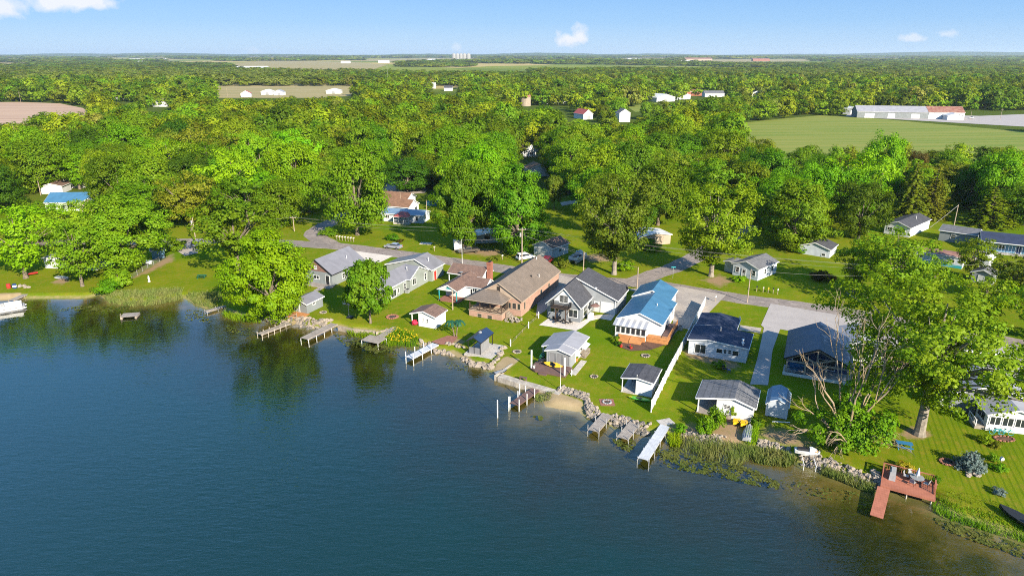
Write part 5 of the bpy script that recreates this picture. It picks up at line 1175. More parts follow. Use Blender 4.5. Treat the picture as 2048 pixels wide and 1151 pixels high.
# ---- the wood: individuals in front, one mass behind
KEEP = [  # photo rectangles that nearer trees must leave open: x0, y0, x1, y1, base row of what shows there
 (60, 392, 150, 436, 440), (85, 352, 152, 385, 388), (325, 462, 400, 490, 490), (560, 440, 660, 485, 480), (758, 385, 850, 455, 458), (775, 330, 835, 385, 388), (1098, 395, 1150, 470, 480),
 (1040, 280, 1062, 320, 322), (1070, 335, 1092, 360, 362), (1490, 240, 1560, 284, 238), (1560, 234, 2060, 296, 236), (1705, 206, 2060, 262, 226), (-20, 206, 60, 240, 206), (60, 206, 168, 222, 206), (440, 172, 700, 190, 172), (1142, 219, 1188, 234, 236), (1236, 222, 1264, 238, 240),
 (1088, 194, 1136, 208, 212), (1038, 188, 1064, 210, 215), (1288, 186, 1384, 206, 208), (1372, 170, 1410, 188, 192), (1420, 180, 1452, 190, 192), (1505, 180, 1528, 192, 194), (228, 184, 262, 200, 204), (298, 180, 335, 212, 214), (475, 130, 770, 140, 138), (455, 176, 500, 194, 196), (850, 165, 910, 182, 188),
 (1255, 208, 1330, 222, 210), (1775, 425, 1862, 475, 480), (1870, 445, 2048, 540, 480), (1595, 480, 1665, 515, 520), (1465, 505, 1565, 560, 560), (1050, 470, 1150, 520, 520), (1300, 452, 1350, 480, 484), (1000, 450, 1030, 500, 500), (180, 398, 205, 420, 440), (1150, 500, 1400, 570, 570), (1030, 110, 1031, 111, 100)]
KEEP = np.array(KEEP, float)
NOB = [FG, FB, FS, [(560, 500), (600, 440), (660, 400), (770, 340), (850, 335), (800, 400), (700, 470), (660, 490)], [(740, 480), (740, 400), (850, 385), (880, 480)], [(1085, 520), (1090, 400), (1160, 390), (1160, 520)], [(1240, 580), (1330, 500), (1430, 440), (1520, 440), (1480, 500), (1420, 580)],
       [(1690, 250), (1690, 222), (2200, 222), (2200, 270)], [(1250, 226), (1290, 203), (1400, 200), (1340, 224)], [(860, 190), (850, 172), (920, 172), (930, 190)], [(1680, 520), (1770, 458), (1880, 454), (2300, 478), (2300, 640), (1680, 640)], [(300, 500), (300, 470), (420, 466), (420, 500)], [(1560, 540), (1560, 505), (1700, 490), (1700, 560)], [(20, 450), (40, 395), (215, 395), (215, 450)]]
NOB = [np.array(pxpoly(p)) for p in NOB]
FRONT = np.array([(-700, 470), (0, 448), (180, 452), (330, 462), (420, 455), (600, 440), (660, 430), (700, 440), (760, 395), (860, 405), (900, 440), (1090, 430), (1100, 400), (1160, 400), (1180, 470), (1240, 500), (1330, 470), (1345, 440), (1500, 450), (1540, 475), (1680, 462), (1760, 452), (1900, 450), (2048, 466), (2800, 490)], float)
rs = np.random.default_rng(21)
def accept(x, y, Rr, H):
    bx, by, zc = proj(x, y, 0)
    if by > np.interp(bx, FRONT[:, 0], FRONT[:, 1]): return False
    for p in NOB:
        if inpoly(np.array([x]), np.array([y]), p)[0]: return False
    tp = proj(x, y, H)[1]; rp = Rr * .9 * F / zc; bt = proj(x, y, H * .15)[1]
    k = KEEP
    if np.any((by > k[:, 4]) & (bx + rp > k[:, 0]) & (bx - rp < k[:, 2]) & (bt > k[:, 1]) & (tp < k[:, 3])): return False
    return True
cand = []
tr = np.array(TREES)
y = 178.0
while y < 1150:
    sp = 12.2 + (y - 178) * .0035
    w = y * .80 + 30
    for x in np.arange(-w, w, sp):
        px_, py_ = x + rs.uniform(-.36, .36) * sp, y + rs.uniform(-.36, .36) * sp
        Rr = rs.uniform(5.8, 10.0); H = Rr ** .8 * rs.uniform(2.3, 3.7) + rs.uniform(-.5, 1.5)
        if y > 420: H *= .95
        if len(tr) and np.any(np.hypot(tr[:, 0] - px_, tr[:, 1] - py_) < (tr[:, 2] + Rr) * .50): continue
        if accept(px_, py_, Rr, H): cand.append((px_, py_, Rr, H))
    y += sp * .92
# hedgerow beside the green field
HD = pxpoly([(1290, 240), (1400, 226), (1500, 216), (1600, 207), (1700, 196), (1760, 190)])
for a, b_ in zip(HD[:-1], HD[1:]):
    n = int(math.dist(a, b_) / 7)
    for i in range(n):
        t = (i + rs.uniform(-.2, .2)) / n; cand.append((a[0] + (b_[0] - a[0]) * t, a[1] + (b_[1] - a[1]) * t, rs.uniform(5, 6.5), rs.uniform(11, 15)))
FE = pxpoly([(1490, 330), (1600, 338), (1700, 340), (1800, 338), (1900, 338), (2060, 345)])
for a, b_ in zip(FE[:-1], FE[1:]):
    n = int(math.dist(a, b_) / 8)
    for i in range(n):
        t = (i + rs.uniform(-.2, .2)) / n; cand.append((a[0] + (b_[0] - a[0]) * t, a[1] + (b_[1] - a[1]) * t + rs.uniform(-4, 4), rs.uniform(4.5, 6.5), rs.uniform(9, 12.5)))
cand.sort(key=lambda c: proj(c[0], c[1], 0)[2] - c[2] * 4)
NIND = 250
ZONES = [(0, 300, 'behind the left blue roof'), (300, 520, 'left of the road bend'), (520, 700, 'above the road bend'), (700, 900, 'behind the rusty brown house'), (900, 1130, 'behind the pair of maples'),
         (1130, 1350, 'behind the corner cottonwood'), (1350, 1560, 'behind the side road'), (1560, 1780, 'between the dark maple and the field'), (1780, 9999, 'behind the spruces at the right'), (-9999, 0, 'behind the left blue roof')]
KIND = [('leaf_bright', 'yellow green'), ('leaf_mid', 'mid green'), ('leaf_green', 'deep green'), ('leaf_lime', 'pale lime green'), ('leaf_dark', 'dark green'), ('leaf_olive', 'olive green'), ('leaf_bright', 'yellow green'), ('leaf_mid', 'mid green')]
first = {}
protos = ['maple0', 'maple1', 'maple2', 'maple3', 'maple4', 'airy0', 'airy1', 'airy2']
ROWS = [(0, 'front row'), (235, 'second row'), (290, 'deeper row')]
for i, (x, y, Rr, H) in enumerate(cand[:NIND]):
    k = protos[int(rs.integers(0, 8))]; tn, kn = KIND[int(rs.integers(0, 8))]
    bx, by, zc = proj(x, y, 0)
    zn = next(z for a, b_, z in ZONES if a <= bx < b_)
    row = [r_ for d_, r_ in ROWS if zc >= d_][-1]
    if k not in first:
        o = add_obj('broadleaf_tree', one_me(k)); first[k] = o
    else:
        o = first[k].copy(); C.objects.link(o)
    o.location = (x, y, 0); o.rotation_euler = (0, 0, rs.uniform(0, 6.28)); o.scale = (Rr / PRO[k]['R'], Rr / PRO[k]['R'] * rs.uniform(.9, 1.1), H / PRO[k]['H'])
    slot(o, tn); size = 'broad' if Rr > 8.6 else 'slim' if Rr < 7.1 else 'middling'
    lab = f'{size} {kn} tree in the {row} {zn}'
    tag(o, lab, 'tree', lab.replace('tree', 'trees', 1))
rest = cand[NIND:]
def mass(name, items, V0s, m, tint_step=None):
    Vs, T = [], []
    for (x, y, Rr, H), vi in items:
        tan = (-1500 < x < -330 and 1050 < y < 1750 and rs.uniform() < .55) or (450 < x < 1000 and 1300 < y < 1700 and rs.uniform() < .4)
        Vp, R0, H0 = V0s[vi]; a = rs.uniform(0, 6.28); ca, sa = math.cos(a), math.sin(a)
        V = Vp * np.array([Rr / R0, Rr / R0, H / H0], np.float32)
        V = np.stack([V[..., 0] * ca - V[..., 1] * sa + x, V[..., 0] * sa + V[..., 1] * ca + y, V[..., 2]], -1)
        Vs.append(V.reshape(-1, 3).astype(np.float32)); T.append(np.full(len(Vs[-1]), .257 + rs.uniform(0, .006) if tan else rs.uniform(0, 1), np.float32))
    V = np.concatenate(Vs); T = np.concatenate(T)
    return tag(add_obj(name, np_mesh(name, V, np.arange(len(V)).reshape(-1, 4), [m], dict(tint=T))), kind='stuff')
def lowp(seed, ncl, nper, leaf, shape='round'):
    r_ = np.random.default_rng(seed); P, Nn, c = crown_pts(r_, 6.5, 13.2, .6, ncl, nper, (.2, .34), shape, outw=1.6, rnd=.18); return (leaves(r_, P, Nn, leaf).astype(np.float32), 6.5, 14)
L1 = [lowp(300 + i, 64, 40, .85, ['round', 'oval', 'vase'][i % 3]) for i in range(6)]
L2 = [lowp(320 + i, 40, 16, 1.4, ['round', 'oval'][i % 2]) for i in range(6)]
L3 = [lowp(340 + i, 22, 5, 3.2) for i in range(6)]
mass('far_wood', [((x, y, a, b_), int(rs.integers(0, 6))) for x, y, a, b_ in rest if y < 560], L1, 'leaf_wood')
mass('far_wood', [((x, y, a, b_), int(rs.integers(0, 6))) for x, y, a, b_ in rest if y >= 560], L2, 'leaf_wood')
# beyond: scattered woods, hedges and tree lines out to the horizon, leaving the fields open
FARF = [np.array(pxpoly([(a + (6 if a > np.mean([q[0] for q in P]) else -6), b + (2.2 if b > np.mean([q[1] for q in P]) else 0)) for a, b in P])) for P in ([(455, 128), (520, 122), (775, 122), (800, 130), (740, 143), (640, 147), (480, 140)], [(-60, 121), (45, 117), (48, 121)], [(215, 118), (330, 115), (345, 120), (240, 122)], [(690, 118.5), (830, 117), (960, 116), (962, 120.5), (800, 122)],
        [(1190, 118), (1330, 116), (1350, 118.5), (1260, 121)], [(60, 114), (200, 113), (210, 115), (80, 116)], [(1700, 117), (1790, 116), (1800, 118.5), (1720, 119)], [(400, 114.5), (600, 113.5), (620, 115), (420, 116)], [(1345, 122.5), (1440, 119), (1620, 118), (1618, 123.5), (1500, 125), (1420, 126)], [(-60, 130), (10, 125), (60, 127), (40, 131)])]
items = []
for y0, y1, sp in ((1130, 2000, 19), (2000, 3600, 34), (3600, 6500, 62), (6500, 14000, 130)):
    yy = y0
    while yy < y1:
        for x in np.arange(-yy * .8, yy * .8, sp):
            px_, py_ = x + rs.uniform(-.5, .5) * sp, yy + rs.uniform(-.5, .5) * sp
            nzv = math.sin(px_ * .0021 + 1.3) * math.sin(py_ * .0017 + .4) + .6 * math.sin(px_ * .0047 + py_ * .0031)
            if nzv < (-.55 if y0 < 2000 else -.12): continue
            if any(inpoly(np.array([px_]), np.array([py_]), p)[0] for p in FARF): continue
            items.append((px_, py_, sp * rs.uniform(.45, .8), rs.uniform(11, 16) * (1 if y0 < 3600 else 1.35 if y0 < 6500 else 2.0)))
        yy += sp
mass('distant_woods', [(t, int(rs.integers(0, 6))) for t in items if t[1] < 3600], L2, 'leaf_far')
mass('distant_woods', [(t, int(rs.integers(0, 6))) for t in items if t[1] >= 3600], L3, 'leaf_far')
# low wooded ridge on the horizon
mb = MB(); rs2 = random.Random(4); px_ = -16000; pts = []
while px_ < 16000:
    pts.append((px_, 15500 + 900 * math.sin(px_ * .0004), 45 + 16 * math.sin(px_ * .0007 + 1) + 10 * math.sin(px_ * .0023) + rs2.uniform(-3, 6) + (30 if px_ > 6000 else 0) * min(1, max(0, px_ - 6000) / 4000))); px_ += 140
for a, b_ in zip(pts[:-1], pts[1:]):
    mb.poly([(a[0], a[1] - 900, 0), (b_[0], b_[1] - 900, 0), b_, a], 'leaf_far'); mb.poly([a, b_, (b_[0], b_[1] + 2500, b_[2] * .7), (a[0], a[1] + 2500, a[2] * .7)], 'leaf_far')
structure(mb, 'hills')

# ------------------------------------------------------------------ docks, sea walls, rocks, water plants
def frame(a, b):                            # local frame along a -> b
    d = Vector((b[0] - a[0], b[1] - a[1])); return d.length, math.atan2(d.y, d.x)
def dock(label, a, b, w, z, m, legs=3, post=.35, pm='grey_wood', both=True, bottom=-2.0, extra=None, name='dock', pr=.06, plank=None):
    A, B = G(*a, z), G(*b, z); L, an = frame(A, B); e = empty(name, label, 'dock', (A[0], A[1], 0), an)
    mb = MB(); n = max(4, round(L / .30)); rs = random.Random(int(L * 100))
    for i in range(n):
        x = L * i / n; mb.box(x + .012, x + L / n - .012, -w / 2 + rs.uniform(-.02, .02), w / 2 + rs.uniform(-.02, .02), z - .05, z + rs.uniform(-.006, .006), m)
    mb.build('deck', e)
    mb = MB(); mb.box(0, L, -w / 2 + .02, -w / 2 + .08, z - .22, z - .055, m); mb.box(0, L, w / 2 - .08, w / 2 - .02, z - .22, z - .055, m); mb.build('stringer', e)
    for i in range(legs):
        x = L * (1 - i / max(1, legs)) - .12
        for sg in (-1, 1):
            mb = MB(); y = sg * (w / 2 + pr + .01); hb = hz(A[0] + math.cos(an) * x - math.sin(an) * y, A[1] + math.sin(an) * x + math.cos(an) * y)
            mb.cyl((x, y, min(hb, -.8) - .3), (x, y, z + post), pr, pr, 8, pm); mb.build('post', e)
    if extra: extra(e, L)
    return e
dock('narrow grey walkway running from the reeds beside the bright maple, left shore', (474, 604.5), (410.5, 622), .9, -.2, 'grey_wood', 3, .12, 'galvanised')
dock('low plank dock with posts along its length, below the bright maple', (577, 645), (518, 667.5), 1.25, -.3, 'grey_wood', 5, .28, 'pale_timber')
dock('largest weathered plank dock on white legs, beside the pale riprap', (669, 646.5), (608, 676.5), 1.7, .1, 'grey_wood', 4, -.12, 'white_plastic', extra=lambda e, L: None)
def _t(e, L):
    mb = MB()
    for i in range(9): mb.box(L - .3 + i * .3, L - .3 + i * .3 + .27, -2.1, 1.6, -.05 + .0, .02, 'grey_wood')
    mb.build('platform', e)
    for x, y in ((L - .2, -2.0), (L + 2.3, -2.0), (L - .2, 1.5), (L + 2.3, 1.5)):
        m2 = MB(); m2.cyl((x, y, -1.9), (x, y, -.052), .06, .06, 8, 'white_plastic'); m2.build('post', e)
dock('weathered walkway ending in a square platform left of the yellow irises', (791, 653.5), (757, 674), 1.25, .0, 'grey_wood', 2, -.1, 'pale_timber', extra=_t)
dock('bright white dock with six tall white posts in front of the terracotta patio', (871, 686.8), (818, 714.5), 1.5, .0, 'white_dock', 3, .85, 'white_plastic', pr=.08)
dock('brown plank dock with tall white posts at the end of the sea wall', (1074, 775.5), (1028, 807.5), 1.45, -.1, 'brown_deck', 3, .95, 'white_plastic', pr=.075)
dock('left of the two grey docks beside the riprap', (1215, 827), (1186, 860.5), 1.5, .0, 'grey_wood', 2, .65, 'galvanised')
dock('right of the two grey docks beside the riprap', (1273, 841.5), (1244.5, 875.5), 1.55, .0, 'grey_wood', 3, .55, 'galvanised')
dock('long pale metal dock reaching into the lily pads', (1330, 850), (1286, 917), 1.35, .05, 'white_dock', 4, .05, 'galvanised')
dock('grey dock beside the pontoon boat at the left edge', (62, 583), (22, 600), 1.2, -.1, 'grey_wood', 2, .1, 'weathered_wood')
# free posts
for i, (px, py, hgt, lb) in enumerate(((995, 825, 2.0, 'lone white mooring post standing in open water'), (1039, 792, 2.0, 'tall white post between the sea wall and brown dock'), (1017.5, 814, 1.7, 'tall white post at the corner of the brown dock'))):
    x, y = G(px, py, ZW); mb = MB(); mb.cyl((0, 0, -2), (0, 0, hgt - .7), .09, .09, 8, 'white_plastic'); mb.cyl((0, 0, hgt - .7), (0, 0, hgt - .62), .1, .03, 8, 'white_plastic'); tag(mb.build('mooring_post', loc=(x, y, 0)), lb, 'post')
# swim raft
x, y = G(260, 629, -.3); e = empty('swim_raft', 'small square weathered raft floating off the left shore', 'raft', (x, y, 0), R(12))
mb = MB()
for i in range(8): mb.box(-1.5 + i * .38, -1.5 + i * .38 + .35, -1.1, 1.1, -.35, -.28, 'grey_wood')
mb.build('deck', e)
for sx_ in (-1.3, 1.3):
    mb = MB(); mb.cyl((sx_, -1.05, -.62), (sx_, 1.05, -.62), .24, .24, 10, 'weathered_wood'); mb.build('float', e)
mb = MB(); mb.beam((-1.45, -.9, -.28), (-1.45, -.9, .25), .07, .07, 'weathered_wood'); mb.beam((-1.45, -.5, -.28), (-1.45, -.5, .25), .07, .07, 'weathered_wood'); mb.beam((-1.45, -.9, .2), (-1.45, -.5, .2), .06, .06, 'weathered_wood'); mb.build('ladder', e)
# concrete sea wall
def wall(name, label, P, w, z0, z1, m, cat='wall', kind=None):
    Q = [Vector((*G(*p, z1), 0)) for p in P]; mb = MB()
    for a, b in zip(Q[:-1], Q[1:]):
        d = (b - a).normalized(); nrm = Vector((-d.y, d.x, 0)); mb.prism([a - nrm * 0 + Vector((0, 0, z0)), b + Vector((0, 0, z0)), b + nrm * w + Vector((0, 0, z0)), a + nrm * w + Vector((0, 0, z0))], (0, 0, z1 - z0 + random.uniform(-.006, .006)), m)
    return tag(mb.build(name), label, cat)
wall('sea_wall', 'long pale concrete sea wall in front of the grey cabin', [(995, 753), (1030, 764), (1067, 774.5), (1117, 789)], 1.3, -1.6, .06, 'sea_wall')
wall('sea_wall', 'short concrete wing wall at the sandy beach end', [(992, 751), (1012, 737), (1026, 727)], .35, -1.2, .12, 'sea_wall')
wall('retaining_wall', 'weathered timber retaining wall behind the plank docks', [(675, 652), (705, 658), (749, 662)], .4, -1.4, .12, 'weathered_wood')
wall('retaining_wall', 'short timber edging left of the square platform dock', [(752, 664), (772, 659), (776, 656)], .3, -1.2, .1, 'weathered_wood')
wall('concrete_ramp', 'pale concrete slab at the head of the long metal dock', [(1324, 851), (1351, 846)], 1.6, -.6, .04, 'concrete', 'slab')
# boulders round the pavilion, one by one
rk = random.Random(9)
def boulders(P, n, r0, r1, group, where, m='pale_stone'):
    Q = [G(*p, -.35) for p in P]
    for i in range(n):
        t = i / max(1, n - 1) * (len(Q) - 1); k = min(int(t), len(Q) - 2); f = t - k
        row = rk.choice((0, 0, 1)); x = Q[k][0] + (Q[k + 1][0] - Q[k][0]) * f + rk.uniform(-.25, .25); y = Q[k][1] + (Q[k + 1][1] - Q[k][1]) * f + rk.uniform(-.3, .3) + row * .55
        r = rk.uniform(r0, r1); mb = MB(); mb.rock((0, 0, 0), r, m, rk); o = mb.build('boulder', loc=(x, y, max(hz(x, y), -.85) + r * .22), rot=rk.uniform(0, 6))
        size = 'large' if r > (r0 + r1) / 2 else 'smaller'
        tag(o, f'{size} pale boulder {where}', 'boulder', f'{size} boulders {where}')
boulders([(926, 716), (948, 727), (973, 731.5), (985, 735)], 26, .38, .68, '', 'at the foot of the pavilion terrace')
boulders([(985, 733), (1000, 716), (1008, 700)], 13, .3, .6, '', 'up the right side of the pavilion terrace')
boulders([(868, 698), (885, 703), (905, 706)], 16, .3, .55, '', 'between white dock and pavilion beach')
boulders([(840, 684), (852, 689), (860, 690)], 9, .28, .48, '', 'between yellow irises and white dock')
boulders([(895, 690), (910, 694), (925, 700)], 7, .3, .5, '', 'along the patio edge beside the pavilion')
def riprap(P, w, n, r0, r1, name='riprap', m='stone'):
    Q = np.array([G(*p, -.3) for p in P]); mb = MB(); L = np.concatenate([[0], np.cumsum(np.hypot(*np.diff(Q, axis=0).T))])
    for i in range(n):
        s = rk.uniform(0, L[-1]); x = np.interp(s, L, Q[:, 0]); y = np.interp(s, L, Q[:, 1]); o = rk.uniform(-.5, .5) * w; x += o * .3 + rk.uniform(-.2, .2); y += o
        r = r0 * .6 + (r1 * 1.25 - r0 * .6) * rk.random() ** 1.8; zz = max(hz(x, y), -.9) + r * .3; mb.rock((x, y, zz), r, 'dark_stone' if zz < -.6 or rk.random() < .15 else m if rk.random() < .6 else 'pale_stone', rk)
    return tag(mb.build(name), kind='stuff')
riprap([(520, 629), (560, 637), (587, 642)], 2.6, 150, .16, .38, m='pale_stone'); riprap([(590, 643), (625, 648), (655, 650)], 3.2, 230, .16, .38, m='pale_stone')
riprap([(1117, 781), (1150, 789), (1175, 800)], 1.8, 230, .12, .3); riprap([(1172, 805), (1178, 818), (1195, 832), (1212, 838)], 2.0, 300, .12, .3); riprap([(1222, 837), (1250, 846), (1275, 855), (1300, 858)], 2.0, 260, .12, .3)
riprap([(1350, 874), (1400, 876), (1450, 882)], 1.6, 220, .1, .26); riprap([(1515, 889), (1550, 897), (1580, 905)], 1.8, 240, .1, .27); riprap([(1600, 914), (1650, 927), (1700, 945), (1740, 960), (1756, 968)], 2.0, 480, .1, .28); riprap([(1748, 952), (1764, 965), (1770, 978)], 1.3, 60, .2, .35)
# reeds, cattails and shore weeds (stuff)
def blades(name, P, n, h0, h1, lean=.25, m='leaf_reed', w=.05, zoff=0.0):
    Q = np.array(pxpoly(P, -.5)); r_ = np.random.default_rng(n + int(P[0][0]))
    x = r_.uniform(Q[:, 0].min(), Q[:, 0].max(), n * 5); y = r_.uniform(Q[:, 1].min(), Q[:, 1].max(), n * 5)
    nzv = np.sin(x * 1.7) * np.sin(y * 1.3 + x * .5) + r_.uniform(-.9, 1.2, len(x))
    k = inpoly(x, y, Q) & (nzv > -.3); x, y = x[k][:n], y[k][:n]; z = np.maximum(height(x, y)[0], -1.3); N_ = len(x)
    hh = r_.uniform(h0, h1, N_) + np.where(z < ZW, .3, 0); a = r_.uniform(0, 6.28, N_); l = r_.normal(0, lean, (N_, 2)) * hh[:, None]; dx, dy = np.cos(a) * w, np.sin(a) * w
    b0 = np.stack([x - dx, y - dy, z], 1); b1 = np.stack([x + dx, y + dy, z], 1); t1 = np.stack([x + dx * .3 + l[:, 0], y + dy * .3 + l[:, 1], z + hh], 1); t0 = np.stack([x - dx * .3 + l[:, 0], y - dy * .3 + l[:, 1], z + hh], 1)
    V = np.stack([b0, b1, t1, t0], 1).reshape(-1, 3); return tag(add_obj(name, np_mesh(name, V, np.arange(len(V)).reshape(-1, 4), [m])), kind='stuff')
blades('cattails', [(1362, 878), (1420, 880), (1450, 886), (1505, 896), (1508, 912), (1470, 928), (1440, 918), (1370, 902)], 1300, .5, 1.15, .22, w=.035)
blades('reeds', [(205, 590), (300, 585), (365, 582), (365, 596), (320, 606), (270, 611), (215, 603)], 3600, .3, .9, .25, w=.06); blades('reeds', [(370, 592), (440, 590), (445, 606), (425, 618), (390, 606)], 1500, .3, .8, .25, w=.06)
blades('shore_weeds', [(1505, 896), (1560, 903), (1600, 918), (1575, 930), (1505, 920)], 1600, .3, .8, .3, w=.06); blades('shore_weeds', [(1865, 985), (1900, 1012), (1990, 1040), (2060, 1060), (2060, 1085), (1960, 1055), (1890, 1035), (1862, 1015)], 1500, .15, .42, .35, 'leaf_lime', .035)
blades('shore_weeds', [(690, 658), (770, 668), (800, 683), (780, 690), (740, 676), (700, 668)], 1200, .25, .7, .3, 'leaf_lime', .06); blades('shore_weeds', [(1650, 936), (1720, 958), (1750, 972), (1745, 985), (1690, 962), (1640, 945)], 900, .2, .6, .3, w=.05)
blades('shore_weeds', [(1065, 790), (1110, 790), (1100, 802), (1075, 800)], 260, .15, .4, .4, w=.05); blades('tall_grass', [(1890, 985), (1960, 1000), (2060, 1030), (2060, 1060), (1960, 1040), (1890, 1012)], 500, .1, .3, .4, 'leaf_lime', .035)
blades('shore_weeds', [(1335, 868), (1360, 870), (1360, 890), (1340, 888)], 500, .3, .8, .3, 'leaf_lime', .05); blades('shore_weeds', [(1490, 870), (1515, 860), (1512, 890), (1495, 893)], 900, .4, .9, .3, 'leaf_lime', .05)
blades('shore_weeds', [(450, 622), (480, 630), (520, 636), (520, 643), (470, 638), (445, 628)], 500, .3, .7, .3, 'leaf_lime', .06)
def pads(P, n, r0=.10, r1=.22, name='lily_pads'):
    Q = np.array(pxpoly(P, ZW)); mb = MB(); k = 0; t = 0
    while k < n and t < n * 30:
        t += 1; x, y = rk.uniform(Q[:, 0].min(), Q[:, 0].max()), rk.uniform(Q[:, 1].min(), Q[:, 1].max())
        if not inpoly(np.array([x]), np.array([y]), Q)[0] or math.sin(x * 1.9 + 1) * math.sin(y * 1.6) + rk.uniform(-.75, .9) < 0: continue
        r = rk.uniform(r0, r1); a = rk.uniform(0, 6); z = ZW + rk.uniform(.008, .05); tl, tm = rk.uniform(-.05, .05), rk.uniform(-.05, .05)
        mb.poly([(x, y, z)] + [(x + r * math.cos(a + .3 + i * 5.7 / 7), y + r * math.sin(a + .3 + i * 5.7 / 7), z + tl * math.cos(i) + tm * math.sin(i)) for i in range(8)], 'leaf_pad'); k += 1
    return tag(mb.build(name), kind='stuff')
pads([(1300, 905), (1330, 898), (1420, 918), (1500, 935), (1560, 965), (1555, 978), (1440, 955), (1340, 935)], 1150, .08, .18); pads([(1225, 878), (1255, 872), (1275, 888), (1262, 904), (1235, 895)], 140, .08, .18); pads([(1310, 890), (1360, 895), (1380, 915), (1320, 912)], 150, .08, .18)
pads([(665, 668), (720, 668), (780, 695), (760, 706), (690, 690)], 420, .08, .2); pads([(730, 690), (800, 692), (800, 706), (740, 706)], 220, .08, .2); pads([(130, 612), (260, 612), (250, 624), (120, 622)], 300, .08, .22); pads([(370, 618), (410, 622), (420, 645), (370, 640)], 160, .08, .2)
pads([(1870, 1035), (1960, 1060), (2060, 1095), (2060, 1120), (1960, 1085), (1880, 1055)], 420, .08, .2); pads([(1555, 958), (1600, 965), (1720, 985), (1700, 1005), (1590, 985)], 90, .07, .16); pads([(455, 650), (510, 655), (500, 672), (450, 662)], 130, .08, .18)
pads([(1068, 832), (1085, 833), (1084, 840), (1068, 838)], 10, .15, .3); pads([(895, 722), (940, 732), (930, 742), (890, 735)], 60, .06, .14)
# yellow irises
x, y = G(808, 678, -.4); e = empty('iris_bed', 'clump of yellow irises at the water left of the white dock', 'flower bed', (x, y, 0))
r_ = random.Random(3); mb, m2 = MB(), MB(); QI = np.array(pxpoly([(775, 668), (800, 666), (836, 680), (838, 690), (810, 690), (780, 684)], -.4))
while len(mb.f) < 900:
    a, b = r_.uniform(QI[:, 0].min(), QI[:, 0].max()), r_.uniform(QI[:, 1].min(), QI[:, 1].max())
    if not inpoly(np.array([a]), np.array([b]), QI)[0]: continue
    z = max(hz(a, b), -.9); hh = r_.uniform(.7, 1.2); t = r_.uniform(0, 6); l1, l2 = r_.gauss(0, .14), r_.gauss(0, .14); dx, dy = .05 * math.cos(t), .05 * math.sin(t); a -= x; b -= y
    mb.poly([(a - dx, b - dy, z), (a + dx, b + dy, z), (a + l1, b + l2, z + hh)], 'leaf_lime')
    if r_.random() < .10:
        for q in range(2): m2.rock((a + l1 + r_.uniform(-.1, .1), b + l2 + r_.uniform(-.1, .1), z + hh + r_.uniform(-.05, .12)), .05, 'petal_yellow', r_)
mb.build('leaves', e); o = m2.build('flower', e); o['kind'] = 'stuff'

# the red deck on the right shore
A, B, D_ = G(1765, 936, .25), G(1870, 963, .25), G(1758, 974, .25); L, an = frame(A, B)
e = empty('lake_deck', 'red brown timber deck with railing and ramp into the water at the right shore', 'deck', (A[0], A[1], 0), an)
W_ = 3.9; mb = MB()
mb.box(0, L, -W_, 0, .14, .25, 'redwood_deck'); mb.box(0, L, -W_ - .04, -W_ - .003, -.05, .26, 'redwood_deck'); mb.box(L + .003, L + .04, -W_, 0, -.05, .26, 'redwood_deck'); mb.build('platform', e)
A2, B2 = G(1767, 978, .2), G(1752, 1036, -.35); L2, an2 = frame(A2, B2); an2 -= an; ca, sa = math.cos(an2), math.sin(an2)
a0 = Vector((A2[0] - A[0], A2[1] - A[1], 0)); a0 = Vector((a0.x * math.cos(an) + a0.y * math.sin(an), -a0.x * math.sin(an) + a0.y * math.cos(an), 0))
u = Vector((ca, sa, 0)); v = Vector((-sa, ca, 0)); mb = MB(); n = 14
for i in range(n):
    p = a0 + u * (L2 * i / n - .4); q = a0 + u * (L2 * (i + 1) / n - .43); z1, z2 = .22 - .55 * i / n, .22 - .55 * (i + 1) / n
    mb.prism([p - v * .66 + Vector((0, 0, z1)), p + v * .66 + Vector((0, 0, z1)), q + v * .66 + Vector((0, 0, z2)), q - v * .66 + Vector((0, 0, z2))], (0, 0, -.09), 'redwood_deck')
mb.build('ramp', e)
for x, y in ((.3, -W_ + .2), (L * .5, -W_ + .2), (L - .3, -W_ + .2), (.3, -.3), (L - .3, -.3)):
    mb = MB(); mb.cyl((x, y, -1.9), (x, y, .137), .08, .08, 8, 'pale_timber'); mb.build('post', e)
mb = MB(); zr = 1.1
for a, b in (((.06, -W_ * .55), (.06, -.06)), ((.06, -.06), (L - .06, -.06)), ((L - .06, -.06), (L - .06, -W_ * .75))):
    a, b = Vector((*a, 0)), Vector((*b, 0)); k = round((b - a).length / .22); mb.beam(a + Vector((0, 0, zr)), b + Vector((0, 0, zr)), .14, .06, 'redwood_deck'); mb.beam(a + Vector((0, 0, .35)), b + Vector((0, 0, .35)), .05, .07, 'redwood_deck')
    for i in range(k + 1): p = a.lerp(b, i / k); w_ = .11 if i % 6 == 0 else .04; mb.beam(p + Vector((0, 0, .25)), p + Vector((0, 0, zr - .03)), w_, w_, 'redwood_deck')
mb.build('railing', e)
DK = dict(o=A, an=an)
def dk(x, y): return (A[0] + x * math.cos(an) - y * math.sin(an), A[1] + x * math.sin(an) + y * math.cos(an), .25)
def chair(label, loc, rz, m='black_metal', seat='fabric_grey', group=None):
    e = empty('chair', label, 'chair', loc, rz, group)
    for x, y, h in ((-.24, -.24, .42), (.24, -.24, .42), (-.24, .24, .9), (.24, .24, .9)):
        mb = MB(); mb.cyl((x, y, 0), (x, y, h), .02, .02, 6, m); mb.build('leg', e)
    mb = MB(); mb.box(-.27, .27, -.27, .27, .42, .48, seat); mb.build('seat', e); mb = MB(); mb.prism([(-.26, .22, .5), (.26, .22, .5), (.26, .32, .95), (-.26, .32, .95)], (0, .04, 0), seat); mb.build('backrest', e); return e
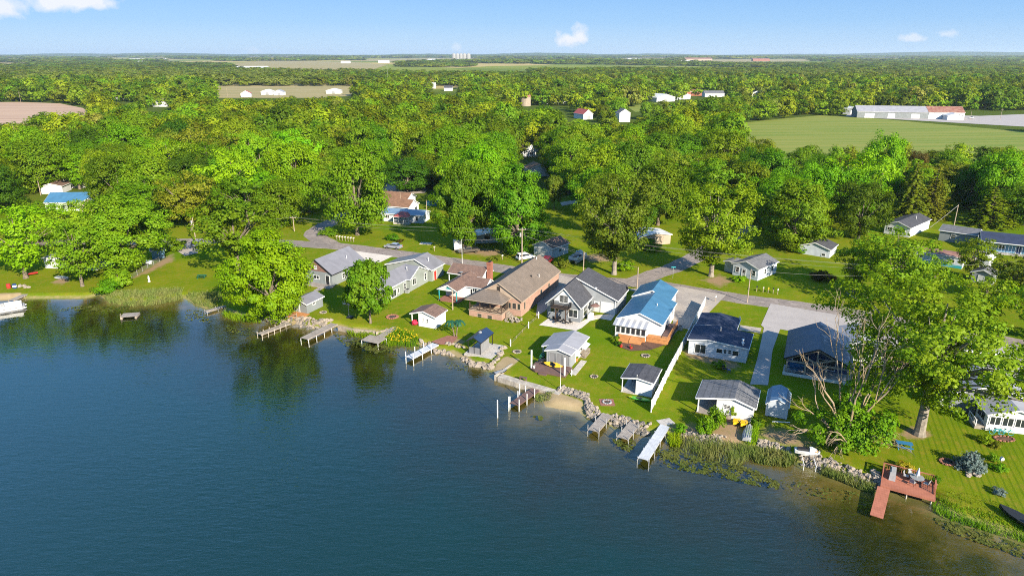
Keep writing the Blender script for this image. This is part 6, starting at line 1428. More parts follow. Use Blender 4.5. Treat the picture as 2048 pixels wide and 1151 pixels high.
def table(label, loc, r, m='black_metal', top='grey_metal', name='table'):
    e = empty(name, label, 'table', loc); mb = MB(); mb.lathe((0, 0, .68), [(r, 0), (r, .04)], 18, top); mb.build('top', e)
    for i in range(4): a = i * math.pi / 2 + .7; mb = MB(); mb.cyl((r * .6 * math.cos(a), r * .6 * math.sin(a), 0), (r * .5 * math.cos(a), r * .5 * math.sin(a), .68), .03, .03, 6, m); mb.build('leg', e)
    return e
table('round dark patio table on the red deck', dk(3.6, -1.2), .75)
for i, (x, y, w) in enumerate(((2.5, -1.0, 'left of the table'), (3.2, -2.1, 'on the lake side of the table'), (4.6, -1.6, 'right of the table'), (3.0, -.35, 'behind the table at the railing'))):
    chair('metal chair with grey seat on the red deck ' + w, dk(x, y), an + math.atan2(-1.2 - y, 3.6 - x) + math.pi / 2)
e = empty('covered_grill', 'boxy grill under a pale grey cover on the red deck', 'grill', dk(1.1, -1.5), an); mb = MB(); mb.prism([(-.35, -.8, 0), (.35, -.8, 0), (.3, -.75, 1.0), (-.3, -.75, 1.0)], (0, 1.6, 0), 'fabric_grey'); mb.build('cover', e); mb = MB(); mb.box(-.2, .2, -.6, .6, 1.0, 1.12, 'fabric_grey'); mb.build('lid', e)
e = empty('potted_plant', 'green potted plant at the railing of the red deck', 'plant', dk(5.6, -.6), 0); mb = MB(); mb.lathe((0, 0, 0), [(.16, 0), (.22, .35)], 10, 'terracotta'); mb.build('pot', e); c = add_obj('foliage', crown_me('shrub'), e); slot(c, 'leaf_green'); c.scale = (.28, .28, .4); c.location = (0, 0, .3)
e = empty('umbrella', 'folded teal parasol standing in the deck table', 'umbrella', dk(3.6, -1.2)); mb = MB(); mb.cyl((0, 0, .73), (0, 0, 1.5), .03, .03, 6, 'white_plastic'); mb.build('pole', e); mb = MB(); mb.lathe((0, 0, 1.0), [(.22, 0), (.16, .5), (.05, .95)], 8, 'blue_white_siding'); mb.build('canopy', e)

# ------------------------------------------------------------------ boats
def hull(mb, L, w, hgt, m, inner=None, bow=.9, stern=.75, z=0):
    st = [(0, stern, .1), (.12, .9, .04), (.4, 1, 0), (.65, .88, .02), (.85, .5, .12), (1, .04, .28)] if bow < 1 else [(0, .04, .25), (.15, .6, .08), (.35, .95, 0), (.65, .95, 0), (.85, .6, .08), (1, .04, .25)]
    k = len(mb.v); i0 = mb.mi(m)
    for t, f, ri in st:
        x = (t - .5) * L; b = w / 2 * f
        for y, zz in ((-b, hgt), (-b * .8, hgt * .35), (-b * .3, ri * hgt), (b * .3, ri * hgt), (b * .8, hgt * .35), (b, hgt)): mb.v.append((x, y, zz + z + (ri * hgt * .5 if zz == hgt else 0)))
    for j in range(len(st) - 1):
        for q in range(5): mb.f.append([k + j * 6 + q, k + (j + 1) * 6 + q, k + (j + 1) * 6 + q + 1, k + j * 6 + q + 1]); mb.m.append(i0)
        if inner is not None: mb.f.append([k + j * 6, k + j * 6 + 5, k + (j + 1) * 6 + 5, k + (j + 1) * 6]); mb.m.append(mb.mi(inner))
    mb.f.append([k + q for q in range(6)]); mb.m.append(i0)
def kayak(label, loc, rz, L, w, m, tilt=0, name='kayak', hole='black_metal', tip=None):
    e = empty(name, label, 'kayak', loc, rz); e.rotation_euler[0] = tilt; mb = MB(); hull(mb, L, w, .3, m, m, 1.5); mb.build('hull', e)
    mb = MB(); mb.lathe((-.1, 0, .29), [(.0, .06), (.26, .06), (.3, .03), (.32, .05)], 14, hole, 1.6, .9); mb.build('cockpit', e)
    if tip:
        mb = MB(); mb.lathe((-L * .42, 0, .3), [(.3, 0), (.05, .06)], 8, tip, 1.2, .5); mb.build('tip', e)
    return e
x, y = G(1279, 800); kayak('lime green kayak with yellow nose on the lawn by the white fence', (x, y, .05), R(-22), 3.2, .85, 'green_plastic', 0, tip='yellow_plastic')
hc = G(1108, 730.5, .6); kayak('yellow kayak leaning on its side on the brown cabin deck', (hc[0], hc[1], .75), R(-27), 3.4, .8, 'yellow_plastic', R(62))
def pedal(label, px, py, rz):
    x, y = G(px, py); e = empty('pedal_boat', label, 'pedal boat', (x, y, .12), rz, None)
    mb = MB(); hull(mb, 2.5, .85, .45, 'yellow_plastic', 'yellow_plastic', 1.5); mb.build('hull', e); e.rotation_euler[1] = R(12)
    mb = MB(); mb.box(-.5, .0, -.28, .28, .44, .56, 'black_metal'); mb.box(-.62, -.5, -.28, .28, .44, .85, 'yellow_plastic'); mb.build('seat', e)
pedal('yellow pedal boat hull on the bank, left one of two', 1472, 848, R(52)); pedal('yellow pedal boat hull on the bank, right one of two', 1487, 851, R(52))
x, y = G(1496, 868); e = empty('rowing_boat', 'upturned grey ribbed rowing boat on the bank beside the yellow pedal boats', 'rowing boat', (x, y, .72), R(66)); e.rotation_euler[0] = math.pi; mb = MB(); hull(mb, 4.2, 1.45, .55, 'fabric_grey', 'grey_metal'); mb.build('hull', e)
mb = MB()
for yy in (-.35, -.12, .12, .35): mb.beam((-2.0, yy, -.03 + abs(yy) * .12), (1.2, yy, -.03 + abs(yy) * .12), .05, .06, 'grey_metal')
mb.build('keel', e)
x, y = G(1614, 907, .3); e = empty('jet_ski', 'white and orange jet ski on a small shore lift below the dead tree', 'jet ski', (x, y, .25), R(-14)); mb = MB(); hull(mb, 3.0, 1.1, .55, 'white_plastic', 'white_plastic'); mb.build('hull', e)
mb = MB(); mb.prism([(-1.2, -.25, .55), (.1, -.25, .55), (.1, -.2, .85), (-1.2, -.2, .8)], (0, .5, 0), 'black_metal'); mb.build('seat', e); mb = MB(); mb.prism([(.2, -.4, .58), (1.2, -.2, .62), (.5, -.2, .95), (.2, -.3, .95)], (0, .6, 0), 'blue_white_siding'); mb.build('cowl', e); mb = MB(); mb.beam((.15, -.35, 1.02), (.15, .35, 1.02), .05, .05, 'black_metal'); mb.build('handlebar', e); mb = MB(); mb.lathe((.95, 0, .6), [(.35, 0), (.2, .1)], 8, 'orange_stain'); mb.build('nose', e)
x, y = G(1614, 915, -.3); e = empty('boat_lift', 'small pale lift frame under the jet ski', 'boat lift', (x, y, 0), R(-14))
for a, b in ((-.7, -2.2), (.7, -2.2), (-.7, 1.2), (.7, 1.2)): mb = MB(); mb.cyl((a, b, -1.3), (a, b, .12), .05, .05, 6, 'white_plastic'); mb.build('leg', e)
mb = MB(); mb.beam((-.7, -2.2, .0), (-.7, 1.2, .1), .08, .08, 'white_plastic'); mb.beam((.7, -2.2, .0), (.7, 1.2, .1), .08, .08, 'white_plastic'); mb.beam((-.7, 0, .08), (.7, 0, .08), .08, .08, 'white_plastic'); mb.build('frame', e)
x, y = G(2036, 1042); e = empty('rowing_boat', 'dark covered fishing boat on the bank at the right frame edge', 'rowing boat', (x, y, .1), R(110)); mb = MB(); hull(mb, 4.4, 1.6, .6, 'black_car', 'black_metal'); mb.build('hull', e); mb = MB(); mb.box(-1.2, -.9, -.6, .6, .5, .6, 'grey_metal'); mb.box(.4, .7, -.6, .6, .5, .6, 'grey_metal'); mb.build('seat', e); mb = MB(); mb.rock((-1.6, .3, .9), .35, 'white_plastic', rk); mb.build('motor', e)
x, y = G(125, 558); e = empty('rowing_boat', 'white boat hull lying on the left lawn under the drooping tree', 'rowing boat', (x, y, .05), R(-10)); mb = MB(); hull(mb, 3.2, 1.2, .5, 'white_plastic', 'grey_metal'); mb.build('hull', e); mb = MB(); mb.box(-.4, -.1, -.45, .45, .35, .42, 'weathered_wood'); mb.build('seat', e)
def pontoon(label, loc, rz, L=7, cover=None):
    e = empty('pontoon_boat', label, 'pontoon boat', loc, rz)
    for sy in (-.95, .95): mb = MB(); mb.tube([(-L / 2, sy, 0), (L / 2 - .8, sy, 0), (L / 2, sy, .12)], [.33, .33, .12], 10, 'galvanised'); mb.build('pontoon', e)
    mb = MB(); mb.box(-L / 2, L / 2 - .3, -1.25, 1.25, .36, .46, 'fabric_grey'); mb.build('deck', e); mb = MB()
    for x0, x1, y0, y1 in ((-L / 2 + .3, L / 2 - .7, -1.25, -1.21), (-L / 2 + .3, L / 2 - .7, 1.21, 1.25), (L / 2 - .74, L / 2 - .7, -1.2, 1.2), (-L / 2 + .3, -L / 2 + .34, -1.2, 1.2)): mb.box(x0, x1, y0, y1, .463, 1.1, 'white_plastic')
    mb.build('fence_panel', e); mb = MB()
    for x0, x1, y0, y1 in ((-L / 2 + .5, -L / 2 + 1.2, -1.1, 1.1), (0.6, L / 2 - 1, -1.15, -.6), (.6, L / 2 - 1, .6, 1.15)): mb.box(x0, x1, y0, y1, .463, .9, 'white_car'); mb.box(x0, x1, y0, y0 + .15, .903, 1.2, 'white_car')
    mb.build('seat', e); mb = MB(); mb.box(-.5, .1, .3, 1.0, .463, 1.25, 'grey_metal'); mb.build('console', e); return e
x, y = G(8, 617, -.3); pontoon('white pontoon boat moored at the left frame edge', (x, y, -.55), R(35), 7.5)
x, y = G(1156, 522); pontoon('pontoon boat under a crumpled grey tarpaulin parked across the road', (x, y, .6), R(58), 6); mb = MB(); e = empty('tarpaulin', 'crumpled pale tarpaulin over the parked pontoon boat', 'tarpaulin', (x, y, 1.5), R(58)); r_ = random.Random(8)
for i in range(9): mb.rock((-2.2 + i * .52, r_.uniform(-.5, .5), r_.uniform(.2, .5)), r_.uniform(.55, .85), 'fabric_grey' if i < 5 else 'white_plastic', r_, .7)
mb.build('cover', e)

# ------------------------------------------------------------------ cars
def car(label, px, py, rz, m, kind='sedan', name='car'):
    x, y = G(px, py); e = empty(name, label, {'sedan': 'car', 'suv': 'car', 'pickup': 'pickup truck'}[kind], (x, y, .03), rz)
    L, w = (4.7, 1.8) if kind != 'pickup' else (5.6, 1.95)
    lo = [(-L / 2, .35), (-L / 2, .75), (-L / 2 + .15, .92), (-L * .18, .95), (L * .2, .93), (L / 2 - .25, .78), (L / 2, .6), (L / 2, .32)]
    hi = {'sedan': [(-L * .40, .93), (-L * .24, 1.40), (L * .04, 1.44), (L * .22, .92)], 'suv': [(-L * .48, .93), (-L * .43, 1.62), (L * .06, 1.66), (L * .24, .94)], 'pickup': [(-L * .12, .95), (-L * .09, 1.68), (L * .10, 1.70), (L * .24, .95)]}[kind]
    if kind == 'pickup': lo = [(a, b + .12) for a, b in lo]
    mb = MB(); mb.prism([(a, -w / 2, b) for a, b in lo], (0, w, 0), m); ins = .16
    n = len(hi); A = [(a, -w / 2 + (.04 if i in (0, n - 1) else ins), b) for i, (a, b) in enumerate(hi)]; B = [(a, -yy, b) for a, yy, b in A]
    mb.add(A + B, [range(n), [2 * n - 1 - i for i in range(n)]] + [(i, i + 1, n + i + 1, n + i) for i in range(n - 1)], m)
    if kind == 'pickup': mb.box(-L / 2 + .1, -L * .14, -w / 2 + .12, w / 2 - .12, 1.072, 1.076, 'black_metal')
    mb.build('body', e)
    def lerp3(a, b, t): return tuple(p + (q - p) * t for p, q in zip(a, b))
    for sgn, S_ in ((-1, A), (1, B)):
        q = [lerp3(S_[0], S_[1], .12), lerp3(S_[0], S_[1], .86), lerp3(S_[3], S_[2], .86), lerp3(S_[3], S_[2], .12)]
        q = [lerp3(p, lerp3(q[0], q[2], .5), .08) for p in q]; g = MB(); g.prism([(a, b + sgn * .008, c_) for a, b, c_ in q], (0, sgn * .008, 0), 'glass'); g.build('window', e)
    for i, j, d in ((2, 3, .012), (1, 0, -.012)):
        q = [lerp3(A[i], A[j], .1), lerp3(A[i], A[j], .9), lerp3(B[i], B[j], .9), lerp3(B[i], B[j], .1)]; q = [lerp3(p, lerp3(q[0], q[2], .5), .07) for p in q]
        g = MB(); g.prism([(a + d, b, c_ + .01) for a, b, c_ in q], (d, 0, .008), 'glass'); g.build('windscreen', e)
    for a in (-L * .31, L * .31):
        for sgn in (-1, 1):
            g = MB(); g.cyl((a, sgn * (w / 2 - .2), .33), (a, sgn * (w / 2 + .015), .33), .33, .33, 14, 'tyre'); wl = g.build('wheel', e); g = MB(); g.cyl((a, sgn * (w / 2 + .012), .33), (a, sgn * (w / 2 + .03), .33), .2, .2, 10, 'chrome'); g.build('rim', wl)
    for sgn in (-1, 1):
        g = MB(); g.box(L / 2 - .12, L / 2 + .012, sgn * w * .36 - .2, sgn * w * .36 + .2, .58, .72, 'white_plastic'); g.build('headlight', e); g = MB(); g.box(-L / 2 - .012, -L / 2 + .1, sgn * w * .38 - .16, sgn * w * .38 + .16, .62, .8, 'red_paint'); g.build('tail_light', e)
    return e
car('silver sedan parked on the road edge below the clipped bush', 787, 496.5, R(157), 'silver_car')
car('white car parked beside the tall utility pole', 1051, 518, R(28), 'white_car', 'suv'); car('dark red car in front of the brown roofed garage', 1095, 525, R(70), 'red_car', 'suv')
car('dark brown pickup truck parked on the grass under the maples', 937, 505, R(200), 'brown_car', 'pickup', 'pickup_truck'); car('black car in shade under the brown carport roof', 873, 552, R(66), 'black_car')
car('pale blue car parked in the shade at the left road', 399, 491, R(80), 'silver_car', 'suv'); car('white car half hidden under the left shore trees', 283, 530, R(20), 'white_car'); car('dark car in the dappled lot behind the elm', 1925, 700, R(-30), 'black_car', 'suv'); car('white car behind the elm crown', 1890, 682, R(-24), 'white_car'); car('white pickup truck behind the elm near the road', 1965, 712, R(-30), 'white_car', 'pickup', 'pickup_truck')
car('white car parked on the shaded back drive left of the round maple', 1320, 478, R(10), 'white_car', 'suv')
for i, (px, py, m_, k_) in enumerate(((1730, 232, 'white_car', 'suv'), (1812, 233, 'silver_car', 'pickup'), (1772, 235, 'white_car', 'sedan'), (1943, 237, 'white_car', 'pickup'))):
    car(['white vehicle at the left end of the warehouse', 'silver pickup truck in front of the warehouse middle', 'white sedan in front of the left warehouse half', 'white truck right of the warehouse'][i], px, py, R(170 + i * 20), m_, k_)
x, y = G(915, 499); e = empty('utility_trailer', 'white box trailer beside the brown pickup under the maples', 'trailer', (x, y, 0), R(100)); mb = MB(); mb.box(-1.8, 1.8, -.95, .95, .5, 2.3, 'white_plastic'); mb.build('body', e)
for s_ in (-1, 1): mb = MB(); mb.cyl((0, s_ * .8, .35), (0, s_ * 1.0, .35), .35, .35, 12, 'tyre'); mb.build('wheel', e)

# ------------------------------------------------------------------ poles and wires
POLE = {}
def pole(key, bx, by, top, label, arm=True, tr=False, r=.14, m='pole_wood', tx=None, name='utility_pole', cat='utility pole'):
    x, y = G(bx, by); H = z_at(y, top); e = empty(name, label, cat, (x, y, 0)); mb = MB(); mb.cyl((0, 0, -.5), (0, 0, H), r, r * .68, 8, m); mb.build('pole', e)
    if arm:
        mb = MB(); mb.beam((-.9, 0, H - .35), (.9, 0, H - .35), .1, .12, m)
        for q in (-.8, 0, .8): mb.cyl((q, 0, H - .29), (q, 0, H - .1 + (.2 if q == 0 else 0)), .04, .05, 6, 'white_plastic')
        mb.build('crossarm', e)
    if tr: mb = MB(); mb.cyl((-.38, -.05, H - 2.1), (-.38, -.05, H - 1.2), .22, .22, 10, 'galvanised'); mb.cyl((-.38, -.05, H - 1.2), (-.38, -.05, H - 1.12), .2, .08, 10, 'galvanised'); mb.build('transformer', e)
    POLE[key] = (x, y, H); return e
pole('a', 393, 490, 432, 'utility pole with a lamp box at the left road', False, True); pole('b', 588.7, 462.6, 433, 'pale utility pole at the road bend')
pole('c', 1043.8, 527, 456, 'tallest utility pole with grey transformer behind the tan roof', True, True, .17); pole('d', 924.5, 527, 478, 'thin pale pole behind the brown shingle roof', False, False, .07, 'white_plastic')
pole('e', 1166.5, 546.5, 502, 'plain wooden pole in front of the covered pontoon boat', False); pole('f', 1273.8, 578, 534, 'white topped wooden pole behind the blue roof', False)
pole('g', 1494.3, 604.8, 538, 'slim pale pole at the roadside right of the driveway', False, False, .12); pole('h', 1908, 450, 409, 'brown pole with a thick guy strap behind the grey sided house', False, False, .16)
pole('i', 1772, 612, 532, 'utility pole with crossarm inside the airy roadside tree'); pole('j', 802, 421, 385, 'pale pole in front of the rusty brown gables', False, False, .1); pole('k', 853.5, 424, 400, 'short pole right of the rusty brown gables', False, False, .12)
pole('l', 82, 391, 354, 'pale pole in front of the small white garage on the left'); pole('m', 454, 392, 350, 'slim pole among the left trees', False, False, .1)
pole('n', 42, 205, 184, 'far utility pole at the ploughed field'); pole('o', 325, 198, 180, 'far pole between the left white houses', False); pole('p', 455, 192, 176, 'far pole at the left end of the beige field', False)
pole('q', 1623, 222, 211, 'far pole at the hedge left of the warehouse', False); pole('r', 2000, 240, 218, 'far pale pole right of the warehouse'); pole('s', 776, 172, 132, 'thin far mast above the wood', False, False, .2, 'galvanised', name='mast', cat='mast'); pole('t', 1940, 240, 222, 'second far pole beside the gravel yard', False)
def wire(a, b, label, dz=(-.1, -.1), dx=0, sag=.6, r=.016):
    A, B = POLE[a] if isinstance(a, str) else a, POLE[b] if isinstance(b, str) else b
    P = [Vector((A[0] + (B[0] - A[0]) * t + dx, A[1] + (B[1] - A[1]) * t, A[2] + dz[0] + (B[2] + dz[1] - A[2] - dz[0]) * t - sag * 4 * t * (1 - t))) for t in [i / 14 for i in range(15)]]
    mb = MB(); mb.tube(P, r, 5, 'rope_wire'); return tag(mb.build('power_line'), label, 'power line', None)
for dx, dz, w in ((-.7, -.1, 'upper rear'), (.7, -.1, 'upper front'), (.1, -1.0, 'lower')):
    wire('c', 'i', f'{w} wire of the long span running right from the transformer pole', (dz, dz), dx, 1.0); wire('b', 'c', f'{w} wire of the span from the road bend to the transformer pole', (dz, dz), dx, 1.0)
wire('d', 'c', 'thin service wire from thin pole to transformer pole', (-.1, -1.6)); wire('f', 'c', 'service wire sagging from transformer pole to the blue roof pole', (-.1, -1.6)); wire('g', 'i', 'service wire across the lawn to the roadside pole', (-.1, -1.8)); wire('e', 'c', 'short service wire to the plain wooden pole', (-.1, -1.4))
gx_, gy_ = G(1858, 462); wire((gx_, gy_, 1.0), 'h', 'thick pale guy strap running down from the brown pole', (0, -.2), 0, .1, .06); gx_, gy_ = G(2060, 585); wire('i', (gx_, gy_, 7.5), 'wire running off to the right frame edge', (-.1, 0), 0, .5); wire('b', (*G(672, 418), 7), 'wire from the road bend back up the side road', (-.1, 0), 0, .5)
wire('b', 'a', 'wire running left from the road bend pole', (-.1, -.3), 0, 1.0)

# ------------------------------------------------------------------ fences, posts, yard things
def fence_run(name, label, P, h, m, step, cat='fence', t=.06, cap=True, pw=.14, panel=True, wires=0):
    Q = [Vector((*G(*p), 0)) for p in P]; e = empty(name, label, cat, (Q[0].x, Q[0].y, 0)); o = Q[0]
    for a, b in zip(Q[:-1], Q[1:]):
        n = max(1, round((b - a).length / step))
        for i in range(n):
            p, q = a.lerp(b, i / n) - o, a.lerp(b, (i + 1) / n) - o; mb = MB(); d = (q - p).normalized(); p2, q2 = p + d * (pw / 2 + .003), q - d * (pw / 2 + .003)
            if panel: mb.beam(p2 + Vector((0, 0, h * .5 + .05)), q2 + Vector((0, 0, h * .5 + .05)), h * .92, t, m) if False else mb.prism([p2 + Vector((0, 0, .08)), q2 + Vector((0, 0, .08)), q2 + Vector((0, 0, h)), p2 + Vector((0, 0, h))], Vector((-d.y, d.x, 0)) * t, m); mb.build('panel', e)
            elif wires:
                for k in range(wires): mb.beam(p2 + Vector((0, 0, h * (k + .6) / wires)), q2 + Vector((0, 0, h * (k + .6) / wires)), .02, .02, m)
                mb.build('wire', e)
        for i in range(n + (b == Q[-1])):
            p = a.lerp(b, i / n) - o; mb = MB(); mb.box(p.x - pw / 2, p.x + pw / 2, p.y - pw / 2, p.y + pw / 2, -.3, h + .1, m)
            if cap: mb.box(p.x - pw * .65, p.x + pw * .65, p.y - pw * .65, p.y + pw * .65, h + .103, h + .15, m)
            mb.build('post', e)
    return e
fence_run('vinyl_fence', 'long tall white vinyl fence running from the road side to the shore', [(1302, 824), (1337, 752), (1371, 688), (1409, 612)], 1.85, 'white_plastic', 2.4)
fence_run('wire_fence', 'wire mesh fence with galvanised posts on the left lawn', [(264, 558), (296, 536), (330, 517)], 1.2, 'galvanised', 3.0, panel=False, wires=8, pw=.07, cap=False)
fence_run('lot_fence', 'row of low wire strung posts along the lot line below the tan house', [(1020, 690), (1056, 652), (1076, 634)], .5, 'weathered_wood', 3.0, panel=False, wires=2, pw=.06, cap=False)
for i, (px, py, w) in enumerate(((1021, 692, 'nearest the lake'), (1057, 656, 'in the middle'), (1077, 636, 'nearest the house'))):
    x, y = G(px, py); mb = MB(); mb.cyl((0, 0, -.3), (0, 0, 1.25), .1, .1, 8, 'white_plastic'); mb.cyl((0, 0, 1.25), (0, 0, 1.33), .12, .04, 8, 'white_plastic'); tag(mb.build('marker_post', loc=(x, y, 0)), 'white lot line post ' + w, 'post')
x, y = G(1120.5, 779.5); e = empty('flagpole', 'thin white flagpole on the lawn above the sea wall', 'flagpole', (x, y, 0)); mb = MB(); mb.cyl((0, 0, -.2), (0, 0, z_at(y, 735) + .5), .05, .03, 8, 'white_plastic'); mb.build('pole', e); mb = MB(); mb.lathe((0, 0, z_at(y, 735) + .5), [(.02, 0), (.06, .05), (.02, .1)], 8, 'chrome'); mb.build('finial', e)
x, y = G(905.5, 619); mb = MB(); mb.cyl((0, 0, -.2), (0, 0, z_at(y, 578)), .13, .09, 8, 'pole_wood'); tag(mb.build('wooden_post', loc=(x, y, 0)), 'weathered wooden post in front of the white porch house', 'post')
x, y = G(698.5, 636); e = empty('basketball_hoop', 'white backboard on a blue pole under the smaller bright maple', 'basketball hoop', (x, y, 0), R(-20)); mb = MB(); mb.cyl((0, 0, 0), (0, 0, 3.3), .07, .05, 8, 'grey_metal'); mb.build('pole', e); mb = MB(); mb.box(-.9, .9, -.42, -.38, 2.9, 4.0, 'white_plastic'); mb.build('backboard', e); mb = MB(); mb.lathe((0, -.68, 3.05), [(.23, 0), (.25, .02)], 12, 'orange_stain'); mb.build('rim', e); mb = MB(); mb.box(-.5, .5, -.2, .8, 0, .3, 'black_metal'); mb.build('base', e)
def fire_ring(label, px, py, r, m='stone', n=12, patio=None):
    x, y = G(px, py); e = empty('fire_pit', label, 'fire pit', (x, y, 0)); rr = random.Random(int(px)); mb = MB()
    for i in range(n): a = 6.283 * i / n; mb.rock((r * math.cos(a), r * math.sin(a), .1), r * .26, m, rr, .7)
    mb.build('stone_ring', e); mb = MB(); mb.lathe((0, 0, .01), [(r * .9, 0), (r * .2, .06)], 12, 'ash_pit'); mb.build('ash', e)
    if patio: mb = MB(); mb.box(-patio, patio, -patio, patio, .004, .03, 'terracotta'); mb.build('pad', e)
fire_ring('pale brick fire ring on the lawn by the white boathouse', 784.5, 634, 1.0, 'terracotta', 16); fire_ring('small dark fire ring near the grey boathouse', 646.5, 625, .6); fire_ring('fire ring on the lawn left of the grey cabin', 1034, 703.5, .65)
fire_ring('fire pit on a square pad near the riprap', 1214, 804, .6, 'grey_metal', 12, 1.05); fire_ring('ring of stones on the lawn below the blue roofed house', 1291, 711.5, .65, 'pale_stone'); fire_ring('fire ring left of the blue spruce on the right lawn', 1894, 924, .75, 'terracotta', 14); fire_ring('thin stone ring around a sapling on the middle lawn', 1188, 753, .55, 'pale_stone', 10)
def picnic(label, px, py, rz, m):
    x, y = G(px, py); e = empty('picnic_table', label, 'picnic table', (x, y, 0), rz); mb = MB()
    for i in range(4): mb.box(-.95, .95, -.4 + i * .205, -.4 + i * .205 + .19, .72, .77, m)
    mb.build('top', e)
    for s_ in (-1, 1):
        mb = MB(); mb.box(-.95, .95, s_ * .72 - .13, s_ * .72 + .13, .42, .47, m); mb.build('bench', e)
        mb = MB(); mb.beam((s_ * .7, -.75, 0), (s_ * .7, -.2, .72), .09, .06, m); mb.beam((s_ * .7, .75, 0), (s_ * .7, .2, .72), .09, .06, m); mb.beam((s_ * .7, -.8, .38), (s_ * .7, .8, .38), .06, .07, m); mb.build('leg', e)
picnic('blue picnic table on the striped right lawn', 1807, 895, R(-18), 'blue_paint'); picnic('dark green bench table on the left lawn', 404, 556, R(4), 'green_paint')
x, y = G(1766, 865); e = empty('plastic_pool', 'upturned round turquoise lid on the lawn beside the thicket', 'lid', (x, y, 0)); mb = MB(); mb.lathe((0, 0, 0), [(.62, 0), (.66, .08), (.5, .2), (.1, .24)], 18, 'teal_paint'); mb.build('lid', e); mb = MB(); mb.lathe((0, 0, .24), [(.08, 0), (.05, .05)], 8, 'teal_paint'); mb.build('knob', e)
def bike(label, px, py, rz):
    x, y = G(px, py); e = empty('bicycle', label, 'bicycle', (x, y, 0), rz)
    for a in (-.52, .52):
        mb = MB(); mb.tube([(a + .34 * math.cos(t), 0, .36 + .34 * math.sin(t)) for t in [6.283 * i / 18 for i in range(19)]], .035, 6, 'teal_paint'); wl = mb.build('wheel', e); mb = MB(); mb.cyl((a, -.04, .36), (a, .04, .36), .05, .05, 8, 'chrome'); mb.build('hub', wl)
    mb = MB()
    for p, q in (((-.52, 0, .36), (-.15, 0, .36)), ((-.15, 0, .36), (-.28, 0, .85)), ((-.15, 0, .36), (.4, 0, .8)), ((-.26, 0, .78), (.38, 0, .85)), ((.52, 0, .36), (.36, 0, 1.0)), ((-.52, 0, .36), (-.26, 0, .78))): mb.beam(p, q, .05, .05, 'teal_paint')
    mb.build('frame', e); mb = MB(); mb.box(-.42, -.16, -.08, .08, .86, .92, 'black_metal'); mb.build('saddle', e); mb = MB(); mb.beam((.34, -.28, 1.02), (.34, .28, 1.02), .04, .04, 'chrome'); mb.build('handlebar', e)
bike('turquoise bicycle in front of the glazed sunroom, left one', 1992, 868, R(-12)); bike('turquoise bicycle in front of the glazed sunroom, right one', 2012, 869, R(-16))
def palm(label, px, py, top, dx):
    x, y = G(px, py); H = z_at(y, top) - .25; e = empty('palm_tree', label, 'palm tree', (x, y, 0)); mb = MB(); mb.tube([(0, 0, -.2), (dx * .4, 0, H * .5), (dx, 0, H)], [.13, .1, .08], 7, 'bark'); mb.build('trunk', e); rr = random.Random(int(px)); mb = MB()
    for i in range(13):
        a = i * 6.283 / 13 + rr.uniform(-.2, .2); L = rr.uniform(1.0, 1.35); P = [Vector((dx + math.cos(a) * L * t, math.sin(a) * L * t, H + .45 * math.sin(t * 2.4) * (1 - t * .2) - .75 * t * t)) for t in (0, .3, .6, .85, 1)]; s_ = Vector((-math.sin(a), math.cos(a), 0))
        for p, q in zip(P[:-1], P[1:]):
            for sg in (-1, 1): mb.poly([p, q, q + s_ * sg * .16 + Vector((0, 0, -.1)), p + s_ * sg * .18 + Vector((0, 0, -.08))], 'leaf_palm')
    mb.build('crown', e)
palm('artificial palm on the lawn above the patio, left of the two', 909, 672, 641, -.6); palm('artificial palm on the lawn above the patio, right of the two', 912.5, 672.5, 640, .5)
# mailboxes, bins, small yard furniture
def mailbox(label, px, py, m, rz=0):
    x, y = G(px, py); e = empty('mailbox', label, 'mailbox', (x, y, 0), rz); mb = MB(); mb.box(-.05, .05, -.05, .05, -.2, 1.0, 'pole_wood'); mb.build('post', e); mb = MB(); mb.prism([(-.13, -.28, 1.0), (.13, -.28, 1.0), (.13, -.28, 1.16), (.08, -.28, 1.25), (-.08, -.28, 1.25), (-.13, -.28, 1.16)], (0, .56, 0), m); mb.build('box', e)
for i in range(7): mailbox(['leftmost mailbox of the row at the road bend', 'second mailbox from left at the road bend', 'third mailbox from left at the road bend', 'middle pale mailbox at the road bend', 'third mailbox from right at the road bend', 'second mailbox from right at the road bend', 'rightmost mailbox of the row at the road bend'][i], 674 + i * 5.6, 479.5 + i * .7, ['pale_timber', 'white_plastic', 'pale_timber', 'white_plastic', 'pale_timber', 'white_plastic', 'pale_timber'][i], R(160))
for i, (px, py, m_, lb) in enumerate(((1513, 583, 'black_metal', 'black mailbox left of the slim roadside pole'), (1526, 585, 'pale_timber', 'pale mailbox right of the slim pole'), (1536, 586, 'yellow_plastic', 'yellow mailbox in the roadside row'), (1546, 587, 'black_metal', 'dark mailbox near the right end of the row'), (1555, 588.5, 'white_plastic', 'white mailbox at the right end of the row'), (869, 502, 'pale_timber', 'pale mailbox beside a dark shrub across the road'), (1005, 519, 'white_plastic', 'white mailbox left of the transformer pole'), (1431, 603, 'white_plastic', 'white mailbox at the corner of the square lawn'))): mailbox(lb, px, py, m_, R(160))
x, y = G(1345.5, 556); e = empty('street_sign', 'green street name sign on a thin post at the side road corner', 'street sign', (x, y, 0)); mb = MB(); mb.cyl((0, 0, 0), (0, 0, 2.5), .035, .035, 6, 'galvanised'); mb.build('post', e); mb = MB(); mb.box(-.5, .5, -.012, .012, 2.5, 2.72, 'teal_paint'); mb.build('blade', e)
def ph(i): return None
H7 = (G(1162.3, 616.8, 3.0), R(-24))
def loc7(x, y): c_, s_ = math.cos(H7[1]), math.sin(H7[1]); return (H7[0][0] + c_ * x - s_ * y, H7[0][1] + s_ * x + c_ * y, .05)
table('black round patio table under the timber balcony', loc7(-4.2, -1.0), .6, top='black_metal')
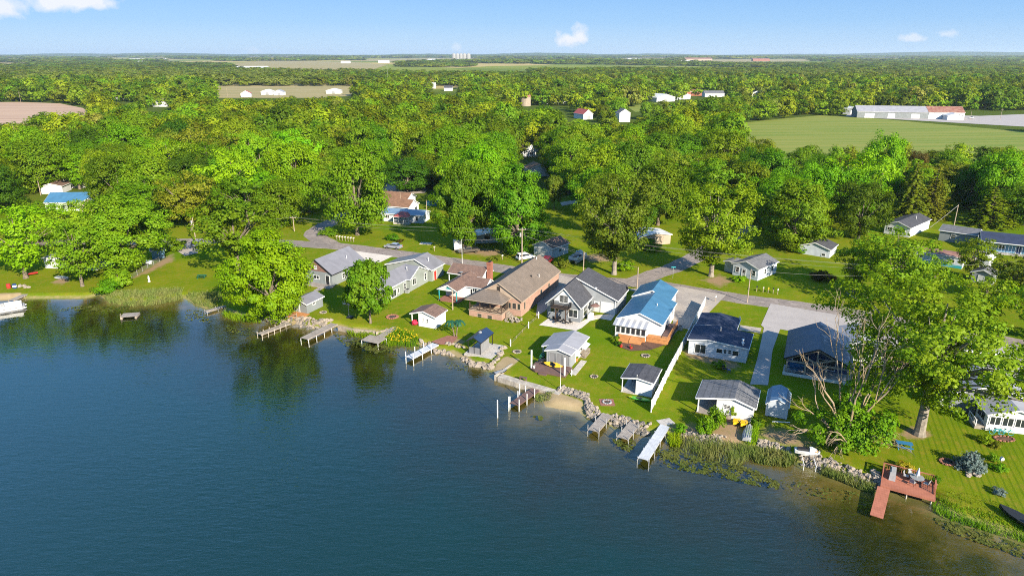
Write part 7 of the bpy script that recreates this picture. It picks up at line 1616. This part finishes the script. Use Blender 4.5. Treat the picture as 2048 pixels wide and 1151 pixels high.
for i, (x, y, w) in enumerate(((-5.0, -1.1, 'left of the table'), (-4.2, -2.0, 'on the lake side'), (-3.3, -1.2, 'right of the table'), (-4.2, -.1, 'against the house wall'), (-2.3, -1.6, 'by itself near the patio door'), (-1.6, -1.1, 'nearest the house corner'))): chair('black metal patio chair under the balcony ' + w, loc7(x, y), -i * 1.1, 'black_metal', 'black_metal')
e = empty('covered_grill', 'grill under a white cover beside the grey house side wall', 'grill', loc7(1.0, 3.0), R(-24)); mb = MB(); mb.box(-.4, .4, -.7, .7, 0, 1.05, 'white_plastic'); mb.build('cover', e); mb = MB(); mb.box(-.25, .25, -.5, .5, 1.053, 1.2, 'white_plastic'); mb.build('lid', e)
e = empty('umbrella', 'brown round parasol beside the garage door', 'umbrella', loc7(1.1, 5.2), 0); mb = MB(); mb.cyl((0, 0, 0), (0, 0, 2.1), .03, .03, 6, 'dark_brown_paint'); mb.build('pole', e); mb = MB(); mb.lathe((0, 0, 1.95), [(.95, 0), (.5, .25), (.03, .4)], 10, 'brown_shake'); mb.build('canopy', e)
x, y = G(1312, 669); e = empty('grill', 'black kettle grill on the side deck next to the sunroom', 'grill', (x, y, .78)); mb = MB(); mb.lathe((0, 0, .55), [(.1, 0), (.36, .2), (.38, .35), (.25, .55), (.05, .62)], 12, 'black_metal'); mb.build('bowl', e)
for i in range(3): a = i * 2.09; mb = MB(); mb.cyl((.32 * math.cos(a), .32 * math.sin(a), 0), (.2 * math.cos(a), .2 * math.sin(a), .62), .025, .025, 6, 'black_metal'); mb.build('leg', e)
def pot(label, px, py, z, m='red_paint', fl='petal_red', s_=1.0):
    x, y = G(px, py, z); e = empty('flower_pot', label, 'flower pot', (x, y, z)); mb = MB(); mb.lathe((0, 0, 0), [(.2 * s_, 0), (.3 * s_, .4 * s_)], 10, m); mb.build('pot', e); mb = MB(); rr = random.Random(int(px * 7))
    for i in range(7): mb.rock((rr.uniform(-.2, .2) * s_, rr.uniform(-.2, .2) * s_, .45 * s_ + rr.uniform(0, .15)), .11 * s_, fl if i % 2 else 'leaf_green', rr)
    mb.build('flower', e)
pot('red flower pot left of the orange steps', 1242, 694, 0); pot('red flower pot right of the orange steps', 1262, 697, 0); pot('orange storage tub beside the grey cabin', 1152.5, 721, .1, 'orange_stain', 'leaf_green', 1.3); pot('small white bucket at the corner of the cabin deck', 1068, 735.5, .33, 'white_plastic', 'white_plastic', .7)
x, y = G(829.5, 645.5, .4); mb = MB(); r_ = random.Random(6)
e = empty('covered_mower', 'mower under a crimson cover in the open bay of the white boathouse', 'mower', (x, y, 0), R(-24)); mb.rock((0, 0, .5), .6, 'petal_red', r_, .8); mb.build('cover', e); mb = MB(); mb.cyl((-.4, -.3, .15), (-.4, .3, .15), .15, .15, 8, 'tyre'); mb.build('wheel', e)
x, y = G(1085, 716, .33); e = empty('covered_grill', 'dark green covered grill on the left of the cabin deck', 'grill', (x, y, .33), R(-24)); mb = MB(); mb.rock((0, 0, .5), .55, 'green_paint', r_, .9); mb.build('cover', e); mb = MB(); mb.box(-.3, .3, -.2, .2, 0, .2, 'black_metal'); mb.build('base', e)
table('low dark table on the left part of the cabin deck', (*G(1082, 727, .33), .33), .5, top='black_metal')
chair('dark chair beside the low table on the cabin deck', (*G(1090, 724, .33), .33), 2.2, 'black_metal', 'black_metal')
x, y = G(1046.5, 759, .06); e = empty('bench', 'small dark bench on the concrete sea wall', 'bench', (x, y, .06), R(-24)); mb = MB(); mb.box(-.6, .6, -.25, .25, .4, .46, 'brown_deck'); mb.build('seat', e)
for s_ in (-.5, .5): mb = MB(); mb.box(s_ - .04, s_ + .04, -.22, .22, 0, .4, 'brown_deck'); mb.build('leg', e)
x, y = G(1002, 743, .0); e = empty('jon_boat', 'dark flat boat pulled up on the small sandy beach', 'rowing boat', (x, y, -.2), R(38)); mb = MB(); hull(mb, 2.4, .9, .3, 'black_metal', 'grey_metal'); mb.build('hull', e); mb = MB(); mb.box(-.2, .1, -.35, .35, .22, .28, 'grey_metal'); mb.build('seat', e)
x, y = G(298.5, 563); e = empty('garden_statue', 'small white statue on the left lawn beside the wire fence', 'statue', (x, y, 0)); mb = MB(); mb.lathe((0, 0, 0), [(.3, 0), (.26, .2), (.14, .3), (.2, .7), (.22, 1.0), (.1, 1.15), (.14, 1.3), (.03, 1.45)], 10, 'white_plastic'); mb.build('figure', e)
x, y = G(18, 576); e = empty('barrel', 'red drum on the left shore patio', 'barrel', (x, y, 0)); mb = MB(); mb.lathe((0, 0, 0), [(.4, 0), (.43, .5), (.4, 1.0)], 12, 'red_paint'); mb.build('body', e); x, y = G(30, 576); e = empty('barrel', 'blue and white drum on the left shore patio', 'barrel', (x, y, 0)); mb = MB(); mb.lathe((0, 0, 0), [(.4, 0), (.43, .5), (.4, 1.0)], 12, 'navy_paint'); mb.build('body', e); mb = MB(); mb.lathe((0, 0, .35), [(.445, 0), (.445, .35)], 12, 'white_paint'); mb.build('band', e)
boulders([(38, 578), (58, 578)], 4, .4, .6, '', 'on the left shore patio', 'stone')
x, y = G(63, 551); e = empty('kayak', 'red kayak leaning behind the thick pale trunk at the left', 'kayak', (x, y, .3), R(30)); mb = MB(); hull(mb, 2.6, .8, .4, 'red_paint', 'red_paint', 1.5); mb.build('hull', e)
x, y = G(852, 487); e = empty('septic_lid', 'pale concrete slab lid in the lawn across the road', 'lid', (x, y, 0), R(-10)); mb = MB(); mb.box(-1.6, 1.6, -1.0, 1.0, -.1, .12, 'concrete'); mb.build('slab', e); mb = MB(); mb.lathe((0, 0, .12), [(.3, 0), (.3, .04)], 10, 'grey_metal'); mb.build('cover', e)
x, y = G(867, 409); e = empty('above_ground_pool', 'turquoise round pool in shade beyond the rusty brown gables', 'pool', (x, y, 0)); mb = MB(); mb.lathe((0, 0, 0), [(2.6, 0), (2.6, 1.1), (2.4, 1.1), (2.4, 1.0)], 22, 'blue_paint'); mb.build('wall', e); mb = MB(); mb.lathe((0, 0, .95), [(2.39, 0), (.01, .001)], 22, 'teal_paint'); mb.build('water', e)
for i, (px, py, m_) in enumerate(((1448, 742, 'black_metal'), (1457, 744, 'navy_paint'))): chair(['black garden chair on the bungalow lawn', 'blue garden chair on the bungalow lawn'][i], (*G(px, py), 0), .5 + i, m_, m_)
x, y = G(2000, 932); e = empty('birdhouse', 'little white birdhouse on a stake on the right lawn', 'birdhouse', (x, y, 0)); mb = MB(); mb.cyl((0, 0, 0), (0, 0, .9), .03, .03, 6, 'pole_wood'); mb.build('stake', e); mb = MB(); mb.prism([(-.2, -.15, .9), (.2, -.15, .9), (.2, -.15, 1.2), (0, -.15, 1.4), (-.2, -.15, 1.2)], (0, .3, 0), 'white_paint'); mb.build('box', e)
x, y = G(1562, 844); e = empty('plank', 'pale plank lying in front of the gambrel shed', 'plank', (x, y, .05), R(-6)); mb = MB(); mb.box(-1.2, 1.2, -.1, .1, 0, .06, 'white_paint'); mb.build('board', e)
x, y = G(1990, 862); e = empty('flower_bed', 'oval brick edged bed in front of the sunroom', 'flower bed', (*G(2008, 877), 0)); mb = MB(); rr = random.Random(2)
for i in range(16): mb.rock((1.2 * math.cos(i * .393), .7 * math.sin(i * .393), .05), .2, 'terracotta', rr, .6)
mb.build('edging', e); mb = MB(); mb.lathe((0, 0, .01), [(1.1, 0), (.1, .08)], 14, 'mulch', 1, .6); mb.build('soil', e)
e = empty('flower_bed', 'small stone mound below the blue dwarf spruce', 'flower bed', (*G(1943, 948), 0)); mb = MB()
for i in range(22): mb.rock((rr.uniform(-.8, .8), rr.uniform(-.5, .5), rr.uniform(0, .2)), .22, 'stone' if i % 3 else 'pale_stone', rr, .7)
mb.build('stones', e)
x, y = G(1318, 838); 

# ------------------------------------------------------------------ air
m, ns, ls = nt('haze')
o = ns.new('ShaderNodeOutputMaterial'); v = ns.new('ShaderNodeVolumePrincipled'); ls.new(v.outputs[0], o.inputs['Volume'])
v.inputs['Color'].default_value = (.74, .88, 1, 1); v.inputs['Density'].default_value = .000045; v.inputs['Anisotropy'].default_value = .2
hb = MB(); hb.box(-24000, 24000, -420, 21000, -7, 135, 'haze'); tag(hb.build('haze'), kind='stuff')
